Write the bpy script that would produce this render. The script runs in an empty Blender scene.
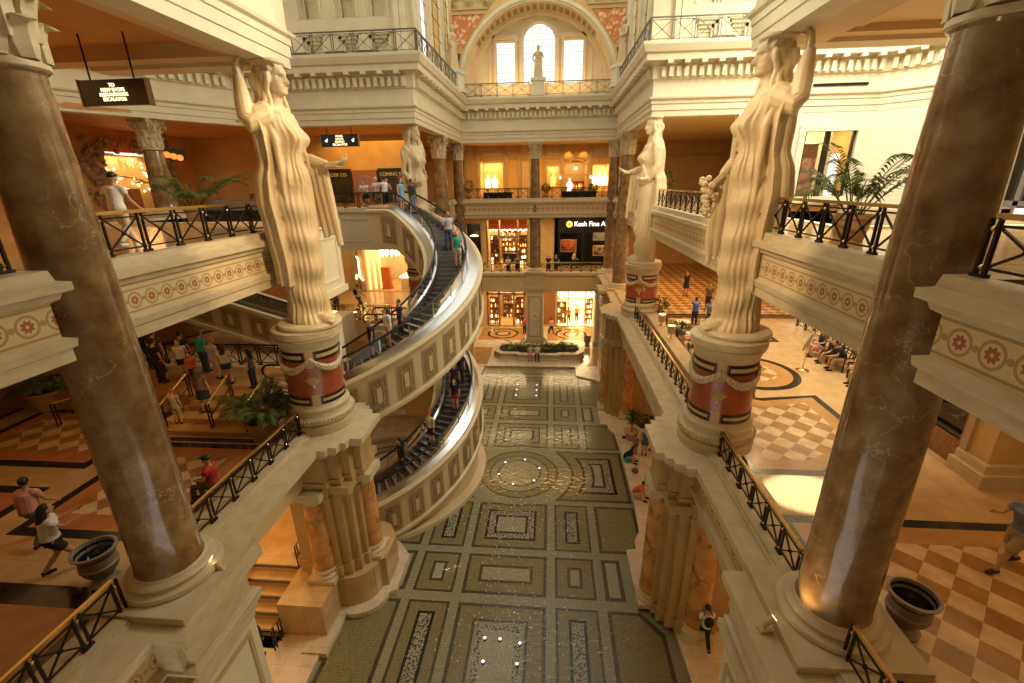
import bpy, bmesh, math, random
from mathutils import Vector, Matrix
R3 = random.Random(7)
PI = math.pi
SC = bpy.context.scene
COL = SC.collection

# ------------------------------------------------------------------ camera, sky, light, exposure
cam_d = bpy.data.cameras.new('camera')
cam_d.sensor_width = 36.0
cam_d.lens = 451.02 / 1024 * 36
cam_d.clip_start = 0.05
cam_d.clip_end = 300
cam = bpy.data.objects.new('camera', cam_d)
COL.objects.link(cam)
CR = ((0.996573, 0.012457, -0.081769), (0.081253, -0.332305, 0.939666), (-0.015467, -0.94309, -0.332178))
cam.matrix_world = Matrix(((CR[0][0], -CR[0][1], -CR[0][2], 0), (CR[1][0], -CR[1][1], -CR[1][2], 0),
                           (CR[2][0], -CR[2][1], -CR[2][2], 14.7), (0, 0, 0, 1)))
SC.camera = cam

world = bpy.data.worlds.new('sky')
SC.world = world
world.use_nodes = True
bgn = world.node_tree.nodes['Background']
bgn.inputs[0].default_value = (1.0, 0.965, 0.85, 1)
bgn.inputs[1].default_value = 1.25

SC.view_settings.view_transform = 'Standard'
SC.view_settings.look = 'None'
SC.view_settings.gamma = 1
SC.view_settings.use_curve_mapping = False
SC.view_settings.exposure = 0.38


def area(name, loc, size, power, color, rot=(0, 0, 0), sizey=None):
    d = bpy.data.lights.new(name, 'AREA')
    d.shape = 'RECTANGLE'
    d.size = size
    d.size_y = sizey or size
    d.energy = power
    d.color = color
    o = bpy.data.objects.new(name, d)
    o.location = loc
    o.rotation_euler = rot
    COL.objects.link(o)
    return o


def spot(name, loc, target, power, color, angle=0.5, blend=0.4, radius=0.1):
    d = bpy.data.lights.new(name, 'SPOT')
    d.energy = power
    d.color = color
    d.spot_size = angle
    d.spot_blend = blend
    d.shadow_soft_size = radius
    o = bpy.data.objects.new(name, d)
    o.location = loc
    v = Vector(target) - Vector(loc)
    o.rotation_euler = v.to_track_quat('-Z', 'Y').to_euler()
    COL.objects.link(o)
    return o


def point(name, loc, power, color, radius=0.1):
    d = bpy.data.lights.new(name, 'POINT')
    d.energy = power
    d.color = color
    d.shadow_soft_size = radius
    o = bpy.data.objects.new(name, d)
    o.location = loc
    COL.objects.link(o)
    return o


AMB = (1.0, 0.52, 0.15)
WARM = (1.0, 0.72, 0.38)
AMBW = (1.0, 0.64, 0.28)
# gallery ceiling lights (level by level, both sides)
area('gallery_light_ground_right', (10.5, 14, 5.0), 5, 300, AMB, sizey=22)
area('gallery_light_ground_left', (-12.5, 12.0, 5.0), 5, 260, AMB, sizey=9)
area('gallery_light_ground_far', (-1.4, 43.0, 4.8), 12, 420, WARM, sizey=3)
area('gallery_light_middle_right', (10.5, 12, 11.5), 5, 250, AMBW, sizey=24)
area('gallery_light_middle_left', (-14.5, 9, 11.5), 6, 95, AMB, sizey=12)
area('gallery_light_middle_left_transept', (-12.5, 32, 11.5), 8, 220, AMBW, sizey=6)
area('gallery_light_middle_far', (-1.4, 42.6, 11.4), 12, 300, WARM, sizey=2.5)
area('gallery_light_middle_far_right', (9.5, 32, 11.5), 6, 480, AMB, sizey=10)
area('gallery_light_upper_left', (-15.5, 10, 17.6), 6, 210, AMB, sizey=14)
area('gallery_light_upper_left_far', (-13, 31, 17.6), 6, 240, AMB, sizey=6)
area('gallery_light_upper_right', (10.5, 11, 17.6), 5, 260, WARM, sizey=16)
area('gallery_light_upper_far', (-1.4, 43.0, 17.4), 12, 380, AMB, sizey=3)
area('gallery_light_upper_far_right', (9.5, 31, 17.6), 6, 250, WARM, sizey=7)
# skylight over the right transept washes its wall
area('transept_skylight_right', (13, 20.5, 26), 8, 3000, (1, .93, .75), sizey=8)
# added spot standing in for a sun patch on the right gallery floor
spot('added_sun_patch_spot', (-6.3, 9.0, 21.7), (6.95, 10.75, 6.65), 60000, (1, .93, .8), 0.085, 0.25, 0.12)
# warm fill spots added to brighten the statues and their drums
spot('added_statue_fill', (3.6, 7.5, 21.4), (-7.3, 13.0, 14.0), 5200, (1, .74, .42), .5, .5, .2)
spot('added_statue_fill', (-6.2, 7.0, 21.4), (5.0, 12.8, 14.0), 5200, (1, .74, .42), .5, .5, .2)
spot('added_statue_fill', (-2.0, 14.6, 21.0), (5.3, 27.4, 14.5), 4200, (1, .82, .56), .42, .5, .2)
# wide fill spots added to lift the near entablatures
spot('added_cornice_fill', (4.0, 16.0, 23.5), (-7.4, 10.5, 19.2), 5200, (1, .92, .7), .75, .8, .3)
spot('added_cornice_fill', (-6.2, 16.0, 23.5), (5.2, 10.5, 19.2), 4200, (1, .92, .7), .75, .8, .3)
# warm uplight in the lunette
area('lunette_uplight', (-1.2, 40.6, 21.7), 8, 120, AMB, rot=(PI - .5, 0, 0), sizey=.6)


# ------------------------------------------------------------------ materials
def nodes(m):
    m.use_nodes = True
    nt = m.node_tree
    return nt, nt.nodes, nt.links, nt.nodes['Principled BSDF']


def plain(name, col, rough=.55, metal=0, spec=.5, emit=None, es=0, coat=0):
    m = bpy.data.materials.new(name)
    nt, n, l, b = nodes(m)
    b.inputs['Base Color'].default_value = (*col, 1)
    b.inputs['Roughness'].default_value = rough
    b.inputs['Metallic'].default_value = metal
    b.inputs['Specular IOR Level'].default_value = spec
    b.inputs['Coat Weight'].default_value = coat
    if emit:
        b.inputs['Emission Color'].default_value = (*emit, 1)
        b.inputs['Emission Strength'].default_value = es
    return m


def coords(n, l, scale=1.0, kind='Object'):
    tc = n.new('ShaderNodeTexCoord')
    mp = n.new('ShaderNodeMapping')
    s = scale if isinstance(scale, (tuple, list)) else (scale,) * 3
    mp.inputs['Scale'].default_value = s
    l.new(tc.outputs[kind], mp.inputs[0])
    return mp


def ramp(n, stops):
    r = n.new('ShaderNodeValToRGB')
    e = r.color_ramp.elements
    while len(e) < len(stops):
        e.new(.5)
    for i, (p, c) in enumerate(stops):
        e[i].position = p
        e[i].color = (*c, 1)
    return r


def noisy(name, stops, scale=3, detail=4, rough=.5, dist=0, spec=.5, coat=0, bump=0, metal=0, aniso=None):
    m = bpy.data.materials.new(name)
    nt, n, l, b = nodes(m)
    mp = coords(n, l, aniso or 1)
    t = n.new('ShaderNodeTexNoise')
    t.inputs['Scale'].default_value = scale
    t.inputs['Detail'].default_value = detail
    t.inputs['Distortion'].default_value = dist
    l.new(mp.outputs[0], t.inputs['Vector'])
    r = ramp(n, stops)
    l.new(t.outputs['Fac'], r.inputs[0])
    l.new(r.outputs[0], b.inputs['Base Color'])
    b.inputs['Roughness'].default_value = rough
    b.inputs['Metallic'].default_value = metal
    b.inputs['Specular IOR Level'].default_value = spec
    b.inputs['Coat Weight'].default_value = coat
    b.inputs['Coat Roughness'].default_value = .08
    if bump:
        bp = n.new('ShaderNodeBump')
        bp.inputs['Strength'].default_value = bump
        bp.inputs['Distance'].default_value = .03
        l.new(t.outputs['Fac'], bp.inputs['Height'])
        l.new(bp.outputs[0], b.inputs['Normal'])
    return m


def veined(name, base, vein, vscale=1.2, width=.03, rough=.18, coat=.3, patch=None):
    """polished marble: cloudy base with fine pale or dark veins"""
    m = bpy.data.materials.new(name)
    nt, n, l, b = nodes(m)
    mp = coords(n, l)
    t = n.new('ShaderNodeTexNoise')
    t.inputs['Scale'].default_value = vscale * 1.3
    t.inputs['Detail'].default_value = 6
    t.inputs['Roughness'].default_value = .6
    l.new(mp.outputs[0], t.inputs['Vector'])
    r = ramp(n, base)
    l.new(t.outputs['Fac'], r.inputs[0])
    # veins: where a warped voronoi edge distance is near zero
    t2 = n.new('ShaderNodeTexNoise')
    t2.inputs['Scale'].default_value = vscale * 1.7
    t2.inputs['Detail'].default_value = 5
    l.new(mp.outputs[0], t2.inputs['Vector'])
    mx = n.new('ShaderNodeMixRGB')
    mx.blend_type = 'ADD'
    mx.inputs[0].default_value = .9
    l.new(mp.outputs[0], mx.inputs[1])
    l.new(t2.outputs['Color'], mx.inputs[2])
    v = n.new('ShaderNodeTexVoronoi')
    v.feature = 'DISTANCE_TO_EDGE'
    v.inputs['Scale'].default_value = vscale
    l.new(mx.outputs[0], v.inputs['Vector'])
    rv = ramp(n, [(0, (1, 1, 1)), (width, (0, 0, 0))])
    l.new(v.outputs['Distance'], rv.inputs[0])
    t3 = n.new('ShaderNodeTexNoise')
    t3.inputs['Scale'].default_value = vscale * .8
    l.new(mp.outputs[0], t3.inputs['Vector'])
    r3 = ramp(n, [(.45, (0, 0, 0)), (.62, (1, 1, 1))])
    l.new(t3.outputs['Fac'], r3.inputs[0])
    mu = n.new('ShaderNodeMath')
    mu.operation = 'MULTIPLY'
    l.new(rv.outputs[0], mu.inputs[0])
    l.new(r3.outputs[0], mu.inputs[1])
    mix = n.new('ShaderNodeMixRGB')
    mix.inputs[2].default_value = (*vein, 1)
    l.new(mu.outputs[0], mix.inputs[0])
    l.new(r.outputs[0], mix.inputs[1])
    l.new(mix.outputs[0], b.inputs['Base Color'])
    b.inputs['Roughness'].default_value = rough
    b.inputs['Coat Weight'].default_value = coat
    b.inputs['Coat Roughness'].default_value = .05
    return m


def mosaic(name, c1, c2, rough=.3, size=.07):
    """small square tesserae with grout"""
    m = bpy.data.materials.new(name)
    nt, n, l, b = nodes(m)
    mp = coords(n, l)
    br = n.new('ShaderNodeTexBrick')
    br.offset = 0
    br.inputs['Color1'].default_value = (*c1, 1)
    br.inputs['Color2'].default_value = (*c2, 1)
    br.inputs['Mortar'].default_value = (c1[0] * .35, c1[1] * .35, c1[2] * .35, 1)
    br.inputs['Scale'].default_value = 1
    br.inputs['Brick Width'].default_value = size
    br.inputs['Row Height'].default_value = size
    br.inputs['Mortar Size'].default_value = size * .1
    l.new(mp.outputs[0], br.inputs['Vector'])
    l.new(br.outputs['Color'], b.inputs['Base Color'])
    b.inputs['Roughness'].default_value = rough
    return m


def checker(name, c1, c2, size, rot=PI / 4, rough=.16):
    m = bpy.data.materials.new(name)
    nt, n, l, b = nodes(m)
    mp = coords(n, l)
    mp.inputs['Rotation'].default_value = (0, 0, rot)
    mp.inputs['Location'].default_value = (.13, .07, .5)
    ch = n.new('ShaderNodeTexChecker')
    ch.inputs['Scale'].default_value = 1 / size
    l.new(mp.outputs[0], ch.inputs['Vector'])
    t = n.new('ShaderNodeTexNoise')
    t.inputs['Scale'].default_value = 2.2
    l.new(mp.outputs[0], t.inputs['Vector'])
    r = ramp(n, [(.3, (.75, .72, .68)), (.7, (1.08, 1.08, 1.08))])
    l.new(t.outputs['Fac'], r.inputs[0])
    ch.inputs['Color1'].default_value = (*c1, 1)
    ch.inputs['Color2'].default_value = (*c2, 1)
    mx = n.new('ShaderNodeMixRGB')
    mx.blend_type = 'MULTIPLY'
    mx.inputs[0].default_value = 1
    l.new(ch.outputs['Color'], mx.inputs[1])
    l.new(r.outputs[0], mx.inputs[2])
    l.new(mx.outputs[0], b.inputs['Base Color'])
    b.inputs['Roughness'].default_value = rough
    return m


def tiled(name, c1, c2, w, h, rough=.2, grout=.006):
    """large stone slabs"""
    m = bpy.data.materials.new(name)
    nt, n, l, b = nodes(m)
    mp = coords(n, l)
    br = n.new('ShaderNodeTexBrick')
    br.offset = 0
    br.inputs['Color1'].default_value = (*c1, 1)
    br.inputs['Color2'].default_value = (*c2, 1)
    br.inputs['Mortar'].default_value = (c1[0] * .6, c1[1] * .55, c1[2] * .5, 1)
    br.inputs['Scale'].default_value = 1
    br.inputs['Brick Width'].default_value = w
    br.inputs['Row Height'].default_value = h
    br.inputs['Mortar Size'].default_value = grout
    l.new(mp.outputs[0], br.inputs['Vector'])
    t = n.new('ShaderNodeTexNoise')
    t.inputs['Scale'].default_value = 1.8
    t.inputs['Detail'].default_value = 6
    l.new(mp.outputs[0], t.inputs['Vector'])
    r = ramp(n, [(.3, (.82, .8, .76)), (.7, (1.05, 1.05, 1.05))])
    l.new(t.outputs['Fac'], r.inputs[0])
    mx = n.new('ShaderNodeMixRGB')
    mx.blend_type = 'MULTIPLY'
    mx.inputs[0].default_value = 1
    l.new(br.outputs['Color'], mx.inputs[1])
    l.new(r.outputs[0], mx.inputs[2])
    l.new(mx.outputs[0], b.inputs['Base Color'])
    b.inputs['Roughness'].default_value = rough
    return m


def frieze(name, ground, ring, bloom, period, v0, rr):
    """painted running scroll: rings with a blossom inside, a leaf between rings (uses the UV run along the band)"""
    m = bpy.data.materials.new(name)
    nt, n, l, b = nodes(m)
    tc = n.new('ShaderNodeTexCoord')
    sx = n.new('ShaderNodeSeparateXYZ')
    l.new(tc.outputs['UV'], sx.inputs[0])

    def mth(op, a, bb=None, c=None):
        q = n.new('ShaderNodeMath')
        q.operation = op
        for i, x in enumerate((a, bb, c)):
            if x is None:
                continue
            if isinstance(x, (int, float)):
                q.inputs[i].default_value = x
            else:
                l.new(x, q.inputs[i])
        return q.outputs[0]
    u = mth('MULTIPLY', mth('SUBTRACT', mth('FRACT', mth('DIVIDE', sx.outputs[0], period)), .5), period)
    v = mth('SUBTRACT', sx.outputs[1], v0)
    d = mth('SQRT', mth('ADD', mth('MULTIPLY', u, u), mth('MULTIPLY', v, v)))
    ringm = mth('LESS_THAN', mth('ABSOLUTE', mth('SUBTRACT', d, rr)), rr * .13)
    ang = mth('ARCTAN2', v, u)
    pet = mth('MULTIPLY', mth('ADD', mth('SINE', mth('MULTIPLY', ang, 8)), 6.0), rr * .095)
    blo = mth('MULTIPLY', mth('LESS_THAN', d, pet), mth('GREATER_THAN', d, rr * .16))
    u2 = mth('SUBTRACT', mth('ABSOLUTE', u), period * .5)
    d2 = mth('SQRT', mth('ADD', mth('MULTIPLY', u2, u2), mth('MULTIPLY', v, v)))
    leaf = mth('LESS_THAN', d2, rr * .3)
    edge = mth('LESS_THAN', mth('ABSOLUTE', mth('SUBTRACT', mth('ABSOLUTE', v), rr * 1.45)), rr * .12)
    mx1 = n.new('ShaderNodeMixRGB')
    mx1.inputs[1].default_value = (*ground, 1)
    mx1.inputs[2].default_value = (*ring, 1)
    l.new(mth('MAXIMUM', ringm, mth('MAXIMUM', edge, leaf)), mx1.inputs[0])
    mx2 = n.new('ShaderNodeMixRGB')
    mx2.inputs[2].default_value = (*bloom, 1)
    l.new(mx1.outputs[0], mx2.inputs[1])
    l.new(blo, mx2.inputs[0])
    l.new(mx2.outputs[0], b.inputs['Base Color'])
    b.inputs['Roughness'].default_value = .6
    return m


M = {}
M['plaster'] = noisy('cream_plaster', [(.3, (.65, .565, .37)), (.7, (.72, .635, .43))], 1.5, 3, .6)
M['plaster_white'] = noisy('pale_plaster', [(.3, (.68, .61, .43)), (.7, (.74, .67, .49))], 1.5, 3, .6)
M['ochre'] = noisy('ochre_plaster', [(.3, (.55, .36, .13)), (.7, (.66, .45, .18))], 1.2, 3, .7)
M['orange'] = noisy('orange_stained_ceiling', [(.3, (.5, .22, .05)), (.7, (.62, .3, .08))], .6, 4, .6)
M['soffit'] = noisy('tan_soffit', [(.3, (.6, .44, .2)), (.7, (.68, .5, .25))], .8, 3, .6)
M['travertine'] = noisy('travertine', [(.25, (.46, .36, .21)), (.55, (.57, .46, .28)), (.8, (.62, .51, .34))], 2.5, 7, .45, aniso=(1, 1, 4))
M['stone'] = noisy('statue_stone', [(.3, (.55, .41, .22)), (.7, (.63, .49, .29))], 2.5, 5, .5, bump=.05)
M['brown_marble'] = veined('brown_marble', [(.3, (.12, .06, .022)), (.5, (.22, .125, .05)), (.72, (.33, .22, .105))], (.46, .34, .19), 1.5, .014, .14, .35)
M['onyx'] = veined('amber_onyx', [(.3, (.35, .13, .03)), (.5, (.55, .26, .07)), (.7, (.7, .4, .13))], (.035, .017, .006), 1.0, .1, .2, .4)
M['drum_red'] = noisy('painted_terracotta', [(.3, (.28, .06, .02)), (.7, (.4, .1, .04))], 2, 4, .28, coat=.35)
M['drum_black'] = plain('black_band', (.015, .015, .012), .3)
M['drum_gold'] = plain('tan_gold_paint', (.55, .38, .17), .45)
M['swag'] = noisy('painted_garland', [(.35, (.42, .32, .15)), (.65, (.68, .58, .38))], 14, 3, .5, bump=.5)
M['bronze'] = plain('dark_bronze', (.03, .024, .017), .35, .7)
M['iron'] = plain('weathered_iron', (.16, .14, .1), .5, .3)
M['brass'] = plain('polished_brass', (.75, .55, .22), .22, 1)
M['black'] = plain('black_enamel', (.012, .012, .012), .35)
M['steel'] = plain('brushed_steel', (.62, .62, .6), .28, 1)
M['rubber'] = plain('black_rubber', (.012, .012, .013), .45)
M['step_dark'] = plain('escalator_tread', (.045, .045, .045), .45, .4)
M['step_edge'] = plain('escalator_riser', (.22, .21, .19), .4, .5)
M['floor_cream'] = tiled('cream_marble_slabs', (.52, .345, .16), (.48, .31, .135), .9, .9, .14)
M['floor_black'] = noisy('black_marble', [(.3, (.012, .012, .012)), (.7, (.035, .033, .03))], 3, 5, .12)
M['floor_tan'] = noisy('tan_marble', [(.3, (.36, .18, .055)), (.7, (.45, .24, .085))], 2, 5, .15)
M['floor_check'] = checker('marble_checker', (.6, .42, .22), (.34, .18, .06), .52)
M['floor_red'] = noisy('rust_marble', [(.3, (.36, .13, .04)), (.7, (.46, .19, .07))], 2, 5, .15)
M['walk'] = tiled('pale_walkway_slabs', (.66, .54, .38), (.6, .48, .33), .6, .6, .25)
M['mos_band'] = mosaic('mosaic_grey_green', (.45, .42, .275), (.39, .36, .23))
M['mos_olive'] = mosaic('mosaic_olive', (.36, .305, .15), (.29, .245, .11))
M['mos_dark'] = mosaic('mosaic_brown', (.13, .105, .06), (.1, .08, .045))
M['mos_black'] = mosaic('mosaic_black', (.012, .012, .01), (.02, .02, .016))
M['mos_light'] = mosaic('mosaic_light', (.54, .49, .34), (.47, .42, .28))
M['mos_scroll'] = noisy('mosaic_scroll', [(.44, (.05, .045, .03)), (.5, (.42, .38, .28))], 13, 2, .3)
M['frieze'] = frieze('scroll_frieze', (.64, .5, .28), (.4, .27, .1), (.36, .12, .05), .42, .28, .15)
M['frieze_low'] = frieze('scroll_frieze_low', (.58, .43, .2), (.42, .28, .1), (.3, .1, .04), .5, .27, .16)
M['panel_brown'] = noisy('carved_panel', [(.35, (.2, .125, .05)), (.65, (.38, .26, .12))], 9, 3, .6, bump=.4)
M['panel_frame'] = plain('panel_frame', (.45, .34, .18), .5)
M['cladding'] = noisy('escalator_cladding', [(.3, (.58, .46, .26)), (.7, (.65, .52, .31))], 1, 3, .5)
M['lamplit_pilaster'] = noisy('lamplit_pilaster', [(.3, (.38, .24, .085)), (.7, (.48, .32, .125))], 1.5, 4, .5)  # orange of the warm lamps put into the pilaster colour
M['wood'] = noisy('warm_wood', [(.3, (.2, .08, .025)), (.7, (.34, .15, .05))], 3, 5, .35, aniso=(6, 6, 1))
M['leaf'] = noisy('leaf_green', [(.3, (.04, .065, .012)), (.7, (.12, .15, .035))], 6, 2, .6, spec=.12)
M['leaf_yellow'] = noisy('leaf_yellow_green', [(.3, (.08, .12, .02)), (.7, (.22, .24, .06))], 6, 2, .45)
M['soil'] = noisy('dark_soil', [(.3, (.02, .015, .01)), (.7, (.05, .035, .02))], 8, 3, .9)
M['urn'] = noisy('grey_brown_stone', [(.3, (.2, .15, .1)), (.7, (.3, .23, .16))], 4, 4, .4)
M['terracotta'] = plain('pale_terracotta', (.45, .27, .13), .6)
M['sign_black'] = plain('sign_black', (.012, .01, .008), .3)
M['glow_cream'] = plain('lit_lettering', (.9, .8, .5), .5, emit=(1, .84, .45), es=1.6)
M['glow_white'] = plain('white_letter_and_mannequin_glow', (.9, .9, .85), .5, emit=(1, .96, .85), es=2.0)
M['glow_red'] = plain('red_letter_and_goods_glow', (.9, .2, .05), .5, emit=(1, .13, .02), es=2.2)
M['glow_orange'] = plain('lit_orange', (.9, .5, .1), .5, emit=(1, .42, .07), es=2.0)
M['glow_shop'] = plain('shop_display_glow', (.9, .7, .4), .6, emit=(1, .66, .26), es=.9)
M['glow_warm'] = plain('lamp_and_display_glow', (1, .85, .5), .5, emit=(1, .72, .32), es=4.0)
M['glass'] = None


def glassy(name, tint, refl=.12, rough=.02, ior=1.4):
    m = bpy.data.materials.new(name)
    m.use_nodes = True
    nt = m.node_tree
    nt.nodes.clear()
    o = nt.nodes.new('ShaderNodeOutputMaterial')
    t = nt.nodes.new('ShaderNodeBsdfTransparent')
    t.inputs[0].default_value = (*tint, 1)
    g = nt.nodes.new('ShaderNodeBsdfGlossy')
    g.inputs['Roughness'].default_value = rough
    f = nt.nodes.new('ShaderNodeFresnel')
    f.inputs[0].default_value = ior
    a = nt.nodes.new('ShaderNodeMath')
    a.operation = 'ADD'
    a.inputs[1].default_value = refl
    mx = nt.nodes.new('ShaderNodeMixShader')
    nt.links.new(f.outputs[0], a.inputs[0])
    nt.links.new(a.outputs[0], mx.inputs[0])
    nt.links.new(t.outputs[0], mx.inputs[1])
    nt.links.new(g.outputs[0], mx.inputs[2])
    nt.links.new(mx.outputs[0], o.inputs[0])
    return m


M['glass'] = glassy('clear_glass', (.97, .97, .95), .01, ior=1.3)
M['glass_dark'] = glassy('smoked_glass', (.3, .28, .24), .06)


def water_mat():
    m = glassy('rippled_water', (.93, .93, .86), -.003, .12, 1.16)
    nt = m.node_tree
    mp = coords(nt.nodes, nt.links)
    t = nt.nodes.new('ShaderNodeTexNoise')
    t.inputs['Scale'].default_value = 5
    t.inputs['Detail'].default_value = 4
    t.inputs['Distortion'].default_value = .6
    nt.links.new(mp.outputs[0], t.inputs['Vector'])
    bp = nt.nodes.new('ShaderNodeBump')
    bp.inputs['Strength'].default_value = 1.0
    bp.inputs['Distance'].default_value = .12
    nt.links.new(t.outputs['Fac'], bp.inputs['Height'])
    for x in nt.nodes:
        if x.bl_idname in ('ShaderNodeBsdfGlossy', 'ShaderNodeFresnel'):
            nt.links.new(bp.outputs[0], x.inputs['Normal'])
    return m


M['water'] = water_mat()


# ------------------------------------------------------------------ mesh builder
class MB:
    def __init__(s):
        s.v = []
        s.f = []
        s.m = []
        s.uv = {}

    def add(s, vs, fs, mi=0, uvs=None):
        o = len(s.v)
        s.v += [tuple(p) for p in vs]
        for k, f in enumerate(fs):
            if uvs:
                s.uv[len(s.f)] = uvs[k]
            s.f.append(tuple(o + i for i in f))
            s.m.append(mi)

    def box(s, x0, x1, y0, y1, z0, z1, mi=0):
        vs = [(x, y, z) for z in (z0, z1) for y in (y0, y1) for x in (x0, x1)]
        s.add(vs, [(0, 2, 3, 1), (4, 5, 7, 6), (0, 1, 5, 4), (2, 6, 7, 3), (0, 4, 6, 2), (1, 3, 7, 5)], mi)

    def obox(s, c, ax, ay, az, mi=0):
        """box from centre and three half-axis vectors"""
        c, ax, ay, az = map(Vector, (c, ax, ay, az))
        vs = [c + ax * i + ay * j + az * k for k in (-1, 1) for j in (-1, 1) for i in (-1, 1)]
        s.add(vs, [(0, 2, 3, 1), (4, 5, 7, 6), (0, 1, 5, 4), (2, 6, 7, 3), (0, 4, 6, 2), (1, 3, 7, 5)], mi)

    def bar(s, p, q, w, h=None, mi=0, up=(0, 0, 1)):
        p, q = Vector(p), Vector(q)
        d = q - p
        if d.length < 1e-6:
            return
        u = Vector(up)
        if abs(d.normalized().dot(u)) > .98:
            u = Vector((1, 0, 0))
        sd = d.cross(u).normalized()
        up2 = sd.cross(d).normalized()
        s.obox((p + q) / 2, d / 2, sd * w / 2, up2 * (h or w) / 2, mi)

    def tube(s, pts, rads, seg=8, mi=0, caps=True, sx=1.0):
        pts = [Vector(p) for p in pts]
        if isinstance(rads, (int, float)):
            rads = [rads] * len(pts)
        rings = []
        prev = None
        for i, p in enumerate(pts):
            d = (pts[min(i + 1, len(pts) - 1)] - pts[max(i - 1, 0)]).normalized()
            a = prev if prev is not None else (Vector((0, 0, 1)) if abs(d.z) < .9 else Vector((1, 0, 0)))
            a = (a - d * a.dot(d)).normalized()
            prev = a
            bvec = d.cross(a)
            rings.append([p + (a * math.cos(t) + bvec * math.sin(t) * sx) * rads[i] for t in [2 * PI * k / seg for k in range(seg)]])
        vs = [q for r in rings for q in r]
        fs = []
        for i in range(len(pts) - 1):
            for k in range(seg):
                fs.append((i * seg + k, i * seg + (k + 1) % seg, (i + 1) * seg + (k + 1) % seg, (i + 1) * seg + k))
        if caps:
            fs.append(tuple(reversed(range(seg))))
            fs.append(tuple((len(pts) - 1) * seg + k for k in range(seg)))
        s.add(vs, fs, mi)

    def lathe(s, prof, seg=32, c=(0, 0, 0), mi=0, mis=None, a0=0, a1=2 * PI, caps=True):
        """prof: (r, z) from bottom to top"""
        full = abs(a1 - a0 - 2 * PI) < 1e-6
        ns = seg if full else seg + 1
        vs = []
        for r, z in prof:
            for k in range(ns):
                t = a0 + (a1 - a0) * k / seg
                vs.append((c[0] + r * math.cos(t), c[1] + r * math.sin(t), c[2] + z))
        for i in range(len(prof) - 1):
            fs, uv = [], []
            for k in range(seg):
                k2 = (k + 1) % ns
                fs.append((i * ns + k, i * ns + k2, (i + 1) * ns + k2, (i + 1) * ns + k))
            o = len(s.v)
            if i == 0:
                base = o
                s.v += vs
            for f in fs:
                s.f.append(tuple(base + q for q in f))
                s.m.append(mis[i] if mis else mi)
        if caps and full:
            s.f.append(tuple(base + q for q in reversed(range(ns))))
            s.m.append(mis[0] if mis else mi)
            s.f.append(tuple(base + (len(prof) - 1) * ns + q for q in range(ns)))
            s.m.append(mis[-1] if mis else mi)

    def ball(s, c, r, seg=10, rings=6, mi=0, sc=(1, 1, 1)):
        vs = [(c[0], c[1], c[2] - r * sc[2])]
        for i in range(1, rings):
            t = -PI / 2 + PI * i / rings
            for k in range(seg):
                a = 2 * PI * k / seg
                vs.append((c[0] + r * sc[0] * math.cos(t) * math.cos(a), c[1] + r * sc[1] * math.cos(t) * math.sin(a), c[2] + r * sc[2] * math.sin(t)))
        vs.append((c[0], c[1], c[2] + r * sc[2]))
        fs = []
        for k in range(seg):
            fs.append((0, 1 + (k + 1) % seg, 1 + k))
        for i in range(rings - 2):
            for k in range(seg):
                a = 1 + i * seg
                fs.append((a + k, a + (k + 1) % seg, a + seg + (k + 1) % seg, a + seg + k))
        a = 1 + (rings - 2) * seg
        for k in range(seg):
            fs.append((a + k, a + (k + 1) % seg, len(vs) - 1))
        s.add(vs, fs, mi)

    def prism(s, pts, z0, z1, mi=0):
        n = len(pts)
        vs = [(p[0], p[1], z0) for p in pts] + [(p[0], p[1], z1) for p in pts]
        fs = [tuple(reversed(range(n))), tuple(n + i for i in range(n))]
        for i in range(n):
            fs.append((i, (i + 1) % n, n + (i + 1) % n, n + i))
        s.add(vs, fs, mi)

    def flat(s, pts, z, mi=0):
        s.add([(p[0], p[1], z) for p in pts], [tuple(range(len(pts)))], mi)

    def sweep(s, path, prof, side=1, closed=False, mis=None, caps=True, zs=None, plain=None):
        """profile (out, z) swept along an XY path; out is to the right of travel when side=1"""
        P = [Vector((p[0], p[1])) for p in path]
        n = len(P)
        zs = zs or [0] * n
        nr = []
        segs = n if closed else n - 1
        for i in range(segs):
            d = (P[(i + 1) % n] - P[i]).normalized()
            nr.append(Vector((d.y, -d.x)) * side)
        mit = []
        for i in range(n):
            if closed:
                a, b = nr[i - 1], nr[i]
            else:
                a, b = nr[max(i - 1, 0)], nr[min(i, segs - 1)]
            den = 1 + a.dot(b)
            mit.append((a + b) / den if den > .15 else b)
        L = [0]
        for i in range(1, n + (1 if closed else 0)):
            L.append(L[-1] + (P[i % n] - P[i - 1]).length)
        vl = [0]
        for j in range(1, len(prof)):
            vl.append(vl[-1] + math.hypot(prof[j][0] - prof[j - 1][0], prof[j][1] - prof[j - 1][1]))
        np_ = len(prof)
        base = len(s.v)
        for i in range(n):
            for (o, z) in prof:
                q = P[i] + mit[i] * o
                s.v.append((q.x, q.y, z + zs[i]))
        for i in range(segs):
            i2 = (i + 1) % n
            for j in range(np_ - 1):
                f = (base + i * np_ + j, base + i * np_ + j + 1, base + i2 * np_ + j + 1, base + i2 * np_ + j)
                vb = 0
                if mis:
                    k = j
                    while k > 0 and mis[k - 1] == mis[j]:
                        k -= 1
                    vb = vl[k]
                uv = ((L[i], vl[j] - vb), (L[i], vl[j + 1] - vb), (L[i + 1], vl[j + 1] - vb), (L[i + 1], vl[j] - vb))
                if side > 0:
                    f = tuple(reversed(f))
                    uv = tuple(reversed(uv))
                s.uv[len(s.f)] = uv
                s.f.append(f)
                s.m.append(mis[j] if mis and not (plain and plain(P[i], P[i2])) else 0)
        if caps and not closed:
            for i in (0, n - 1):
                s.f.append(tuple(base + i * np_ + j for j in range(np_)))
                s.m.append(0)

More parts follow.
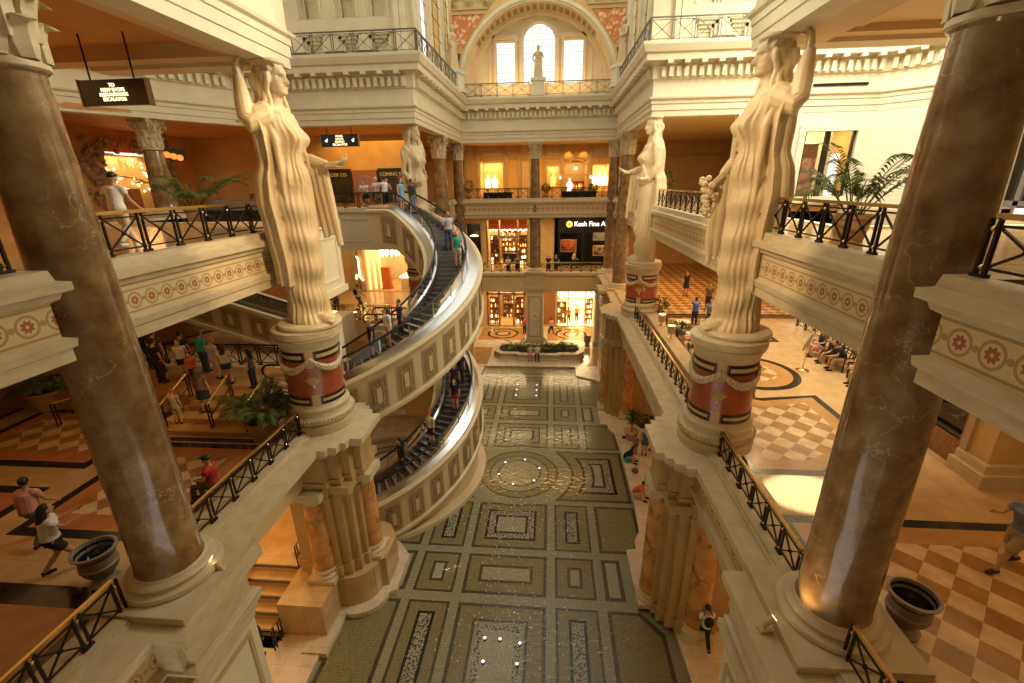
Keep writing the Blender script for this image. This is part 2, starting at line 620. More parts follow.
    def mesh(s, name, mats, smooth=None):
        me = bpy.data.meshes.new(name)
        me.from_pydata(s.v, [], s.f)
        for mt in mats:
            me.materials.append(mt)
        me.polygons.foreach_set('material_index', [min(i, len(mats) - 1) for i in s.m])
        if s.uv:
            ul = me.uv_layers.new(name='uv')
            for p in me.polygons:
                u = s.uv.get(p.index)
                if u:
                    for k, li in enumerate(p.loop_indices):
                        ul.data[li].uv = u[k]
        if smooth is not None:
            me.polygons.foreach_set('use_smooth', [True] * len(me.polygons))
            if smooth > 0:
                try:
                    me.set_sharp_from_angle(angle=smooth)
                except Exception:
                    pass
        me.update()
        return me


def obj(name, mb, mats, parent=None, loc=(0, 0, 0), rotz=0, smooth=None, label=None):
    if not isinstance(mats, (list, tuple)):
        mats = [mats]
    me = mb if isinstance(mb, bpy.types.Mesh) else mb.mesh(name, mats, smooth)
    o = bpy.data.objects.new(name, me)
    o.location = loc
    o.rotation_euler = (0, 0, rotz)
    COL.objects.link(o)
    if parent:
        o.parent = parent
    if label:
        o['label'] = label
    return o


def struct(name, mb, mats, smooth=None):
    o = obj(name, mb, mats, smooth=smooth)
    o['kind'] = 'structure'
    return o


def tag(o, label, cat, group=None, kind=None):
    o['label'] = label
    o['category'] = cat
    o['kind'] = kind or 'thing'
    if group:
        o['group'] = group
    return o


def thing(name, label, cat, loc=(0, 0, 0), rotz=0, group=None):
    o = bpy.data.objects.new(name, None)
    o.location = loc
    o.rotation_euler = (0, 0, rotz)
    COL.objects.link(o)
    return tag(o, label, cat, group)


def dup(root, loc, rotz=0, label=None, scale=None):
    def cp(o, par):
        c = o.copy()
        COL.objects.link(c)
        if par:
            c.parent = par
        for ch in o.children:
            cp(ch, c)
        return c
    r = cp(root, None)
    r.location = loc
    r.rotation_euler = (0, 0, rotz)
    if scale:
        r.scale = scale
    if label:
        r['label'] = label
    return r


SM = math.radians(40)
# ------------------------------------------------------------------ the setting
YM = 20.45                       # the transept axis; the plan mirrors about it
PC = -1.6                        # pool centre line
TRN = [0]


def trim(mb, mats, smooth=None):
    TRN[0] += 1
    return struct('trim_%d' % TRN[0], mb, mats, smooth)


# pool floor mosaic: panels laid in courses a millimetre apart
def build_pool():
    m = MB()
    mats = [M['mos_band'], M['mos_olive'], M['mos_dark'], M['mos_black'], M['mos_light'], M['mos_scroll']]
    m.flat([(-7.8, 2), (4.8, 2), (4.8, 36), (-7.8, 36)], 0, 0)
    Z = [0.002]

    def rect(x0, x1, y0, y1, mi, ch=0, lev=1):
        z = .002 * lev
        if x0 > x1:
            x0, x1 = x1, x0
        p = [(x0, y0), (x1, y0), (x1, y1), (x0, y1)]
        m.flat(p, z, mi)

    def framed(x0, x1, y0, y1, cols, widths):
        """nested rectangles"""
        if x0 > x1:
            x0, x1 = x1, x0
        for i, c in enumerate(cols):
            w = sum(widths[:i])
            rect(x0 + w, x1 - w, y0 + w, y1 - w, c, lev=1 + i)

    def chamfer(x0, x1, y0, y1, cx, cy, cols, widths, far):
        for i, c in enumerate(cols):
            w = sum(widths[:i])
            a, b, cc, d = x0 + w, x1 - w, y0 + w, y1 - w
            k = cx - w * .4
            s = 1
            if far:
                p = [(a, cc), (b, cc), (b, d - cy), (b - k, d), (a, d)]
            else:
                p = [(a, cc), (b - k, cc), (b, cc + cy), (b, d), (a, d)]
            m.flat(p, .002 * (1 + i), c)

    def mx(f, *a, **k):
        """the same panel on both sides of the centre line"""
        f(*a, **k)

    def mirror(fn):
        n0 = len(m.f)
        v0 = len(m.v)
        fn()
        vs = m.v[v0:]
        fs = m.f[n0:]
        ms = m.m[n0:]
        o = len(m.v)
        m.v += [(2 * PC - x, y, z) for x, y, z in vs]
        for f, mi in zip(fs, ms):
            m.f.append(tuple(reversed([i - v0 + o for i in f])))
            m.m.append(mi)
    cx0 = 1.62
    sd0, sd1 = 1.95 + PC, 3.5 + PC
    ot0, ot1 = 3.82 + PC, 5.7 + PC
    rows = [(31.9, 28.45, 'sq'), (28.1, 26.5, 'wide'), (26.1, 22.95, 'blk'), (22.45, 18.35, 'circ'), (17.6, 15.1, 'blk'), (14.7, 12.85, 'wide'), (12.4, 8.9, 'sq'), (8.5, 6.0, 'wide')]
    rows = [(33.1, 28.45, 'sq'), (28.1, 26.15, 'wide'), (25.7, 22.9, 'blk'), (22.6, 18.3, 'circ'), (18.0, 15.1, 'blk'), (14.75, 12.8, 'wide'), (12.4, 7.8, 'sq'), (7.4, 5.2, 'plain')]
    # far strip
    framed(-6.6, 3.3, 33.6, 35.1, [2, 1], [.14])
    for y1, y0, kind in rows:
        if kind == 'circ':
            cy = (y0 + y1) / 2

            def side():
                # concave panel spanning both side columns
                for i, (w, c) in enumerate(((0, 2), (.16, 1), (.62, 3), (.76, 5), (1.12, 3), (1.24, 4))):
                    x1 = ot1 - w
                    pts = [(x1, y0 + w), (x1, y1 - w)]
                    rr = 2.85 + w
                    hh = (y1 - y0) / 2 - w
                    n = 10
                    xs = [(PC + math.sqrt(max(rr * rr - t * t, .1)), cy + t) for t in [hh - 2 * hh * k / n for k in range(n + 1)]]
                    xs = [(max(px, sd0 + w), py) for px, py in xs]
                    m.flat(list(reversed(pts + xs)) if False else [(x1, y0 + w), (x1, y1 - w)] + xs, .002 * (1 + i), c)
            mirror(side)
            for i, (r, c) in enumerate(((2.08, 2), (1.98, 1), (1.6, 2), (1.52, 0), (1.16, 2), (1.08, 4))):
                m.flat([(PC + .1 + r * math.cos(t), cy + r * math.sin(t)) for t in [2 * PI * k / 48 for k in range(48)]], .002 * (1 + i), c)
            continue
        X0, X1 = PC - cx0, PC + cx0
        if kind == 'sq':
            framed(X0, X1, y0, y1, [2, 1, 2, 0, 5, 4], [.13, .5, .1, .12, .22])
        elif kind == 'wide':
            framed(X0, X1, y0, y1, [2, 1, 2, 4], [.13, .42, .12])
        elif kind == 'blk':
            for i, (w, c) in enumerate(((0, 2), (.13, 1), (.5, 3), (.6, 5), (.88, 3), (.98, 4))):
                pts = [(X0 + w, y0 + w), (X1 - w, y0 + w), (X1 - w, y1 - w), (X0 + w, y1 - w)]
                near = y1 < YM
                if i < 3:
                    # edge towards the circle is hollowed
                    n = 8
                    rr = 2.55 + w
                    hw = cx0 - w
                    arc = []
                    for k in range(n + 1):
                        t = -hw + 2 * hw * k / n
                        q = math.sqrt(max(rr * rr - t * t, .01))
                        arc.append((PC + t, (min(y1 - w, YM - q) if near else max(y0 + w, YM + q))))
                    if near:
                        pts = [(X0 + w, y0 + w), (X1 - w, y0 + w)] + list(reversed(arc))
                    else:
                        pts = arc + [(X1 - w, y1 - w), (X0 + w, y1 - w)]
                m.flat(pts, .002 * (1 + i), c)
        else:
            framed(X0, X1, y0, y1, [2, 1], [.13])

        def side():
            if kind == 'wide':
                framed(sd0, sd1, y0, y1, [2, 1, 2, 4], [.1, .38, .12])
                framed(ot0, ot0 + .75, y0, y1, [2, 4], [.16])
            elif kind == 'plain':
                framed(sd0, sd1, y0, y1, [2, 1], [.1])
            else:
                framed(sd0, sd1, y0, y1, [2, 1], [.1])
                w = .46
                framed(sd0 + w, sd1 - w, y0 + .45, y1 - .45, [3, 5], [.1])
                # lift above the olive field
                if kind == 'blk':
                    framed(ot0, ot1, y0, y1, [2, 1], [.14])
                else:
                    chamfer(ot0, ot1, y0, y1, .7, .8, [2, 1], [.14], True)
                    if y0 > YM:
                        pass
        mirror(side)
    # raise inner narrow panels: handled by their level order
    for i, mi in enumerate(m.m):
        if mi in (3, 5):
            f = m.f[i]
            for q in f:
                x, y, z = m.v[q]
                m.v[q] = (x, y, z + .004)
        elif mi == 4:
            for q in m.f[i]:
                x, y, z = m.v[q]
                m.v[q] = (x, y, z + .006)
    struct('floor', m, mats)


build_pool()

# walkways round the pool (0.15 m above the basin), kerb in the same slabs
PK_R = [(4.5, 0), (4.5, 10.2), (4.42, 11.75)]
for k in range(9):
    t = PI / 2 * k / 8
    PK_R.append((3.6 + .82 * math.cos(t), 11.8 + .82 * math.sin(t)))
PK_R += [(3.33, 12.62), (3.33, 15.2), (3.75, 15.3), (3.75, 15.75), (4.05, 16.3), (4.15, 18), (4.15, 23), (4.05, 24.6), (3.75, 25.15), (3.75, 25.6), (3.33, 25.7), (3.33, 28.3)]
for k in range(9):
    t = PI / 2 * (1 - k / 8)
    PK_R.append((3.6 + .82 * math.cos(t), 29.15 - .82 * math.sin(t)))
PK_R += [(4.42, 30.2), (4.3, 31.6), (3.6, 32.4), (2.2, 33.2), (2.2, 35.0)]


def walkways():
    m = MB()
    pr = PK_R + [(24, 35.0), (24, 0)]
    m.prism(list(reversed(pr)) if False else pr, -.05, .15)
    # far side
    pf = [(-24, 35.0), (24, 35.0), (24, 52), (-24, 52)]
    m.prism(pf, -.05, .15)
    # left side
    m.prism([(-24, 0), (-7.4, 0), (-7.4, 10.6), (-7.4, 35.0), (-24, 35.0)], -.05, .15)
    bm_pts = [(-7.5, 28), (-6.2, 28.0), (-6.2, 29.3), (-7.0, 31.5), (-6.5, 32.8), (-5.4, 33.4), (-5.4, 35.1), (-7.5, 35.1)]
    m.prism(bm_pts, -.05, .148)
    struct('floor', m, [M['walk']])
    # raised landing on the left under the curved escalator, with its rounded front
    p = [(-24, 10.62 + 2.4), (-11.2, 13.02), (-11.2, 12.2), (-9.0, 12.2), (-9.0, 10.62), (-7.42, 10.62), (-7.4, 11.8)]
    for k in range(9):
        t = -PI / 2 + PI / 2 * k / 8
        p.append((-7.2 + 1.0 * math.cos(t) * 1.0, 12.75 + .95 * math.sin(t)))
    p += [(-6.0, 12.8), (-6.0, 14.0), (-6.4, 14.6), (-8.5, 15.2), (-24, 16.4)]
    m = MB()
    m.prism(p, 0, 1.5)
    struct('floor', m, [M['floor_cream']])
    # low kerb round the landing
    m = MB()
    q = [(-7.15, 10.0), (-7.15, 11.5)]
    for k in range(9):
        t = -PI / 2 + PI / 2 * k / 8
        q.append((-7.0 + 1.1 * math.cos(t), 12.45 + 1.0 * math.sin(t)))
    q += [(-5.65, 12.6), (-5.65, 14.3), (-6.3, 15.0), (-8, 15.0), (-8, 10.0)]
    m.prism(q, -.03, .22)
    struct('floor', m, [M['walk']])
    # five steps from the landing down to the ground
    m = MB()
    for i in range(5):
        m.box(-11.2, -9.0, 12.2 - .42 * (i + 1), 12.25 - .42 * i, .1, 1.5 - .27 * (i + 1) + .0)
    n0 = len(m.f)
    for i in range(5):
        m.box(-11.2, -9.0, 12.2 - .42 * i - .035, 12.2 - .42 * i + .035, 1.5 - .27 * i - .06, 1.5 - .27 * i + .006, 1)
    struct('floor', m, [M['floor_cream'], M['floor_black']])
    # cheek wall beside the steps
    m = MB()
    m.box(-11.55, -11.2, 9.9, 13.1, .1, 1.9)
    struct('wall_stairs', m, [M['ochre']])


walkways()

# water: a thin rippled film over the mosaic
m = MB()
m.flat([(-7.45, 2), (4.52, 2), (4.52, 35.0), (-7.45, 35.0)], .05)
w = obj('pool_water', m, M['water'])
tag(w, 'shallow rippling water over the mosaic pool floor', 'water', kind='stuff')

# gallery decks
LE_R = 4.2     # recessed edge of the middle ledge, right
LE_L = -7.1


def ledge_outline(edge, ped, drum, sgn):
    """outline of the middle-level ledge from near to far: pedestals at the big columns, stepped fronts at the drums"""
    o = []
    for (yc, near) in ((6.45, True), (2 * YM - 6.45, False)):
        pass
    def P(h, y):
        o.append((h, y))
    e, p = edge, ped
    s1, s2, s3 = [e + sgn * d for d in (-.27, -.53, -.72)]
    d0 = drum
    P(e, -4)
    P(e, 5.35); P(p, 5.35); P(p, 7.62); P(e, 7.62)
    P(e, 11.18); P(s1, 11.18); P(s1, 11.38); P(s2, 11.38); P(s2, 11.66); P(s3, 11.66); P(s3, 11.95); P(d0, 11.95)
    P(d0, 13.65); P(s3, 13.65); P(s3, 13.95); P(s2, 13.95); P(s2, 14.2); P(s1, 14.2); P(s1, 14.45); P(e - sgn * .15, 14.45)
    half = o[1:]
    full = o + [(h, 2 * YM - y) for h, y in reversed(half)]
    full.append((e, 40.0))
    return full


OUT_R = ledge_outline(4.2, 3.67, 3.24, 1)
OUT_L = ledge_outline(-7.1, -6.47, -5.99, -1)
LEDGE_TOP = [(-.14, 6.62), (-.1, 6.7), (-.08, 6.76), (0, 6.78), (0, 7.0)]
LEDGE_PROF = [(-1.3, 5.25), (-.3, 5.25), (-.3, 5.5), (-.24, 5.53), (-.24, 5.78), (-.14, 5.83), (-.12, 5.92), (-.28, 5.97), (-.28, 6.55), (-.16, 6.62), (-.12, 6.72), (0, 6.76), (0, 7.0)]
LEDGE_MIS = [0, 0, 0, 0, 0, 0, 0, 1, 0, 0, 0, 0]


def ledges():
    # on the left the ledge stops at the drum: the escalator well opens behind it
    n = len(OUT_L)
    cut = OUT_L.index((-7.1 + .15, 14.45))
    near_l = [(h, y + (.25 if y > 9 else 0)) for h, y in OUT_L[:cut]] + [(-7.4, 14.7), (-8.6, 14.7)]
    far_l = [(-8.6, 2 * YM - 14.45)] + OUT_L[n - cut - 1:]
    for out, s, inner, rail in ((OUT_R, -1, 5.6, 4.97), (near_l, 1, -8.6, -7.98), (far_l, 1, -8.6, -7.98)):
        m = MB()
        m.sweep(out, LEDGE_TOP, side=s if s > 0 else -1, caps=False)
        e = 4.2 if s < 0 else -7.1
        low = [(h, y) for h, y in out if abs(h - e) < .01 or abs(abs(h - e) - .53) < .11 and not (11 < y < 15 or 25.5 < y < 30)]
        if s < 0 or out[0][1] < 5:
            low = [p for p in low if not (11.0 < p[1] < 15.2)]
        m.sweep(low if len(low) > 3 else out, LEDGE_PROF[:-2], side=s if s > 0 else -1, mis=LEDGE_MIS[:-2], caps=False, plain=lambda a, b: abs(a.x - e) > .05 or abs(b.x - e) > .05)
        pts = list(out)
        pts = pts + [(inner, pts[-1][1]), (inner, pts[0][1])]
        m.flat(pts, 7.0)
        trim(m, [M['travertine'], M['frieze_low']])
    for _ in (0,):
        pass
    for out, s, inner, rail in ((OUT_R, -1, 5.6, 4.97), (OUT_L, 1, -8.6, -7.98)):
        # rail kerb with its small step
        m = MB()
        d = 1 if s < 0 else -1
        for y0, y1 in ((-4, 5.6), (7.6, 11.9), (14.1, 26.8), (29.0, 33.3), (35.3, 40)) if s < 0 else ((-4, 5.6), (7.6, 12.3), (29.0, 33.3), (35.3, 40)):
            m.box(min(rail - .2 * d, rail + .42 * d), max(rail - .2 * d, rail + .42 * d), y0, y1, 6.7, 7.12)
            m.box(min(rail - .27 * d, rail - .2 * d), max(rail - .27 * d, rail - .2 * d), y0, y1, 6.7, 7.05)
        trim(m, [M['travertine']])
    # far ledge
    m = MB()
    m.sweep([(5, 40.2), (-8, 40.2)], LEDGE_PROF, side=-1, mis=LEDGE_MIS, caps=False)
    m.flat([(-9, 40.2), (6, 40.2), (6, 41.2), (-9, 41.2)], 7.0)
    trim(m, [M['travertine'], M['frieze_low']])


ledges()


FAS_PLAIN = [(-.2, 11.9), (.05, 11.9), (.05, 12.1), (.0, 12.15), (.0, 13.0), (.1, 13.1), (.1, 13.35), (-.2, 13.35)]


def deck(x0, x1, y0, y1, z0, z1, mi='floor_cream', under='soffit'):
    m = MB()
    m.box(x0, x1, y0, y1, z1 - .02, z1, 0)
    m.box(x0, x1, y0, y1, z0, z1 - .02, 1)
    return struct('floor', m, [M[mi], M[under]])


# middle level
deck(5.0, 24, -6, 52, 5.3, 6.65)
deck(-30, -8.0, -6, 14.0, 5.3, 6.65)
deck(-30, -12.95, 14.0, 27, 5.3, 6.65)
deck(-30, -8.0, 26.4, 52, 5.3, 6.65)
deck(-8.0, 5.0, 40.3, 52, 5.3, 6.65)
# upper level
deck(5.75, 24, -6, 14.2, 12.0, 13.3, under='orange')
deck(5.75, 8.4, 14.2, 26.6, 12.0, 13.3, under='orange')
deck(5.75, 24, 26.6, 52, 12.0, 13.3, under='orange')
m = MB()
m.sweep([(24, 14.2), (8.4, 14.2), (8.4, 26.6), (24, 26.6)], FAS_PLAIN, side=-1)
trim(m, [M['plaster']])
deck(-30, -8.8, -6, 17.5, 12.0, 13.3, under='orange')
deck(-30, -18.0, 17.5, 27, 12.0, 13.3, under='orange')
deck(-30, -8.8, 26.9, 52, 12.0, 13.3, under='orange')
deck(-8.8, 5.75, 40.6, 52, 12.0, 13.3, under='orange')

# raised terrace behind the left steps (where the curved escalator lands)
m = MB()
m.prism([(-24, 14.2), (-10.2, 14.2), (-9.4, 15.0), (-9.4, 16.9), (-24, 16.9)], 6.6, 7.4)
struct('floor', m, [M['floor_tan']])
m = MB()
for i in range(3):
    m.box(-13.2, -10.0, 12.6 + .53 * i, 14.3, 6.64, 6.83 + .19 * i)
struct('floor', m, [M['floor_tan']])
m = MB()
m.box(-13.4, -9.6, 12.28, 12.5, 6.64, 6.665)
struct('floor', m, [M['floor_black']])

# a low step across the right gallery past the cafe
m = MB()
m.box(5.9, 15.4, 27.6, 45.9, 6.6, 6.9, 2)
m.box(5.9, 15.4, 27.5, 27.62, 6.86, 6.905, 1)
struct('floor', m, [M['floor_cream'], M['floor_black'], M['floor_check']])
# ground floor behind the pool: tan panels and rings; a small basin mosaic inside the spiral
m = MB()
for x0, x1 in ((-7, -2.4), (-.2, 4.6)):
    m.flat([(x0, 41.6), (x1, 41.6), (x1, 45.6), (x0, 45.6)], .153, 0)
    cx = (x0 + x1) / 2
    for i, (r, c) in enumerate(((1.6, 1), (1.35, 0), (.8, 1), (.6, 2))):
        m.flat([(cx + r * math.cos(t), 43.6 + r * math.sin(t)) for t in [2 * PI * k / 32 for k in range(32)]], .156 + .002 * i, c)
m.flat([(2.6, 35.2), (4.9, 35.2), (4.9, 39.4), (2.6, 39.4)], .153, 0)
m.flat([(-7.6, 35.3), (-5.2, 35.3), (-5.2, 39.5), (-7.6, 39.5)], .153, 0)
for i, (r, c) in enumerate(((2.6, 3), (2.3, 4), (2.0, 3), (1.5, 1), (1.4, 4), (1.0, 1), (.9, 5))):
    m.flat([(-8.9 + r * math.cos(t), 20.9 + r * math.sin(t)) for t in [2 * PI * k / 40 for k in range(40)]], .153 + .003 * i, c)
struct('floor', m, [M['floor_tan'], M['floor_black'], M['floor_cream'], M['mos_band'], M['mos_olive'], M['mos_light']])

# inlaid floors of the middle level
def inlay():
    m = MB()
    mats = [M['floor_black'], M['floor_tan'], M['floor_check'], M['floor_cream'], M['floor_red']]
    z = 6.652

    def nest(pts_f, cols, ws):
        for i, c in enumerate(cols):
            m.flat(pts_f(sum(ws[:i])), z + .003 * i, c)

    def R(x0, x1, y0, y1):
        return lambda w: [(x0 + w, y0 + w), (x1 - w, y0 + w), (x1 - w, y1 - w), (x0 + w, y1 - w)]
    # right: near checker, middle checker with a pointed far side, round medallion
    nest(R(5.75, 12.6, 3.0, 9.85), [0, 1, 2], [.28, .55])
    def mid(w):
        return [(5.85 + w, 11.55 + w), (8.0 - w * .2, 11.55 + w), (10.45 - w, 13.3 + w * .2), (10.45 - w, 16.9 - w * .9), (8.2, 16.55 - w), (5.85 + w, 17.3 - w)]
    nest(mid, [0, 1, 2], [.26, .5])
    def circ(cx, cy, r):
        return lambda w: [(cx + (r - w) * math.cos(t), cy + (r - w) * math.sin(t)) for t in [2 * PI * k / 48 for k in range(48)]]
    nest(circ(8.9, 19.2, 1.95), [0, 1, 2], [.3, .6])
    nest(R(5.9, 12.0, 23.2, 29.0), [0, 1, 2], [.26, .5])
    m.flat([(5.85, 30.6), (12, 30.6), (12, 30.75), (5.85, 30.75)], z, 0)
    # left: panels between black bands
    nest(R(-19.5, -14.1, 10.6, 14.2), [0, 4, 2], [.3, .5])
    nest(R(-13.4, -9.2, 7.9, 12.2), [0, 4, 2], [.28, .55])
    nest(R(-13.5, -8.7, 2.0, 6.6), [0, 4, 2], [.5, .9])
    nest(R(-21.0, -14.2, 5.5, 9.7), [0, 4, 2], [.3, .5])
    nest(R(-25.5, -20.4, 11.5, 14.8), [0, 4, 2], [.3, .5])
    struct('floor', m, mats)


inlay()

# ---------------------------------------------------------------- upper-level fascias with scroll frieze
FAS = [(-.6, 11.8), (0, 11.8), (0, 12.02), (.05, 12.06), (.07, 12.2), (-.05, 12.26), (-.05, 12.86), (.04, 12.92), (.07, 13.02), (.17, 13.06), (.17, 13.2), (.05, 13.24), (.02, 13.42), (-.3, 13.42)]
FAS_M = [0, 0, 0, 0, 0, 1, 0, 0, 0, 0, 0, 0, 0]


def fascia(path, side):
    m = MB()
    m.sweep(path, FAS, side=side, mis=FAS_M)
    return trim(m, [M['travertine'], M['frieze']])


FAS0 = FAS
FAS = [(o, 14.7 + (z - 14.7) * .87) for o, z in FAS0]
fascia([(5.6, -4), (4.72, -4), (4.72, 5.75), (6.4, 5.75)], -1)
fascia([(-8.9, -4), (-7.38, -4), (-7.38, 6.0), (-9.4, 5.95)], 1)
FAS = FAS0
fascia([(6.2, 7.4), (5.4, 7.4), (5.4, 13.5), (6.2, 13.5)], -1)
fascia([(6.2, 14.2), (5.6, 14.2), (5.5, 14.6), (5.5, 25.9), (6.2, 25.9)], -1)
fascia([(6.2, 26.9), (5.4, 26.9), (5.4, 30.6), (6.2, 30.6)], -1)
fascia([(6.2, 31.4), (5.4, 31.4), (5.4, 38.2), (6.2, 38.2)], -1)
fascia([(5.6, 38.9), (5.3, 38.9), (5.3, 40.4), (-8.2, 40.4), (-8.2, 38.9)], -1)
fascia([(-9.2, 7.2), (-8.45, 7.2), (-8.45, 13.9), (-9.2, 13.9)], 1)
fascia([(-9.2, 27.6), (-8.45, 27.6), (-8.45, 31.0), (-9.2, 31.0)], 1)
fascia([(-9.2, 31.6), (-8.45, 31.6), (-8.45, 38.5), (-9.2, 38.5)], 1)
# pale panelled end of the left upper deck beside the escalator well, and its far edge
m = MB()
m.box(-8.75, -8.35, 14.2, 17.6, 10.7, 13.45)
m.box(-8.32, -8.26, 14.2, 17.7, 13.2, 13.45)
m.box(-8.35, -8.28, 14.2, 17.7, 10.65, 10.9)
m.box(-8.36, -8.31, 14.68, 17.22, 11.2, 11.28)
m.box(-8.36, -8.31, 14.68, 17.22, 12.8, 12.88)
m.box(-8.36, -8.31, 17.22, 17.3, 11.2, 12.88)
m.box(-8.36, -8.31, 14.6, 14.68, 11.2, 12.88)
trim(m, [M['plaster']])
m = MB()
m.box(-18, -8.95, 26.7, 27.2, 11.0, 13.2)
m.box(-18, -8.85, 26.58, 27.2, 13.2, 13.45)
m.box(-9.35, -8.85, 26.62, 26.75, 11.0, 13.2)
m.box(-12.54, -9.81, 26.66, 26.7, 11.5, 11.56)
m.box(-12.54, -9.81, 26.66, 26.7, 12.78, 12.84)
m.box(-9.81, -9.75, 26.66, 26.7, 11.5, 12.84)
m.box(-12.6, -12.54, 26.66, 26.7, 11.5, 12.84)
trim(m, [M['plaster']])
m = MB()
m.box(-18.3, -18, 17.3, 27, 11.6, 13.4)
m.box(-18.3, -8.75, 17.4, 17.65, 11.6, 13.4)
trim(m, [M['plaster']])

# ---------------------------------------------------------------- the great entablature
Z0 = 17.85
ENT = [(-.65, Z0), (0, Z0), (0, Z0 + .26), (.04, Z0 + .28), (.04, Z0 + .56), (.08, Z0 + .58), (.08, Z0 + .74), (.17, Z0 + .8), (.19, Z0 + .88), (.03, Z0 + .91),
       (.03, Z0 + 1.66), (.1, Z0 + 1.72), (.1, Z0 + 2.3), (.22, Z0 + 2.4), (.55, Z0 + 2.46), (.56, Z0 + 2.74), (.66, Z0 + 2.8), (.78, Z0 + 3.1), (.78, Z0 + 3.24), (-1.2, Z0 + 3.26), (-1.2, Z0 + .6), (-.65, Z0 + .6), (-.65, Z0)]


def walk(path, step, inset=.0):
    """points and directions at even spacing along a polyline"""
    res = []
    for i in range(len(path) - 1):
        a, b = Vector(path[i]), Vector(path[i + 1])
        L = (b - a).length
        d = (b - a) / L
        n = max(1, int((L - 2 * inset) / step))
        for k in range(n):
            res.append((a + d * (inset + (L - 2 * inset) * (k + .5) / n), d))
    return res


def entablature(path, side, vis=None):
    m = MB()
    m.sweep(path, ENT, side=side)
    for i in range(len(path) - 1):
        a, b = Vector(path[i]), Vector(path[i + 1])
        d = (b - a).normalized()
        nrm = Vector((d.y, -d.x)) * side
        # dentils
        for p, _ in walk([a, b], .36, .2):
            q = p + nrm * .19
            m.obox((q.x, q.y, Z0 + 2.0), (d.x * .1, d.y * .1, 0), (nrm.x * .1, nrm.y * .1, 0), (0, 0, .22))
        for p, _ in walk([a, b], .8, .2):
            q = p + nrm * .38
            m.obox((q.x, q.y, Z0 + 2.38), (d.x * .13, d.y * .13, 0), (nrm.x * .22, nrm.y * .22, 0), (0, 0, .07))
    return trim(m, [M['plaster']])


entablature([(5.2, -6), (5.2, 14.2), (11, 14.2)], -1)
entablature([(-7.45, -6), (-7.45, 14.2), (-13, 14.2)], 1)
FAR_ENT = [(-21.5, 17.5), (-20.3, 20.0), (-18.8, 22.6), (-16.9, 25.6), (-15, 26.7), (-7.45, 26.7), (-7.45, 40.4), (5.2, 40.4), (5.2, 26.7), (16.3, 26.7), (18.3, 24.6)]
entablature(FAR_ENT, 1)

# soffits over the galleries
m = MB()
m.box(6.4, 24, -6, 14.0, 18.12, 18.5)
for k, (a, b) in enumerate(((6.7, 6.85), (7.15, 7.3))):
    m.box(a, b, -6, 13.2, 18.0 + .05 * k, 18.26)
m.box(6.4, 24, 13.15, 13.6, 17.95, 18.26)
m.box(5.8, 6.7, -6, 13.6, Z0 - .002, Z0 + .3)
struct('ceiling', m, [M['soffit']])
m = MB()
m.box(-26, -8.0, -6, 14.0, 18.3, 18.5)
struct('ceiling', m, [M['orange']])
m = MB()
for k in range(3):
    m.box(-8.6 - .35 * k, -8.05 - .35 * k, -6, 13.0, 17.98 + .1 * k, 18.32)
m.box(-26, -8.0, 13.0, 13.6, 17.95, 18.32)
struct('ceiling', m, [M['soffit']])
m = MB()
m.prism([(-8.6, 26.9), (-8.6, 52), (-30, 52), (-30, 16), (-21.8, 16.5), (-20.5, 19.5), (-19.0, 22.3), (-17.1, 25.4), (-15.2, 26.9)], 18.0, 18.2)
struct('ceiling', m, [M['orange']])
m = MB()
m.box(-9, 6.5, 41.5, 52, 18.0, 18.2)
m.box(6.3, 24, 27.5, 52, 18.0, 18.2)
struct('ceiling', m, [M['soffit']])
# ---------------------------------------------------------------- walls
def wall_y(name, y, th, x0, x1, z0, z1, holes=(), mat='ochre', extra=None):
    """wall in a Y plane with rectangular openings (xa, xb, za, zb)"""
    m = MB()
    xs = sorted({x0, x1, *[h[0] for h in holes], *[h[1] for h in holes]})
    zs = sorted({z0, z1, *[h[2] for h in holes], *[h[3] for h in holes]})
    for a, b in zip(xs, xs[1:]):
        for c, d in zip(zs, zs[1:]):
            cx, cz = (a + b) / 2, (c + d) / 2
            if a < x0 or b > x1 or any(h[0] < cx < h[1] and h[2] < cz < h[3] for h in holes):
                continue
            m.box(a, b, y, y + th, c, d)
    if extra:
        extra(m)
    return struct(name, m, [M[mat], M['travertine'], M['panel_frame']])


def wall_x(name, x, th, y0, y1, z0, z1, holes=(), mat='ochre', extra=None):
    m = MB()
    ys = sorted({y0, y1, *[h[0] for h in holes], *[h[1] for h in holes]})
    zs = sorted({z0, z1, *[h[2] for h in holes], *[h[3] for h in holes]})
    for a, b in zip(ys, ys[1:]):
        for c, d in zip(zs, zs[1:]):
            cx, cz = (a + b) / 2, (c + d) / 2
            if any(h[0] < cx < h[1] and h[2] < cz < h[3] for h in holes):
                continue
            m.box(x, x + th, a, b, c, d)
    if extra:
        extra(m)
    return struct(name, m, [M[mat], M['travertine'], M['panel_frame']])


SHOPS_1 = [(-6.6, -2.5, .15, 4.3), (.75, 4.75, .15, 4.3)]
SHOPS_2 = [(-8.6, -7.0, 6.65, 10.9), (-6.4, -2.2, 6.65, 11.2), (1.0, 6.2, 6.65, 11.3)]
SHOPS_3 = [(-6.8, -4.6, 13.6, 16.6), (-.4, .75, 13.8, 16.2), (1.2, 3.4, 13.3, 16.6), (3.9, 5.4, 13.8, 16.2)]
wall_y('wall_far', 46, .3, -30, 24, 0, 5.3, SHOPS_1)


def ex2(m):
    for x in (-6.7, -2.0, .6):
        m.box(x - .16, x + .16, 45.9, 46, 6.65, 11.6, 1)
    m.box(-30, 24, 45.92, 46, 11.3, 11.7, 1)


wall_y('wall_far', 46, .3, -30, 24, 6.65, 12.0, SHOPS_2, extra=ex2)


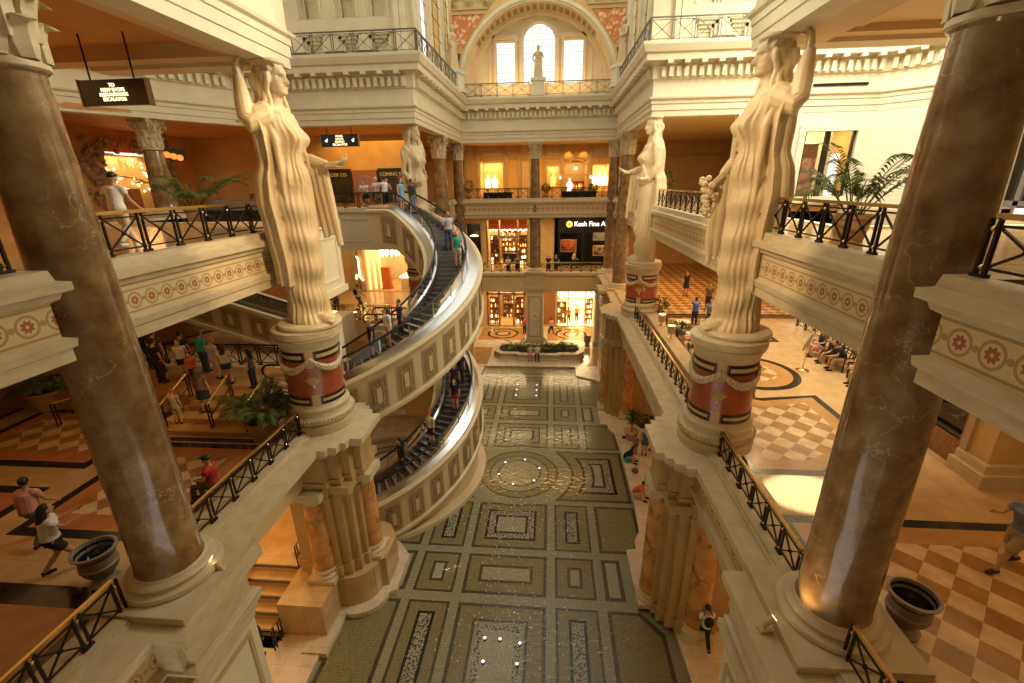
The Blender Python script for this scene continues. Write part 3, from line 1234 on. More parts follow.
def ex3(m):
    for x in (-8.2, -7.1, -4.3, -3.0, -1.9, -.6, .98, 3.65, 5.6):
        m.box(x - .14, x + .14, 45.86, 46, 13.3, 18.0, 2)
    m.box(-30, 24, 45.9, 46, 16.75, 16.95, 2)
    for a, b in ((-6.6, -4.6), (-.3, .7), (3.9, 5.3)):
        m.box(a, b, 45.93, 46, 17.1, 17.7, 1)
    m.box(-2.8, -2.1, 45.9, 46, 13.3, 16.6, 1)


wall_y('wall_far', 46, .3, -30, 24, 13.3, 18.1, SHOPS_3, extra=ex3)
wall_x('wall_right', 15.4, .3, -6, 27, 0, 13.3, mat='plaster')
wall_x('wall_right', 16.0, .3, 27, 46, 0, 18.1, [(28.5, 31.5, 6.7, 10), (33, 36, 6.7, 10.2), (28.5, 34, 13.4, 16.0)])
wall_x('wall_right', 12.5, .3, -6, 46, .15, 5.3)
wall_x('wall_left', -26.3, .3, -6, 46, 0, 18.3, [(26.2, 30.2, 13.3, 16.8)], mat='orange')
m = MB()
m.box(-30, -29.8, 25.5, 31, 13.3, 17)
struct('wall_left', m, [M['ochre']])
wall_x('wall_left', -15.3, .3, -6, 46, .1, 5.3, mat='ochre')
wall_y('wall_back', -6.3, .3, -30, 24, 0, 30, mat='plaster')
# right: closing wall at gallery level between the near bay and the transept
wall_x('wall_right', 20.6, .3, -6, 25, 13.3, 24, [(17.0, 24.0, 13.8, 22)], mat='plaster')
# right transept back wall with the shop window
TW = wall_y('wall_transept', 26.72, .35, 9.9, 16.32, 13.3, 17.86, [(13.05, 15.6, 13.75, 16.95)], mat='plaster_white')
m = MB()
m.prism([(16.3, 26.72), (18.3, 24.62), (18.6, 24.85), (16.4, 27.1)], 13.3, 17.86)
m.box(9.6, 10.1, 26.6, 27.1, 13.3, 17.9)
struct('wall_transept', m, [M['plaster_white']])
m = MB()
for a, b, c, d in ((12.75, 13.05, 13.5, 17.25), (15.6, 15.9, 13.5, 17.25), (13.05, 15.6, 16.95, 17.25), (13.05, 15.6, 13.45, 13.75)):
    m.box(a, b, 26.6, 26.75, c, d)
trim(m, [M['plaster_white']])
# dark framed glazing right of the transept wall
m = MB()
for y in (24.4, 22.4, 20.4, 18.4, 17.1):
    m.box(20.3, 20.6, y - .12, y + .12, 13.3, 22)
for z in (13.5, 17.2, 19.6, 21.8):
    m.box(20.3, 20.55, 17, 24.4, z - .1, z + .1)
o = struct('window_1', m, [plain('grey_window_frame', (.16, .14, .13), .4)])
m = MB()
m.box(20.42, 20.46, 17, 24.4, 13.5, 21.9)
struct('window_1', m, [M['glass_dark']])
# slot vent above the window
m = MB()
m.box(13.0, 15.6, 26.62, 26.72, 19.0, 19.12)
tag(obj('air_vent', m, M['bronze'], loc=(0, 0.0, 0)), 'thin dark slot vent in the pale frieze above the shop window', 'vent')

# left upper level: wall behind the far left gallery, with dark shopfronts
wall_y('wall_left', 33.5, .3, -30, -9.5, 13.3, 18.1, [(-17.5, -11.9, 13.5, 15.7)], mat='ochre')
# left middle level: wall under the transept with the bright shop
wall_y('wall_left', 34.5, .3, -30, -9.2, 6.65, 12.0, [(-14.6, -10.9, 6.7, 10.4)], mat='ochre')
m = MB()
for x in (-15.3, -14.75, -10.75, -10.1):
    m.box(x - .18, x + .18, 34.3, 34.5, 6.65, 11.2)
trim(m, [M['panel_frame']])
# curved wall of the left galleries at the transept end
m = MB()
m.sweep([(-21.5, 15), (-21.8, 19), (-20.5, 22.5), (-18.5, 26.5), (-17.5, 30)], [(0, 6.65), (.3, 6.65), (.3, 11.8), (0, 11.8)], side=-1)
struct('wall_left', m, [M['wood']])

# piers between ground and middle levels
def pier(x, y, hx, hy, dirs):
    m = MB()
    z1 = 6.76
    m.box(x - hx, x + hx, y - hy, y + hy, .1, 5.5)
    m.box(x - hx - .08, x + hx + .08, y - hy - .08, y + hy + .08, .1, .6, 1)
    m.box(x - hx - .05, x + hx + .05, y - hy - .05, y + hy + .05, .6, .75, 1)
    m.box(x - hx - .1, x + hx + .1, y - hy - .1, y + hy + .1, 5.3, 5.5, 1)
    m.box(x - hx - .16, x + hx + .16, y - hy - .16, y + hy + .16, 5.5, 5.72, 1)
    m.box(x - hx - .02, x + hx + .02, y - hy - .02, y + hy + .02, 5.72, z1, 1)
    for sx in dirs:
        if sx in (-1, 1):
            X = x + sx * hx
            a, b = sorted((X, X + sx * .05))
            for y0, y1, c, d in ((y - hy + .25, y - hy + .35, 1, 4.9), (y + hy - .35, y + hy - .25, 1, 4.9), (y - hy + .35, y + hy - .35, 4.8, 4.9), (y - hy + .35, y + hy - .35, 1, 1.1)):
                m.box(a, b, y0, y1, c, d, 2)
            m.box(min(X, X + sx * .02), max(X, X + sx * .02), y - hy + .36, y + hy - .36, 1.11, 4.79, 3)
            ring = [(X + sx * .03, y + .33 * math.cos(t), 2.9 + .33 * math.sin(t)) for t in [2 * PI * k / 24 for k in range(25)]]
            m.tube(ring, .06, 8, 0, caps=False)
        if sx == 'f':
            Y = y - hy
            for x0, x1, c, d in ((x - hx + .2, x - hx + .3, 1, 4.9), (x + hx - .3, x + hx - .2, 1, 4.9), (x - hx + .3, x + hx - .3, 4.8, 4.9), (x - hx + .3, x + hx - .3, 1, 1.1)):
                m.box(x0, x1, Y - .05, Y, c, d, 2)
            m.box(x - hx + .31, x + hx - .31, Y - .02, Y, 1.11, 4.79, 3)
            ring = [(x + .3 * math.cos(t), Y - .03, 2.9 + .3 * math.sin(t)) for t in [2 * PI * k / 24 for k in range(25)]]
            m.tube(ring, .06, 8, 0, caps=False)
    return struct('wall_pier', m, [M['plaster'], M['travertine'], M['panel_frame'], M['plaster']])


pier(4.75, 6.48, .85, .95, (-1,))
pier(-7.72, 6.48, .8, .95, (1,))
pier(-1.35, 41.0, .8, .8, ('f',))
pier(4.75, 40.6, .62, .8, ('f',))
pier(-7.9, 40.6, .7, .8, ('f',))
pier(4.9, 34.4, .8, .95, (-1, 'f'))

# right middle level: ochre pier with shop vitrine beside it
m = MB()
m.box(11.9, 15.4, 11.45, 12.2, 6.65, 12.0)
m.box(11.65, 15.4, 11.2, 12.3, 6.65, 7.05, 1)
m.box(11.75, 15.4, 11.3, 12.25, 7.05, 7.3, 1)
m.box(11.8, 11.95, 12.05, 12.25, 7.3, 12, 2)
struct('wall_pier', m, [M['ochre'], M['travertine'], M['panel_frame']])
m = MB()
m.box(11.9, 15.4, 12.25, 15.8, 6.65, 7.4)
m.box(11.9, 15.4, 12.25, 15.8, 9.9, 11.9)
m.box(15.0, 15.4, 12.25, 15.8, 7.3, 10)
for y in (12.25, 13.95, 15.65):
    m.box(11.9, 12.1, y, y + .15, 7.4, 10.0)
struct('window_2', m, [M['wood']])
m = MB()
m.box(12.0, 12.03, 12.3, 15.75, 7.4, 9.95)
struct('window_2', m, [M['glass_dark']])

# ------------------------------------------------------------ clustered piers under the drums
def cluster(cx, cy, zb, sgn):
    m = MB()
    r = 1.0
    m.box(cx - .95, cx + .95, cy - .95, cy + .95, zb, 5.3)
    dirs = [(-1, 0), (0, -1), (1, 0), (0, 1)]
    for dx, dy in dirs:
        # flat pilasters stepping back at each side of every column
        for k, (o, w) in enumerate(((.42, .17), (.72, .17))):
            for s in (-1, 1):
                px = cx + dx * (1.12 - .16 * k) + (0 if dx else s * o)
                py = cy + dy * (1.12 - .16 * k) + (0 if dy else s * o)
                m.box(px - w, px + w, py - w, py + w, zb + .45, 5.02)
                m.box(px - w - .06, px + w + .06, py - w - .06, py + w + .06, zb, zb + .45, 1)
                m.box(px - w - .06, px + w + .06, py - w - .06, py + w + .06, 4.72, 4.9, 1)
    m.box(cx - 1.3, cx + 1.3, cy - 1.3, cy + 1.3, 5.0, 5.3, 1)
    # stepped architrave blocks below the ledge
    for k, (a, b) in enumerate(((1.5, .47), (1.25, .85), (.98, 1.12), (.62, 1.38))):
        m.box(cx - a, cx + a, cy - b, cy + b, 4.95, 6.63, 1)
        m.box(cx - a - .05, cx + a + .05, cy - b - .05, cy + b + .05, 5.3, 5.5, 1)
        m.box(cx - a - .04, cx + a + .04, cy - b - .04, cy + b + .04, 6.3, 6.5, 1)
    struct('wall_pier', m, [M['lamplit_pilaster'], M['lamplit_pilaster']])


CLX = {1: 5.05, -1: -7.85}
for s in (1, -1):
    for yy in (12.95 if s > 0 else 13.2, 2 * YM - 12.95):
        cluster(CLX[s], yy, 0.15 if (s > 0 or yy > 20) else 1.5, s)

# ------------------------------------------------------------ works above the entablature
ZT = 21.1
m = MB()
m.box(-24, -7.0, 28.0, 42.5, 20.9, ZT)
m.box(5, 24, 28.0, 42.5, 20.9, ZT)
m.box(-9, 6.5, 41, 43, 20.9, ZT)
struct('floor', m, [M['plaster']])


def niche_wall(x0, x1, cols, rows, y=29.5):
    holes = [(c - .62, c + .62, r, r + 1.45) for c in cols for r in rows]
    o = wall_y('wall_upper', y, .6, x0, x1, ZT, 31, holes, mat='plaster')
    m = MB()
    for c in cols:
        for r in rows:
            for k in range(3):
                w = .62 - .14 * k
                yy = y + .12 + .16 * k
                m.box(c - .62, c - w + .14 if k < 2 else c - w, yy, y + .6, r, r + 1.45)
                m.box(c + w - .14 if k < 2 else c + w, c + .62, yy, y + .6, r, r + 1.45)
                m.box(c - .62, c + .62, yy, y + .6, r + 1.45 - .16 * (k + 1), r + 1.45)
            m.box(c - .7, c + .7, y + .5, y + .62, r - .1, r + 1.5)
            m.box(c - .75, c + .75, y - .05, y, r + 1.45, r + 1.53)
            m.box(c - .75, c - .63, y - .05, y, r, r + 1.5)
            m.box(c + .63, c + .75, y - .05, y, r, r + 1.5)
    trim(m, [M['plaster']])


niche_wall(-16.5, -7.8, [-13.9, -11.75, -9.95], [21.4, 23.7])
niche_wall(5.5, 16.5, [8.3, 10.1, 12.1], [21.4, 23.6])
m = MB()
for x in (-8.75, -8.4):
    m.box(x - .16, x + .16, 29.2, 29.6, ZT, 31)
for x in (7.0, 6.66):
    m.box(x - .15, x + .15, 29.2, 29.6, ZT, 31)
m.box(-24, -16.3, 29.5, 30, ZT, 31)
m.box(16.3, 24, 29.5, 30, ZT, 31)
trim(m, [M['plaster']])
# near upper walls above the near bays
m = MB()
m.box(-13, -8.15, -6, 13.5, 21.05, 30)
m.box(5.9, 11, -6, 13.5, 21.05, 30)
struct('wall_upper', m, [M['plaster']])

# unseen roof slabs added to keep sky light off near end and left side
m = MB()
m.box(-13, 11, -6.3, 11.0, 29.7, 30.2)
m.box(-26, -9.5, 6.0, 29.4, 31.0, 31.3)
struct('ceiling', m, [M['plaster']])
# side clerestory walls with tall windows
for s, X in ((-1, -7.75), (1, 5.4)):
    a, b = (X - .14, X) if s < 0 else (X, X + .14)
    wall_x('wall_clerestory', a, .14, 29.4, 39.4, ZT, 33, [(30.6, 32.4, 21.6, 31), (33.6, 36.4, 21.6, 31), (37.4, 39.2, 21.6, 31)], mat='plaster')
    m = MB()
    for y0, y1 in ((30.6, 32.4), (33.6, 36.4), (37.4, 39.2)):
        for k in range(2):
            y = y0 + (y1 - y0) * (k + .5) / 2
            m.box(a + .05, a + .08, y - .015, y + .015, 21.6, 31)
        for z in range(22, 31):
            m.box(a + .05, a + .08, y0, y1, z - .015, z + .015)
    struct('window_3' if s < 0 else 'window_4', m, [M['bronze']])
    m = MB()
    for y in (30.1, 33.0, 36.9):
        m.box(X - .18, X + .06, y - .3, y + .3, ZT, 32)
        m.box(X - .2, X + .1, y - .36, y + .36, 27.8, 28.1)
    trim(m, [M['plaster']])

# lunette wall at the far end: three windows under a great arch
LC = -1.15
wx = [(-4.55, -3.05), (-2.35, .2), (.9, 2.45)]
def arc(r, z0, n=32, a0=0, a1=PI, c=LC):
    return [(c + r * math.cos(a0 + (a1 - a0) * k / n), z0 + r * math.sin(a0 + (a1 - a0) * k / n)) for k in range(n + 1)]


def xz_poly(m, pts, y0, y1, mi=0):
    """extrude an XZ outline from y0 to y1"""
    n = len(pts)
    vs = [(p[0], y0, p[1]) for p in pts] + [(p[0], y1, p[1]) for p in pts]
    fs = [tuple(range(n)), tuple(reversed([n + i for i in range(n)]))]
    for i in range(n):
        fs.append((i, n + i, n + (i + 1) % n, (i + 1) % n))
    m.add(vs, fs, mi)


def arch_band(m, r0, r1, z0, y0, y1, mi=0, c=LC, n=32):
    a, b = arc(r0, z0, n, c=c), arc(r1, z0, n, c=c)
    for k in range(n):
        q = [a[k], b[k], b[k + 1], a[k + 1]]
        xz_poly(m, q, y0, y1, mi)


def lunette():
    m = MB()
    y0, y1 = 42.0, 42.5
    cx = (wx[1][0] + wx[1][1]) / 2
    hw = (wx[1][1] - wx[1][0]) / 2
    zs = 25.35
    m.box(-10, wx[0][0], y0, y1, ZT, 30)
    m.box(wx[0][1], wx[1][0], y0, y1, ZT, 30)
    m.box(wx[1][1], wx[2][0], y0, y1, ZT, 30)
    m.box(wx[2][1], 8, y0, y1, ZT, 30)
    for a, b in wx:
        m.box(a, b, y0, y1, ZT, 22.3)
    for a, b in (wx[0], wx[2]):
        m.box(a, b, y0, y1, 25.4, 30)
    top = arc(hw, zs, 20, c=cx)
    for k in range(20):
        p, q = top[k], top[k + 1]
        xz_poly(m, [q, p, (p[0], 30), (q[0], 30)], y0, y1)
    struct('wall_lunette', m, [M['plaster']])
    m = MB()
    # window surrounds
    for a, b in (wx[0], wx[2]):
        m.box(a - .22, a, 41.85, 42, 22.2, 25.6)
        m.box(b, b + .22, 41.85, 42, 22.2, 25.6)
        m.box(a - .3, b + .3, 41.8, 42, 25.5, 25.8)
    arch_band(m, hw, hw + .32, zs, 41.8, 42.0, c=cx)
    arch_band(m, hw + .32, hw + .5, zs, 41.88, 42.0, c=cx)
    for x in (wx[1][0] - .32, wx[1][1]):
        m.box(x, x + .32, 41.8, 42, 22.2, zs)
    m.box(LC - 5.6, wx[0][0] - .22, 41.9, 42, 25.5, 25.75)
    # panels flanking
    for x0, x1 in ((-6.4, -5.1), (3.1, 4.2)):
        m.box(x0, x0 + .1, 41.92, 42, 21.6, 25)
        m.box(x1 - .1, x1, 41.92, 42, 21.6, 25)
        m.box(x0, x1, 41.92, 42, 21.6, 21.7)
    # great arch mouldings
    arch_band(m, 5.45, 5.6, 21.5, 41.8, 42)
    arch_band(m, 5.6, 5.85, 21.5, 41.6, 42)
    trim(m, [M['plaster']])
    # barrel band with gilded coffers, and the outer arch
    m = MB()
    arch_band(m, 5.85, 6.1, 21.5, 40.0, 42, n=36)
    for k in range(8, 29):
        t = PI * (k + .5) / 36
        c = Vector((LC + 5.84 * math.cos(t), 40.9, 21.5 + 5.84 * math.sin(t)))
        rad = Vector((math.cos(t), 0, math.sin(t)))
        tan = Vector((-math.sin(t), 0, math.cos(t)))
        m.obox(c, tan * .2, (0, .55, 0), rad * .05, 1)
        m.obox(c - rad * .02, tan * .12, (0, .4, 0), rad * .05, 2)
    arch_band(m, 5.85, 6.25, 21.5, 39.75, 40.1, n=36)
    arch_band(m, 5.98, 6.12, 21.5, 39.65, 39.8, n=36)
    trim(m, [M['plaster'], M['panel_frame'], M['panel_brown']])
    # spandrels with red painted panels, dark band, and gold framed pictures above
    m = MB()
    for s in (-1, 1):
        pts = [(LC + s * 6.2 * math.cos(t), 21.5 + 6.2 * math.sin(t)) for t in [PI / 2 * k / 14 for k in range(15)]]
        pts += [(LC, 33), (LC + s * 8.6, 33), (LC + s * 8.6, 21.5)]
        if s > 0:
            pts = list(reversed(pts))
        xz_poly(m, pts, 39.95, 40.2)
    struct('wall_spandrel', m, [M['ochre']])


lunette()
# windows of the lunette: iron grilles and panes
m = MB()
cx = -1.075
for a, b, zt in ((wx[0][0], wx[0][1], 25.0), (wx[1][0], wx[1][1], 26.5), (wx[2][0], wx[2][1], 25.0)):
    n = 4 if b - a < 2 else 7
    for k in range(n + 1):
        x = a + (b - a) * k / n
        zz = zt if b - a < 2 else 25.35 + math.sqrt(max(0, 1.27 ** 2 - (x - cx) ** 2))
        m.box(x - .012, x + .012, 42.2, 42.23, 22.3, max(zz, 22.4))
    z = 22.3
    while z < zt:
        h = 1.27 if z < 25.35 else math.sqrt(max(0, 1.27 ** 2 - (z - 25.35) ** 2))
        x0, x1 = (a, b) if b - a < 2 else (cx - h, cx + h)
        m.box(x0, x1, 42.2, 42.23, z - .012, z + .012)
        z += .45
struct('window_5', m, [plain('pale_iron_grille', (.3, .28, .24), .5)])
m = MB()
m.box(-4.55, 2.45, 42.3, 42.33, 22.3, 26.7)
struct('window_5', m, [M['glass']])
# ================================================================ columns
def leaf_strip(m, base, out, up, w, h, curl, mi=0):
    """an acanthus leaf: rises along the bell and curls outward at its tip, with thickness"""
    base, out, up = Vector(base), Vector(out).normalized(), Vector(up)
    side = out.cross(up).normalized()
    ns, nw = 7, 5
    fr, bk = [], []
    for i in range(ns):
        t = i / (ns - 1)
        zz = h * (t if t < .8 else .8 + (t - .8) * .3)
        oo = .05 + curl * max(0, (t - .45) / .55) ** 2
        if t > .85:
            zz -= .12 * h
        ww = w * (.75 + .35 * math.sin(PI * min(1, t * 1.1))) * (1 if t < .9 else .55)
        for j in range(nw):
            q = (j / (nw - 1) - .5)
            rib = .035 * (1 - abs(q) * 2) + .02 * math.cos(q * 18)
            p = base + up * zz + out * (oo + rib) + side * ww * q
            fr.append(p)
            bk.append(p - out * .06)
    n = ns * nw
    fs = []
    for i in range(ns - 1):
        for j in range(nw - 1):
            a = i * nw + j
            fs.append((a, a + 1, a + nw + 1, a + nw))
            fs.append((n + a, n + a + nw, n + a + nw + 1, n + a + 1))
    for i in range(ns - 1):
        for j in (0, nw - 1):
            a, b = i * nw + j, (i + 1) * nw + j
            fs.append((a, b, n + b, n + a) if j == 0 else (a, n + a, n + b, b))
    for j in range(nw - 1):
        a = (ns - 1) * nw + j
        fs.append((a, a + 1, n + a + 1, n + a))
    m.add(fr + bk, fs, mi)


def capital_mb(r, h):
    """Corinthian capital on a shaft of radius r, height h, base at z=0"""
    m = MB()
    m.lathe([(r * 1.02, -.06), (r * 1.12, -.03), (r * 1.12, .04), (r * 1.0, .07), (r * .98, h * .45), (r * 1.1, h * .75), (r * 1.38, h * .87)], 28)
    for row, (n, z, hh, w, cu, off) in enumerate(((8, .07, h * .42, r * .72, r * .42, 0), (8, h * .2, h * .52, r * .62, r * .5, PI / 8))):
        for k in range(n):
            t = 2 * PI * k / n + off
            d = (math.cos(t), math.sin(t), 0)
            leaf_strip(m, (d[0] * r * .98, d[1] * r * .98, z), d, (0, 0, 1), w, hh, cu)
    for k in range(4):
        t = PI / 4 + PI / 2 * k
        d = Vector((math.cos(t), math.sin(t), 0))
        sd = Vector((-d.y, d.x, 0))
        # corner volutes: a spiral scroll under each corner of the abacus
        c = d * r * 1.62 + Vector((0, 0, h * .74))
        pts = [d * r * 1.05 + Vector((0, 0, h * .5)), d * r * 1.25 + Vector((0, 0, h * .72)), d * r * 1.55 + Vector((0, 0, h * .87))]
        for q in range(12):
            a = PI / 2 - q * .6
            rr = r * .24 * (1 - q / 14)
            pts.append(c + d * rr * math.cos(a) + Vector((0, 0, rr * math.sin(a))))
        m.tube(pts, r * .09, 6)
        for s in (-1, 1):
            m.tube([d * r * .98 + sd * s * r * .35 + Vector((0, 0, h * .55)), d * r * 1.15 + sd * s * r * .55 + Vector((0, 0, h * .78))], r * .08, 6)
    # concave abacus with flowers
    pts = []
    R_ = r * 1.95
    for k in range(4):
        t = PI / 4 + PI / 2 * k
        a = Vector((math.cos(t), math.sin(t))) * R_
        b = Vector((math.cos(t + PI / 2), math.sin(t + PI / 2))) * R_
        for q in range(6):
            f = .06 + .88 * q / 5
            p = a.lerp(b, f)
            n = -(a + b).normalized()
            p = p + n * r * .3 * math.sin(PI * f)
            pts.append((p.x, p.y))
    m.prism(pts, h * .87, h * .95)
    m.prism([(x * 1.05, y * 1.05) for x, y in pts], h * .95, h)
    for k in range(4):
        t = PI / 2 * k
        m.ball((math.cos(t) * r * 1.18, math.sin(t) * r * 1.18, h * .92), r * .16, 8, 6)
    return m


def column(label, x, y, z0, z1, r, group=None, simple=False, stone='brown_marble', plinth=True):
    t = thing('marble_column', label, 'column', (x, y, z0), 0, group)
    H = z1 - z0
    ch = r * 2.55
    seg = 28 if simple else 56
    b = MB()
    pr = r * 1.85
    b.box(-pr, pr, -pr, pr, 0, .18 * r / .6)
    k = r / .62
    b.lathe([(r * 1.52, .17 * k), (r * 1.56, .23 * k), (r * 1.52, .3 * k), (r * 1.36, .325 * k), (r * 1.3, .35 * k), (r * 1.32, .39 * k), (r * 1.34, .43 * k), (r * 1.28, .47 * k), (r * 1.12, .49 * k), (r * 1.08, .53 * k), (r, .55 * k)], seg)
    obj('base', b, M['travertine'], t, smooth=SM)
    s = MB()
    zb, zt = .52 * k, H - ch
    prof = [(r * 1.05, zb), (r * 1.02, zb + .08)]
    for i in range(13):
        q = i / 12
        prof.append((r * (1.0 - .15 * q - .09 * q ** 4 + .03 * math.sin(PI * q)), zb + .1 + (zt - zb - .2) * q))
    prof += [(r * .84, zt - .06), (r * .84, zt)]
    s.lathe(prof, seg)
    obj('shaft', s, M[stone], t, smooth=SM)
    obj('capital', capital_mb(r * .8, ch), M['travertine'], t, loc=(0, 0, zt), smooth=SM)
    return t


column('huge brown marble column in the right foreground, rising past the palm on the upper level', 5.18, 6.6, 7.0, Z0, .57)
column('huge brown marble column in the left foreground, in front of the upper left balcony', -7.75, 6.7, 7.0, Z0, .58)
column('brown marble column standing on the middle of the far ledge', -1.35, 40.9, 7.0, Z0, .5, simple=True)
column('brown marble column of the far right corner, standing deeper of the right pair', 5.2, 40.6, 7.0, Z0, .5, simple=True)
column('brown marble column behind the far right caryatid, nearer of the right pair', 5.25, 34.2, 7.0, Z0, .56, simple=True)
column('brown marble column behind the far left caryatid, nearer of the left pair', -8.0, 34.2, 7.0, Z0, .56, simple=True)
column('brown marble column of the far left corner, deeper of the left pair', -7.9, 40.6, 7.0, Z0, .5, simple=True)
column('brown marble column on the upper left gallery beside the potted palm', -19.6, 22.6, 13.3, Z0, .52, simple=True)

# amber onyx columns of the clustered piers under the drums
CW = {(1, 0): ('right', 'nearest'), (-1, 0): ('left', 'nearest')}


def onyx(x, y, z0, label):
    t = thing('onyx_column', label, 'column', (x, y, z0), 0, 'amber onyx columns of the clustered piers')
    b = MB()
    b.box(-.5, .5, -.5, .5, 0, .16)
    b.lathe([(.47, .15), (.5, .22), (.46, .29), (.4, .32), (.46, .4), (.45, .45), (.43, .5)], 24)
    obj('base', b, M['travertine'], t, smooth=SM)
    s = MB()
    s.lathe([(.42, .48)] + [(.415 - .05 * q / 6, .5 + (4.05 - .0 - (z0 - .15)) * q / 6 * 1.0) for q in range(7)], 28)
    obj('shaft', s, M['onyx'], t, smooth=SM)
    c = MB()
    zt = .5 + 4.05 - (z0 - .15)
    c.lathe([(.31, zt - .02), (.36, zt), (.36, zt + .06), (.4, zt + .16), (.5, zt + .26)], 24)
    c.box(-.5, .5, -.5, .5, zt + .26, 5.25 - z0)
    obj('capital', c, M['travertine'], t, smooth=SM)


for s in (1, -1):
    for near in (1, 0):
        cy = (12.95 if s > 0 else 13.2) if near else 2 * YM - 12.95
        zb = 1.5 if (s < 0 and near) else .15
        side = 'right' if s > 0 else 'left'
        end = 'near' if near else 'far'
        for (dx, dy, nm) in ((-s, 0, 'facing the pool'), (0, -1, 'facing the viewer'), (s, 0, 'at the back'), (0, 1, 'on the side away from the viewer')):
            if not near and (dx, dy) in ((0, 1), (s, 0)):
                continue
            if near and dy == 1 and s > 0:
                pass
            onyx(CLX[s] + dx * 1.22, cy + dy * 1.22, zb, 'amber onyx column %s on the %s %s clustered pier' % (nm, end, side))


# ================================================================ painted drums carrying the statues
def arcbox(m, r0, r1, a0, a1, z0, z1, mi=0, n=10):
    vs, fs = [], []
    for k in range(n + 1):
        t = a0 + (a1 - a0) * k / n
        c, s_ = math.cos(t), math.sin(t)
        vs += [(r0 * c, r0 * s_, z0), (r1 * c, r1 * s_, z0), (r1 * c, r1 * s_, z1), (r0 * c, r0 * s_, z1)]
    for k in range(n):
        a, b = 4 * k, 4 * k + 4
        fs += [(a + 1, b + 1, b + 2, a + 2), (a + 2, b + 2, b + 3, a + 3), (a, b, b + 1, a + 1), (a + 3, b + 3, b, a)]
    fs += [(0, 1, 2, 3), (4 * n + 3, 4 * n + 2, 4 * n + 1, 4 * n)]
    m.add(vs, fs, mi)


def drum(label, x, y, rot):
    t = thing('drum_pedestal', label, 'pedestal', (x, y, 7.0), rot, 'painted drum pedestals under the caryatids')
    b = MB()
    prof = [(1.42, 0), (1.44, .16), (1.44, .3), (1.36, .33)]
    for k in range(9):
        a = -PI / 2 + PI * k / 8
        prof.append((1.32 + .12 * math.cos(a), .47 + .13 * math.sin(a)))
    prof += [(1.3, .64), (1.27, .72), (1.3, .76), (1.3, .86), (1.2, .92), (1.17, 1.0)]
    b.lathe(prof, 56)
    for k in range(56):   # rope moulding
        a = 2 * PI * k / 56
        b.tube([(1.44 * math.cos(a), 1.44 * math.sin(a), .4), (1.45 * math.cos(a + .06), 1.45 * math.sin(a + .06), .54)], .035, 5)
    obj('base', b, M['travertine'], t, smooth=SM)
    d = MB()
    d.lathe([(1.15, .98), (1.15, 2.88)], 56)
    obj('painted_drum', d, M['drum_red'], t, smooth=SM)
    for q in range(4):
        a = PI / 2 * q
        g = MB()
        arcbox(g, 1.14, 1.18, a - .13, a + .13, 2.3, 2.86)
        obj('gilt_strip', g, M['drum_gold'], t)
        g = MB()
        arcbox(g, 1.14, 1.18, a - .13, a + .13, 1.0, 1.38)
        obj('gilt_strip', g, M['drum_gold'], t)
        for z0, z1 in ((2.52, 2.82), (1.02, 1.3)):
            k0 = MB()
            for (za, zb) in ((z0, z0 + .09), (z1 - .09, z1)):
                arcbox(k0, 1.14, 1.17, a + .18, a + PI / 2 - .18, za, zb)
            arcbox(k0, 1.14, 1.165, a + .18, a + PI / 2 - .18, z0 + .085, z1 - .085, 1)
            arcbox(k0, 1.14, 1.172, a + .18, a + .24, z0, z1)
            arcbox(k0, 1.14, 1.172, a + PI / 2 - .24, a + PI / 2 - .18, z0, z1)
            obj('painted_band', k0, [M['black'], M['drum_gold']], t)
        g = MB()
        # palmette painted in the middle of each field
        am = a
        for w in range(7):
            ang = (w - 3) * .32
            p0 = (am, 1.55)
            pts = []
            for i in range(4):
                f = i / 3 * .36
                pts.append((1.165 * math.cos(am + math.sin(ang) * f / 1.15), 1.165 * math.sin(am + math.sin(ang) * f / 1.15), 1.72 + math.cos(ang) * f))
            g.tube(pts, [.02, .04, .04, .012], 5)
        g.ball((1.16 * math.cos(am), 1.16 * math.sin(am), 1.66), .08, 8, 6)
        obj('palmette', g, M['drum_gold'], t)
    sw = MB()
    for q in range(4):
        pts = []
        for i in range(13):
            f = i / 12
            a = PI / 2 * (q + f)
            z = 2.62 - .42 * math.sin(PI * f) ** .8
            pts.append((1.2 * math.cos(a), 1.2 * math.sin(a), z))
        sw.tube(pts, [.07 + .06 * math.sin(PI * i / 12) for i in range(13)], 7)
    obj('garland', sw, M['swag'], t, smooth=SM)
    c = MB()
    c.lathe([(1.16, 2.84), (1.17, 2.92), (1.2, 2.95), (1.22, 3.05), (1.32, 3.15), (1.34, 3.2), (1.3, 3.22), (1.36, 3.26), (1.38, 3.46), (1.3, 3.5)], 56)
    obj('cap', c, M['travertine'], t, smooth=SM)
    for ch in t.children:
        ch.scale = (.76, .76, 1)
    return t


DR = [('painted terracotta drum under the near right caryatid', 5.2, 12.85, -2.0),
      ('painted terracotta drum under the near left caryatid, beside the potted palm', -7.8, 13.3, -1.15),
      ('painted terracotta drum under the far right caryatid', 5.45, 27.0, -1.9),
      ('painted terracotta drum under the far left caryatid, half hidden by the escalator', -8.0, 27.7, -1.2)]
for i, a in enumerate(DR):
    t_ = drum(*a)
    if i == 2:
        t_.scale = (1, 1, .9)


# ================================================================ caryatids
def loft(m, secs):
    """closed rings of equal count -> tube with caps"""
    n = len(secs[0])
    vs = [p for s_ in secs for p in s_]
    fs = []
    for i in range(len(secs) - 1):
        for k in range(n):
            fs.append((i * n + k, i * n + (k + 1) % n, (i + 1) * n + (k + 1) % n, (i + 1) * n + k))
    fs.append(tuple(reversed(range(n))))
    fs.append(tuple((len(secs) - 1) * n + k for k in range(n)))
    m.add(vs, fs)


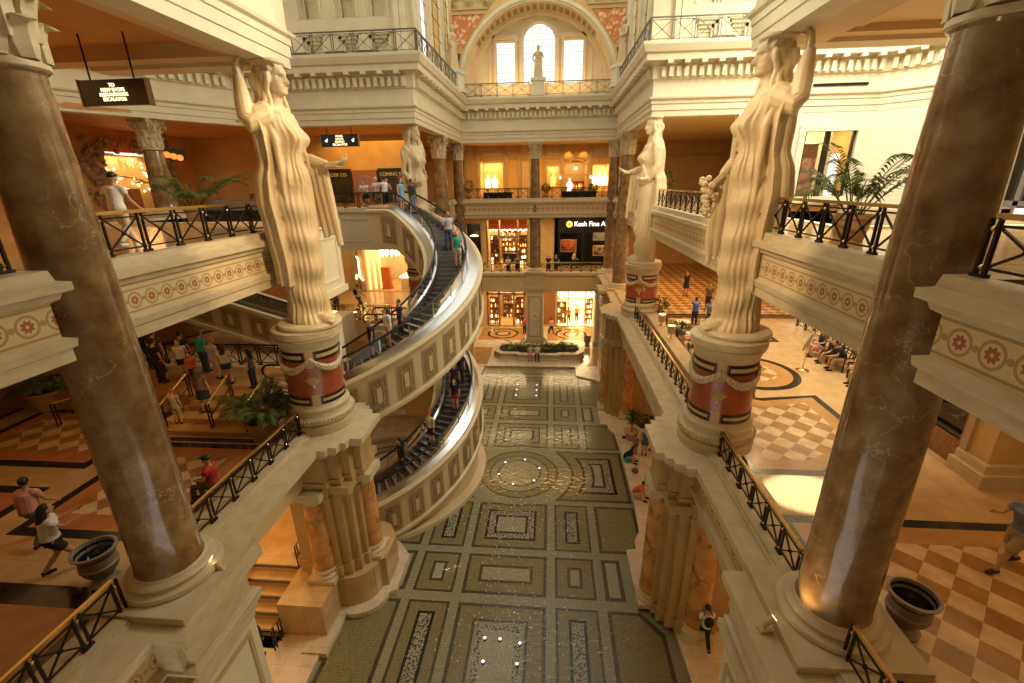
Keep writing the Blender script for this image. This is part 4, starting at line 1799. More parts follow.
def interp(tab, z):
    for i in range(len(tab) - 1):
        a, b = tab[i], tab[i + 1]
        if z <= b[0]:
            f = (z - a[0]) / (b[0] - a[0])
            f = f * f * (3 - 2 * f)
            return [p + (q - p) * f for p, q in zip(a[1:], b[1:])]
    return list(tab[-1][1:])


def hand(m, wrist, d, up, s=1.0, curl=.5, thumb=1):
    """palm, four fingers of unequal length and a thumb leaving the side of the palm"""
    wrist, d, up = Vector(wrist), Vector(d).normalized(), Vector(up)
    up = (up - d * up.dot(d)).normalized()
    sd = d.cross(up)
    L = .42 * s
    m.obox(wrist + d * L * .5, d * L * .5, sd * .19 * s, up * .07 * s)
    for k, ln in enumerate((.3, .36, .33, .25)):
        b = wrist + d * L * .95 + sd * (.165 - .11 * k) * s
        pts = [b]
        for j in range(3):
            a = curl * (j + .6)
            pts.append(pts[-1] + (d * math.cos(a) + up * math.sin(a)) * ln * s * .4)
        m.tube(pts, [.044 * s, .04 * s, .037 * s, .03 * s], 6)
    b = wrist + d * L * .3 + sd * .15 * s * thumb
    m.tube([b, b + d * .13 * s + sd * .13 * s * thumb + up * .05 * s, b + d * .3 * s + sd * .16 * s * thumb + up * .12 * s], [.065 * s, .058 * s, .04 * s], 6)


def caryatid_mesh(name, raise_near=True, forward=True, grapes=False, flipx=False, flipy=False, bare=False, voxel=.021, raised=True):
    m = MB()
    N = 120
    tab = [(0.0, .12, .82, .74, .05), (.35, .08, .74, .66, .06), (1.0, .06, .67, .62, .06), (1.9, .13, .68, .64, .05), (2.8, .1, .7, .69, .045),
           (3.6, .06, .73, .76, .04), (4.1, .08, .68, .72, .045), (4.6, .14, .52, .58, .045), (5.15, .16, .58, .66, .035), (5.6, .12, .5, .76, .025), (5.9, .05, .34, .55, .01), (6.05, .06, .22, .25, 0)]
    secs = []
    z = 0
    while z <= 6.05:
        fc, rx, ry, amp = interp(tab, z)
        ring = []
        for k in range(N):
            t = 2 * PI * k / N
            c, s_ = math.cos(t), math.sin(t)
            tt = (t + PI) % (2 * PI) - PI
            ph = .16 * math.sin(z * .7) + .1 * math.sin(z * 1.3 + 2 * t)
            fold = math.sin(13 * t + ph * 3) * .6 + math.sin(21 * t - z * .7) * .3
            # catenary folds slung across the near leg and hip
            sl = math.sin(7.5 * (z + .35 * math.cos(t * 1.0 + .9)) + 1.3 * s_)
            w = max(0, math.cos(t - 0.9 * (-1 if True else 1))) if z < 4 else 0
            fold = 1.1 * (abs(math.sin(12 * t + ph * 3)) - .5) + .35 * math.sin(31 * t + z * .25)
            d = amp * 1.75 * (fold * (1 - .65 * w) + .62 * sl * w)
            # the advanced knee
            kn = .16 * math.exp(-((z - 2.0) / .9) ** 2) * math.exp(-((((t + .55) + PI) % (2 * PI) - PI) / .5) ** 2)
            for bt in (.45, -.45):
                kn += .3 * math.exp(-((tt - bt) / .3) ** 2) * math.exp(-((z - 5.16) / .27) ** 2)
            kn += .06 * math.exp(-(tt / .8) ** 2) * math.exp(-((z - 4.0) / .45) ** 2)
            kn += .1 * math.exp(-((abs(tt) - 2.3) / .5) ** 2) * math.exp(-((z - 3.6) / .5) ** 2)
            if z > 4.7:
                d *= .55
            r_ = 1 + d / .6
            ring.append((fc + (rx * r_ + kn) * c, (ry * r_ + kn * .5) * s_, z))
        secs.append(ring)
        z += .06
    loft(m, secs)
    # mantle crossing from the shoulder to the opposite hip
    m.tube([(.05, -.58, 5.9), (.42, -.36, 5.72), (.68, .0, 5.3), (.74, .3, 4.75), (.6, .6, 4.3), (.2, .76, 4.15)], [.1, .09, .08, .08, .09, .1], 10)
    m.tube([(.05, .58, 5.9), (.4, .34, 5.75), (.62, .05, 5.42)], [.09, .08, .06], 8)
    m.tube([(.0, -.62, 5.8), (.3, -.7, 5.1), (.34, -.74, 4.3), (.3, -.72, 3.5)], [.1, .12, .1, .04], 8)
    # cloak hanging behind from the head and shoulders
    secs = []
    z = 1.2 if not bare else 2.4
    z_end = 6.2
    while z <= z_end:
        fc, rx, ry, amp = interp(tab, z)
        ring = []
        K = 40
        flare = .2 + .1 * math.sin((z_end - z) * .6)
        for inner in (0, 1):
            for k in range(K):
                q = k if not inner else K - 1 - k
                t = PI * .5 + PI * q / (K - 1)
                pl = .16 * (abs(math.sin(q * .52 + .05 * z)) - .5) + .02 * math.sin(q * 2.3)
                g = (flare + pl) if not inner else .0
                ring.append((fc - .04 + (rx + g) * math.cos(t) * (1.0 if z < 5.6 else .95), (ry + g + .02) * math.sin(t), z))
        secs.append(ring)
        z += .16
    loft(m, secs)
    # neck
    m.tube([(.05, 0, 5.8), (.12, 0, 6.2), (.2, 0, 6.5)], [.29, .23, .24], 16)
    # head: rings from chin to crown; front profile carries brow, nose, lips, chin
    hp = [(6.2, .4, .1, .12), (6.27, .57, .04, .22), (6.36, .585, -.02, .27), (6.42, .565, -.06, .29), (6.46, .6, -.08, .3), (6.5, .575, -.1, .31), (6.54, .595, -.1, .32), (6.6, .57, -.12, .33), (6.75, .57, -.2, .36), (6.88, .555, -.26, .375), (6.97, .6, -.3, .38), (7.1, .6, -.32, .38), (7.25, .52, -.3, .34), (7.36, .36, -.2, .24), (7.42, .2, -.05, .1)]
    nose = [(6.53, 0), (6.58, .12), (6.63, .19), (6.69, .16), (6.8, .11), (6.92, .07), (7.02, 0)]
    secs = []
    z = 6.2
    while z < 7.42:
        fr, bkk, hw = interp(hp, z)
        nz = 0
        for a, b in zip(nose, nose[1:]):
            if a[0] <= z <= b[0]:
                nz = a[1] + (b[1] - a[1]) * (z - a[0]) / (b[0] - a[0])
        ring = []
        for k in range(40):
            t = 2 * PI * k / 40
            tt = (t + PI) % (2 * PI) - PI
            c, s_ = math.cos(t), math.sin(t)
            cx = (fr + bkk) / 2
            x = cx + (fr - bkk) / 2 * c
            y = hw * s_
            x += nz * math.exp(-(tt / .2) ** 2)
            x -= .09 * math.exp(-((abs(tt) - .5) / .18) ** 2) * math.exp(-((z - 6.87) / .06) ** 2)
            x += .02 * math.exp(-((abs(tt) - .5) / .12) ** 2) * math.exp(-((z - 6.86) / .025) ** 2)
            x -= .02 * math.exp(-((z - 6.505) / .012) ** 2) * math.exp(-(tt / .35) ** 2)
            ring.append((x, y, z))
        secs.append(ring)
        z += .02
    loft(m, secs)
    # hair: waved cap, locks to the shoulders, cloth cushion under the beam
    secs = []
    for i in range(16):
        f = i / 15
        z = 6.55 + .95 * f
        ring = []
        for k in range(40):
            t = 2 * PI * k / 40
            front = math.cos(t)
            wv = .035 * math.sin(9 * t + 14 * z) + .02 * math.sin(17 * t)
            rx = .5 * math.sqrt(max(.05, 1 - ((f - .35) / .75) ** 2)) + wv
            lim = 1.0 if z > 7.08 else .25 + .75 * max(0, (z - 6.75) / .33)
            x = .02 + (rx * front if front < 0 else rx * front * lim * 1.12)
            ring.append((x, (.47 * math.sqrt(max(.05, 1 - ((f - .35) / .8) ** 2)) + wv) * math.sin(t), z))
        secs.append(ring)
    loft(m, secs)
    for s_ in (-1, 1):
        for j in range(4):
            pts = []
            for i in range(9):
                f = i / 8
                pts.append((.18 - .16 * j + .05 * math.sin(9 * f + j), s_ * (.4 + .05 * math.sin(7 * f + j * 2) + .12 * f * (1 if j < 2 else .4)), 6.95 - 1.2 * f))
            m.tube(pts, [.12 - .005 * i for i in range(9)], 7)
    m.lathe([(.5, 7.3), (.56, 7.36), (.52, 7.46), (.45, 7.5)], 24, c=(.02, 0, 0))
    # arms
    sgn = -1 if raise_near else 1
    sh = Vector((.05, .66 * sgn, 5.72))
    el = Vector((-.3, 1.12 * sgn, 5.5))
    wr = Vector((-.52, .86 * sgn, 6.8))
    if not raised:
        el = Vector((-.05, .9 * sgn, 4.7))
        wr = Vector((.45, .7 * sgn, 4.1))
    m.tube([sh + Vector((0, -.2 * sgn, .02)), sh, sh.lerp(el, .5) + Vector((0, 0, .02)), el, el + Vector((-.02, 0, .12)), el.lerp(wr, .35), el.lerp(wr, .7), wr],
           [.26, .31, .3, .26, .26, .265, .2, .155], 12)
    hand(m, wr, (.0, -.28 * sgn, 1) if raised else (1, -.3 * sgn, -.1), (.9, -.3 * sgn, 0) if raised else (0, -.5 * sgn, .5), 1.15, .55, sgn)
    o = -sgn
    sh = Vector((.05, .66 * o, 5.72))
    if grapes:
        el = Vector((.22, .92 * o, 4.65))
        wr = Vector((.86, .85 * o, 4.05))
        m.tube([sh - Vector((0, .2 * o, 0)), sh, sh.lerp(el, .5), el, el.lerp(wr, .4), wr], [.24, .26, .23, .2, .19, .14], 12)
        hand(m, wr, (.75, .0, -.6), (-.3, -.2 * o, -1), 1.1, .75, o)
        # cloth falling from the wrist
        pts = [wr + Vector((.05, 0, -.1)), Vector((.95, .82 * o, 3.2)), Vector((1.0, .8 * o, 2.4)), Vector((.98, .8 * o, 1.7))]
        m.tube(pts, [.14, .17, .2, .08], 9, sx=.6)
        m.tube([p + Vector((-.22, -.05, .1)) for p in pts], [.12, .17, .18, .06], 9, sx=.6)
    elif forward:
        el = Vector((.2, .92 * o, 4.72))
        wr = Vector((1.28, .72 * o, 4.5))
        m.tube([sh - Vector((0, .2 * o, 0)), sh, sh.lerp(el, .5), el, el.lerp(wr, .4), wr], [.24, .26, .23, .2, .19, .13], 12)
        hand(m, wr, (1, -.05 * o, .05), (0, 0, 1), 1.15, .35, -o)
        # cloth hanging over the forearm
        for j in range(5):
            f = j / 4
            x = .1 + .95 * f
            zb = 2.2 + .5 * (1 - f) + .2 * (j % 2)
            m.tube([(x, .85 * o, 4.62 - .1 * f), (x + .05, .92 * o, 3.7), (x + .14 + .1 * f, .9 * o, zb)], [.15, .17, .12], 8)
    else:
        el = Vector((-.1, .95 * o, 4.6))
        wr = Vector((.6, .75 * o, 4.0))
        m.tube([sh - Vector((0, .2 * o, 0)), sh, sh.lerp(el, .5), el, el.lerp(wr, .4), wr], [.24, .26, .23, .2, .19, .13], 12)
        hand(m, wr, (1, -.3 * o, -.1), (0, -.5 * o, .5), 1.1, .5, -o)
    # feet with toes under the hem
    for (fx, fy, ln) in ((.55, -.3, .62), (.42, .32, .5)):
        m.tube([(fx - .3, fy, .16), (fx + ln * .5, fy, .12), (fx + ln, fy, .07)], [.2, .19, .12], 10)
        for k in range(5):
            a = fy + (k - 2) * .075
            m.tube([(fx + ln * .75, a, .09), (fx + ln * 1.12 - .02 * abs(k - 1), a, .06)], [.05, .045], 6)
    vs = []
    for (x, y, z) in m.v:
        # slim the figure and give it a small head on a tall body
        x, y = x * .8, y * .78
        z = z * 1.03 if z < 6.2 else 6.386 + (z - 6.2) * .68
        vs.append((-x if flipx else x, -y if flipy else y, z))
    m.v = vs
    me = m.mesh(name, [M['stone']], 0)
    # one continuous surface
    tmp = bpy.data.objects.new('tmp', me)
    COL.objects.link(tmp)
    if flipx != flipy:
        bmx = bmesh.new()
        bmx.from_mesh(me)
        bmesh.ops.reverse_faces(bmx, faces=bmx.faces[:])
        bmx.to_mesh(me)
        bmx.free()
    md = tmp.modifiers.new('one', 'REMESH')
    md.mode = 'VOXEL'
    md.voxel_size = voxel
    md.use_smooth_shade = True
    sm = tmp.modifiers.new('soft', 'SMOOTH')
    sm.factor = .5
    sm.iterations = 2
    dg = bpy.context.evaluated_depsgraph_get()
    me2 = bpy.data.meshes.new_from_object(tmp.evaluated_get(dg))
    bpy.data.objects.remove(tmp)
    me2.name = name
    if not me2.materials:
        me2.materials.append(M['stone'])
    return me2


def caryatid(label, x, y, rot, me, grapes=None, sx=1):
    t = thing('caryatid_statue', label, 'statue', (x, y, 10.53), rot, 'stone caryatids carrying the entablature')
    p = MB()
    p.lathe([(.95, -.02), (.97, .06), (.94, .12), (.85, .14)], 48)
    obj('plinth', p, M['travertine'], t, smooth=SM)
    obj('figure', me, M['stone'], t, loc=(0, 0, .1))
    if grapes:
        g = MB()
        rr = random.Random(4)
        for k in range(60):
            f = (k / 60) ** .8
            r = .3 * (1 - f) + .06
            a = rr.random() * 6.3
            g.ball((sx * (.93 + r * .8 * math.cos(a)), .68 + r * math.sin(a) * .7, 4.1 - 1.0 * f), .085, 8, 6)
        obj('grape_bunch', g, M['stone'], t, loc=(0, 0, .1), smooth=0)
    return t


car = caryatid
caryatid('near left caryatid, draped woman in profile facing right with one open hand held out', -7.65, 13.3, -.05,
         caryatid_mesh('figure', True, True))
caryatid('near right caryatid, draped woman in profile facing left with grapes hanging from her hand', 5.35, 12.9, .0,
         caryatid_mesh('figure', True, False, grapes=True, flipx=True), grapes=True, sx=-1)
caryatid('far left caryatid with her arm raised to her head, behind the top of the escalator', -7.95, 27.6, -.6,
         caryatid_mesh('figure', False, False, bare=True, voxel=.035))
FR = caryatid('far right caryatid facing left with one palm held out, on the drum past the balcony', 5.5, 26.95, .15,
         caryatid_mesh('figure', False, True, flipx=True, flipy=True, bare=True, voxel=.035, raised=False))

FR.location.z = 10.16
FR.scale = (1.0, 1.0, 1.05)
# ================================================================ railings
_RM = {}


def rail_meshes(L, h, mt='bronze'):
    key = (round(L, 3), h, mt)
    if key in _RM:
        return _RM[key]
    p = MB()          # a post: two flat bars with little brass balls
    for s in (-.055, .055):
        p.box(s - .02, s + .02, -.02, .02, .03, h - .05)
    p.box(-.1, .1, -.035, .035, .0, .05)
    for z in (.12, h - .17):
        p.ball((0, 0, z), .036, 8, 6, 1)
    q = MB()          # a panel: crossed bars with a boss
    a = L / 2 - .09
    q.bar((-a, 0, .14), (a, 0, h - .16), .028, .028)
    q.bar((-a, 0, h - .16), (a, 0, .14), .028, .028)
    q.box(-a, a, -.015, .015, .1, .13)
    q.box(-a, a, -.015, .015, h - .15, h - .12)
    q.ball((0, 0, h / 2 - .01), .045, 8, 6, 0)
    r = (p.mesh('post', [M[mt], M['brass'] if mt == 'bronze' else M[mt]]), q.mesh('panel', [M[mt], M[mt]]))
    _RM[key] = r
    return r


def railing(label, p0, p1, z, bay=.82, h=.95, group=None, top='brass', name='railing'):
    p0, p1 = Vector(p0), Vector(p1)
    L = (p1 - p0).length
    n = max(1, round(L / bay))
    b = L / n
    t = thing(name, label, 'railing', (p0.x, p0.y, z), math.atan2(p1.y - p0.y, p1.x - p0.x), group)
    pm, qm = rail_meshes(b, h, 'iron' if top == 'iron' else 'bronze')
    hr = MB()
    hr.box(0, L, -.032, .032, h - .035, h)
    hr.box(.0, L, -.02, .02, h - .065, h - .035)
    obj('handrail', hr, M[top], t)
    for k in range(n + 1):
        obj('post', pm, None, t, loc=(k * b, 0, 0))
    for k in range(n):
        obj('panel', qm, None, t, loc=((k + .5) * b, 0, 0))
    return t


ZM, ZU = 7.12, 13.42
railing('middle right ledge railing with brass top, from the big right column to the drum', (4.97, 7.35), (4.97, 11.75), ZM, .75, .78)
railing('middle right ledge railing running past the cafe, from near drum to far drum', (4.97, 14.35), (4.97, 25.8), ZM, .75, .78)
railing('short bronze railing with brass top beside the urn planter at the bottom right corner', (4.97, 1.2), (4.97, 5.75), ZM, .75, .78)
railing('middle left ledge railing with brass top, from the big left column to the drum', (-7.98, 7.4), (-7.98, 12.15), ZM, .75, .8)
railing('bronze railing with bright brass top at the bottom left corner', (-7.98, 1.5), (-7.98, 5.75), ZM, .75, .8)
railing('upper right balcony railing in front of the potted palm', (5.6, 7.6), (5.6, 13.4), ZU, .86, .85)
railing('upper right balcony railing at the right edge, nearest the viewer', (4.95, 1.0), (4.95, 5.6), 13.58, .86, .72)
railing('upper right balcony railing between the two right caryatids', (5.75, 14.7), (5.75, 25.8), ZU, .86, .85)
railing('upper right balcony railing beyond the far right caryatid', (5.65, 27.2), (5.65, 33.6), ZU, .86, .85)
railing('upper left balcony railing beside the near left caryatid, man walking behind it', (-8.7, 7.4), (-8.7, 13.8), ZU, .86, .87)
railing('upper left balcony railing at the left edge, nearest the viewer', (-7.75, 1.5), (-7.75, 5.8), 13.58, .86, .75)
railing('upper left gallery railing on the far side of the escalator well, people leaning on it', (-17.8, 26.85), (-9.6, 26.85), 13.45, .86, .85, top='bronze')
railing('upper far balcony railing left of the middle column', (-8.0, 40.75), (-1.95, 40.75), ZU, .86, .85, top='bronze')
railing('upper far balcony railing right of the middle column', (-.75, 40.75), (5.2, 40.75), ZU, .86, .85, top='bronze')
railing('middle far balcony railing left of the middle column, below the bright shop', (-7.8, 41.0), (-1.95, 41.0), 7.0, .86, .85)
railing('middle far balcony railing right of the middle column, below the dark gallery', (-.75, 41.0), (4.6, 41.0), 7.0, .86, .85)
railing('middle left railing under the transept, in front of the bright shop', (-16.0, 26.55), (-9.9, 26.55), 6.65, .95, 1.0)
railing('dark railing behind the crowd at the left end of the escalator well', (-18.5, 17.2), (-9.9, 17.2), 7.4, .9, .95, top='bronze')
railing('dark railing along the right wall behind the benches', (14.3, 16.6), (14.3, 26.2), 6.65, .9, 1.05, top='bronze')
railing('railing on the middle floor behind the twin escalator, left of the near left statue', (-16.0, 24.4), (-12.9, 24.4), 6.65, .9, .95, top='bronze')
# balustrade of the upper-most balcony round the great hall
railing('topmost left balcony railing facing the viewer, in front of the coffered niches', (-15.8, 26.3), (-6.95, 26.3), ZT + .02, 1.15, 1.05, top='iron', name='railing')
railing('topmost left balcony railing running back to the windows', (-6.95, 26.3), (-6.95, 40.0), ZT + .02, 1.15, 1.05, top='iron', name='railing')
railing('topmost far balcony railing left of the white statue', (-6.95, 40.0), (-1.75, 40.0), ZT + .02, 1.3, 1.0, top='iron', name='railing')
railing('topmost far balcony railing right of the white statue', (-.45, 40.0), (4.75, 40.0), ZT + .02, 1.3, 1.0, top='iron', name='railing')
railing('topmost right balcony railing running back to the windows', (4.75, 40.0), (4.75, 26.3), ZT + .02, 1.15, 1.05, top='iron', name='railing')
railing('topmost right balcony railing facing the viewer, beside the right niches', (4.75, 26.3), (13.5, 26.3), ZT + .02, 1.15, 1.05, top='iron', name='railing')

# ================================================================ curved escalators
EX, EY = -9.4, YM
RO, RI = 6.15, 3.55


def esc_pt(r, t):
    """plan point: t in 0..1 sweeps the half circle from the far end to the near end; beyond that straight towards -X"""
    if t < 0:
        return EX + t * PI * 6, EY + r
    if t > 1:
        return EX - (t - 1) * PI * 6, EY - r
    a = PI / 2 - PI * t
    return EX + r * math.cos(a), EY + r * math.sin(a)


def esc_strip(m, r0, z0f, r1, z1f, ts, mi=0):
    """ruled strip between two helical edges"""
    vs = []
    for t in ts:
        x, y = esc_pt(r0, t)
        vs.append((x, y, z0f(t)))
        x, y = esc_pt(r1, t)
        vs.append((x, y, z1f(t)))
    m.add(vs, [(2 * i, 2 * i + 2, 2 * i + 3, 2 * i + 1) for i in range(len(ts) - 1)], mi)


def escalator(label, zt, zb, te=(-.06, 1.06), panels=17, depth=1.85, skirt_to=None, e_top=.07):
    t = thing('curved_escalator', label, 'escalator', (0, 0, 0))

    def zz(q):
        f = min(1, max(0, (q - e_top) / (.96 - e_top)))
        e = .06
        if f < e:
            g = f * f / (2 * e)
        elif f > 1 - e:
            g = 1 - e - (1 - f) ** 2 / (2 * e)
            g = (1 - e / 1) - ((1 - f) ** 2) / (2 * e) + 0
        else:
            g = f - e / 2
        g = g / (1 - e)
        return zt + (zb - zt) * min(1, max(0, g))
    N = 72
    ts = [te[0] + (te[1] - te[0]) * k / N for k in range(N + 1)]
    up = lambda d: (lambda q: zz(q) + d)
    low = (lambda q: max(zz(q) - depth, skirt_to)) if skirt_to is not None else up(-depth)
    # outer cladding: shell with rounded coping and sill mouldings
    m = MB()
    esc_strip(m, RO, up(.12), RO, low, ts)
    for (r0, a, r1, b) in ((RO, .0, RO + .1, .02), (RO + .1, .02, RO + .12, .12), (RO + .12, .12, RO + .02, .2), (RO + .02, .2, RO - .18, .2)):
        esc_strip(m, r1, up(b), r0, up(a), ts)
    lw = lambda d: (lambda q: low(q) + d)
    for (r0, a, r1, b) in ((RO - .1, .0, RO + .1, .0), (RO + .1, .0, RO + .1, .13), (RO + .1, .13, RO, .2)):
        esc_strip(m, r1, lw(b), r0, lw(a), ts)
    out = obj('outer_cladding', m, M['cladding'], t, smooth=SM)
    m = MB()
    esc_strip(m, RO, low, RI, low, ts)
    obj('underside', m, M['cladding'], t, smooth=SM)
    # carved panels on the outer face and on the inner face
    for (rr, sgn, host_r, n) in ((RO, 1, 'outer', panels), (RI, -1, 'inner', max(6, panels // 2))):
        if sgn < 0:
            m = MB()
            esc_strip(m, RI, low, RI, up(.12), ts)
            esc_strip(m, RI - .1, up(.1), RI + .25, up(.2), ts)
            esc_strip(m, RI - .1, up(-.02), RI - .1, up(.1), ts)
            esc_strip(m, RI - .1, up(-.02), RI, up(-.02), ts)
            out = obj('inner_cladding', m, M['cladding'], t, smooth=SM)
        for k in range(n):
            a, b = .02 + .96 * (k + .17) / n, .02 + .96 * (k + .83) / n
            q = MB()
            tt = [a + (b - a) * i / 6 for i in range(7)]
            mid = (a + b) / 2
            hh = (zz(mid) - low(mid))
            if hh < .9:
                continue
            for (d0, d1, e, off, mi) in ((.26, .2, 0, .03, 0), (.32, .26, .09, .045, 1)):
                ta = [a + (b - a) * e + (b - a) * (1 - 2 * e) * i / 6 for i in range(7)]
                esc_strip(q, rr + sgn * off, up(-d1), rr + sgn * off, (lambda v, d0=d0: low(v) + d0), ta, mi)
            w = (b - a) * .13
            ta = [mid - w, mid, mid + w]
            esc_strip(q, rr + sgn * .07, up(-hh * .33), rr + sgn * .07, (lambda v: low(v) + hh * .33), ta, 2)
            # raised rim round the light bar
            for (u0, u1, d0, d1) in ((mid - w * 2.0, mid - w * 1.6, .25, .25), (mid + w * 1.6, mid + w * 2.0, .25, .25)):
                esc_strip(q, rr + sgn * .06, up(-hh * d0), rr + sgn * .06, (lambda v, d1=d1: low(v) + hh * d1), [u0, u1], 0)
            obj('panel', q, [M['panel_frame'], M['panel_brown'], M['cladding']], out)
    # steel decks and balustrades
    m = MB()
    esc_strip(m, RO - .1, up(.2), 5.62, up(.34), ts)
    esc_strip(m, 5.62, up(.34), 5.45, up(.34), ts)
    esc_strip(m, 5.45, up(.34), 5.42, up(-.06), ts)
    esc_strip(m, RI + .1, up(.2), RI + .4, up(.34), ts)
    esc_strip(m, RI + .4, up(.34), RI + .56, up(.34), ts)
    esc_strip(m, RI + .56, up(.34), RI + .58, up(-.06), ts)
    obj('deck', m, M['steel'], t, smooth=SM)
    for r in (5.5, RI + .5):
        m = MB()
        esc_strip(m, r, up(.34), r, up(.92), ts)
        obj('balustrade_glass', m, M['glass'], t, smooth=SM)
        m = MB()
        pts = []
        for q in ts:
            x, y = esc_pt(r, q)
            pts.append((x, y, zz(q) + .96))
        # newel loops at both ends
        def loop(q, dirn):
            x, y = esc_pt(r, q)
            res = []
            for i in range(1, 9):
                a = PI / 2 - PI * i / 8
                res.append((x + dirn * .3 * math.cos(a), y, zz(q) + .68 + .28 * math.sin(a)))
            return res
        pts = list(reversed(loop(te[0], -1))) + pts + loop(te[1], -1)
        m.tube(pts, .048, 7)
        obj('handrail', m, M['rubber'], t, smooth=SM)
    pm = MB()
    pm.box(-.025, .025, -.02, .02, .3, .95)
    pmesh = pm.mesh('post', [M['steel']])
    for r in (5.5, RI + .5):
        for k in range(14):
            q = (k + .5) / 14
            x, y = esc_pt(r, q)
            obj('post', pmesh, M['steel'], t, loc=(x, y, zz(q)), rotz=PI / 2 - PI * q)
    # steps: black ribbed treads with a pale front edge
    n = 44
    sm_ = MB()
    w = PI / n * .5
    for (r0, r1, ang0, ang1, z0, z1, mi) in ((RI + .6, 5.4, -w, w, -.3, 0, 0), (RI + .6, 5.4, -w - .006, -w + .012, -.2, .006, 1)):
        vs = []
        for a in (ang0, ang1):
            for r in (r0, r1):
                for z in (z0, z1):
                    vs.append((r * math.cos(a), r * math.sin(a), z))
        sm_.add(vs, [(0, 1, 3, 2), (4, 6, 7, 5), (0, 4, 5, 1), (2, 3, 7, 6), (1, 5, 7, 3), (0, 2, 6, 4)], mi)
    smesh = sm_.mesh('step', [M['step_dark'], M['step_edge']])
    for k in range(n):
        q = (k + .5) / n
        obj('step', smesh, M['step_dark'], t, loc=(EX, EY, zz(q)), rotz=PI / 2 - PI * q)
    # landing plates at the ends
    for q0, q1 in ((te[0], 0), (1, te[1])):
        m = MB()
        esc_strip(m, RI + .6, up(.0), 5.4, up(.0), [q0, q1])
        obj('landing_plate', m, M['steel'], t)
    return t, zz


ESC_U, ZU_F = escalator('upper curved escalator sweeping from the top gallery down to the middle level, people riding', 13.35, 7.4, te=(-.015, 1.06))
RO = 5.92
ESC_L, ZL_F = escalator('lower curved escalator under the first one, sweeping down to the pool landing', 6.65, 1.5, te=(-.06, 1.04), skirt_to=.25)
# wall under the lower flight down to the kerb
m = MB()
ts = [k / 60 for k in range(61)]
esc_strip(m, RO - .3, lambda q: max(.2, ZL_F(q) - 1.8), RO - .3, lambda q: 0, ts)
esc_strip(m, RO + .12, lambda q: .22, RO - .35, lambda q: .25, ts)
esc_strip(m, RO + .12, lambda q: .22, RO + .14, lambda q: -.02, ts)
trim(m, [M['cladding']], smooth=SM)

# twin escalator at the left end of the well: only its panelled flank shows
t = thing('straight_escalator', 'panelled flank of another escalator above the crowd, sloping down to the right', 'escalator', (0, 0, 0))
A, B = Vector((-21.0, 20.6, 10.7)), Vector((-12.4, 20.6, 8.0))
d = (B - A).normalized()
upv = Vector((0, 0, 1))
m = MB()
for (off, dz0, dz1) in ((0, -1.6, .1),):
    vs = []
    for y in (A.y, A.y + 2.6):
        for P_ in (A, B):
            for z in (dz0, dz1):
                vs.append((P_.x, y, P_.z + z))
    m.add(vs, [(0, 1, 3, 2), (4, 6, 7, 5), (0, 4, 5, 1), (2, 3, 7, 6), (1, 5, 7, 3), (0, 2, 6, 4)])
m.bar(A + Vector((0, -.05, .14)), B + Vector((0, -.05, .14)), .2, .16)
m.bar(A + Vector((0, -.05, -1.5)), B + Vector((0, -.05, -1.5)), .2, .16)
obj('cladding', m, M['cladding'], t)
L = (B - A).length
for k in range(6):
    q = MB()
    for (i0, i1, a, b, off, mi) in ((.14, .86, -1.3, -.12, .02, 0), (.2, .8, -1.2, -.22, .035, 1), (.42, .58, -.95, -.45, .06, 2)):
        p0 = A + (B - A) * ((k + i0) / 6)
        p1 = A + (B - A) * ((k + i1) / 6)
        y = A.y - off
        q.add([(p0.x, y, p0.z + a), (p1.x, y, p1.z + a), (p1.x, y, p1.z + b), (p0.x, y, p0.z + b)], [(0, 1, 2, 3)], mi)
    obj('panel', q, [M['panel_frame'], M['panel_brown'], M['cladding']], t)
m = MB()
for y in (A.y + .25, A.y + 2.3):
    m.tube([A + Vector((0, y - A.y, 1.0)), B + Vector((0, y - A.y, 1.0)), B + Vector((.7, y - A.y, .9)), B + Vector((.95, y - A.y, .65)), B + Vector((.7, y - A.y, .4))], .05, 7)
obj('handrail', m, M['rubber'], t)
m = MB()
m.bar(A + Vector((0, .25, .55)), B + Vector((0, .25, .55)), .02, .8)
obj('balustrade', m, M['glass_dark'], t)
m = MB()
m.box(B.x - .2, B.x + 1.6, A.y - .1, A.y + 2.7, 6.7, B.z + .15)
obj('lower_newel', m, M['cladding'], t)
# ================================================================ people
SKIN = {'fair': plain('skin_fair', (.62, .36, .22), .55), 'tan': plain('skin_tan', (.48, .26, .14), .55), 'dark': plain('skin_dark', (.2, .1, .05), .55)}
HAIRC = {'black': plain('hair_black', (.012, .01, .008), .5), 'brown': plain('hair_brown', (.07, .035, .015), .5), 'blond': plain('hair_blond', (.45, .3, .12), .5), 'grey': plain('hair_grey', (.4, .38, .34), .5), 'red': plain('cap_red', (.45, .03, .02), .6), 'white': plain('cap_white', (.75, .72, .66), .6)}
CL = {}


def cloth(c):
    if c not in CL:
        cols = dict(white=(.75, .72, .66), black=(.012, .012, .013), grey=(.2, .21, .23), blue=(.05, .12, .4), sky=(.2, .4, .62), teal=(.02, .42, .36), orange=(.68, .16, .03), red=(.45, .03, .02), pink=(.62, .3, .26), denim=(.05, .08, .16), khaki=(.36, .26, .13), olive=(.1, .09, .04), slate=(.15, .19, .25), cream=(.62, .52, .36), dark=(.03, .028, .03), plum=(.1, .03, .06), brown=(.16, .08, .04), lav=(.5, .48, .6))
        CL[c] = noisy('cloth_' + c, [(.35, tuple(v * .85 for v in cols[c])), (.65, cols[c])], 18, 2, .85)
    return CL[c]


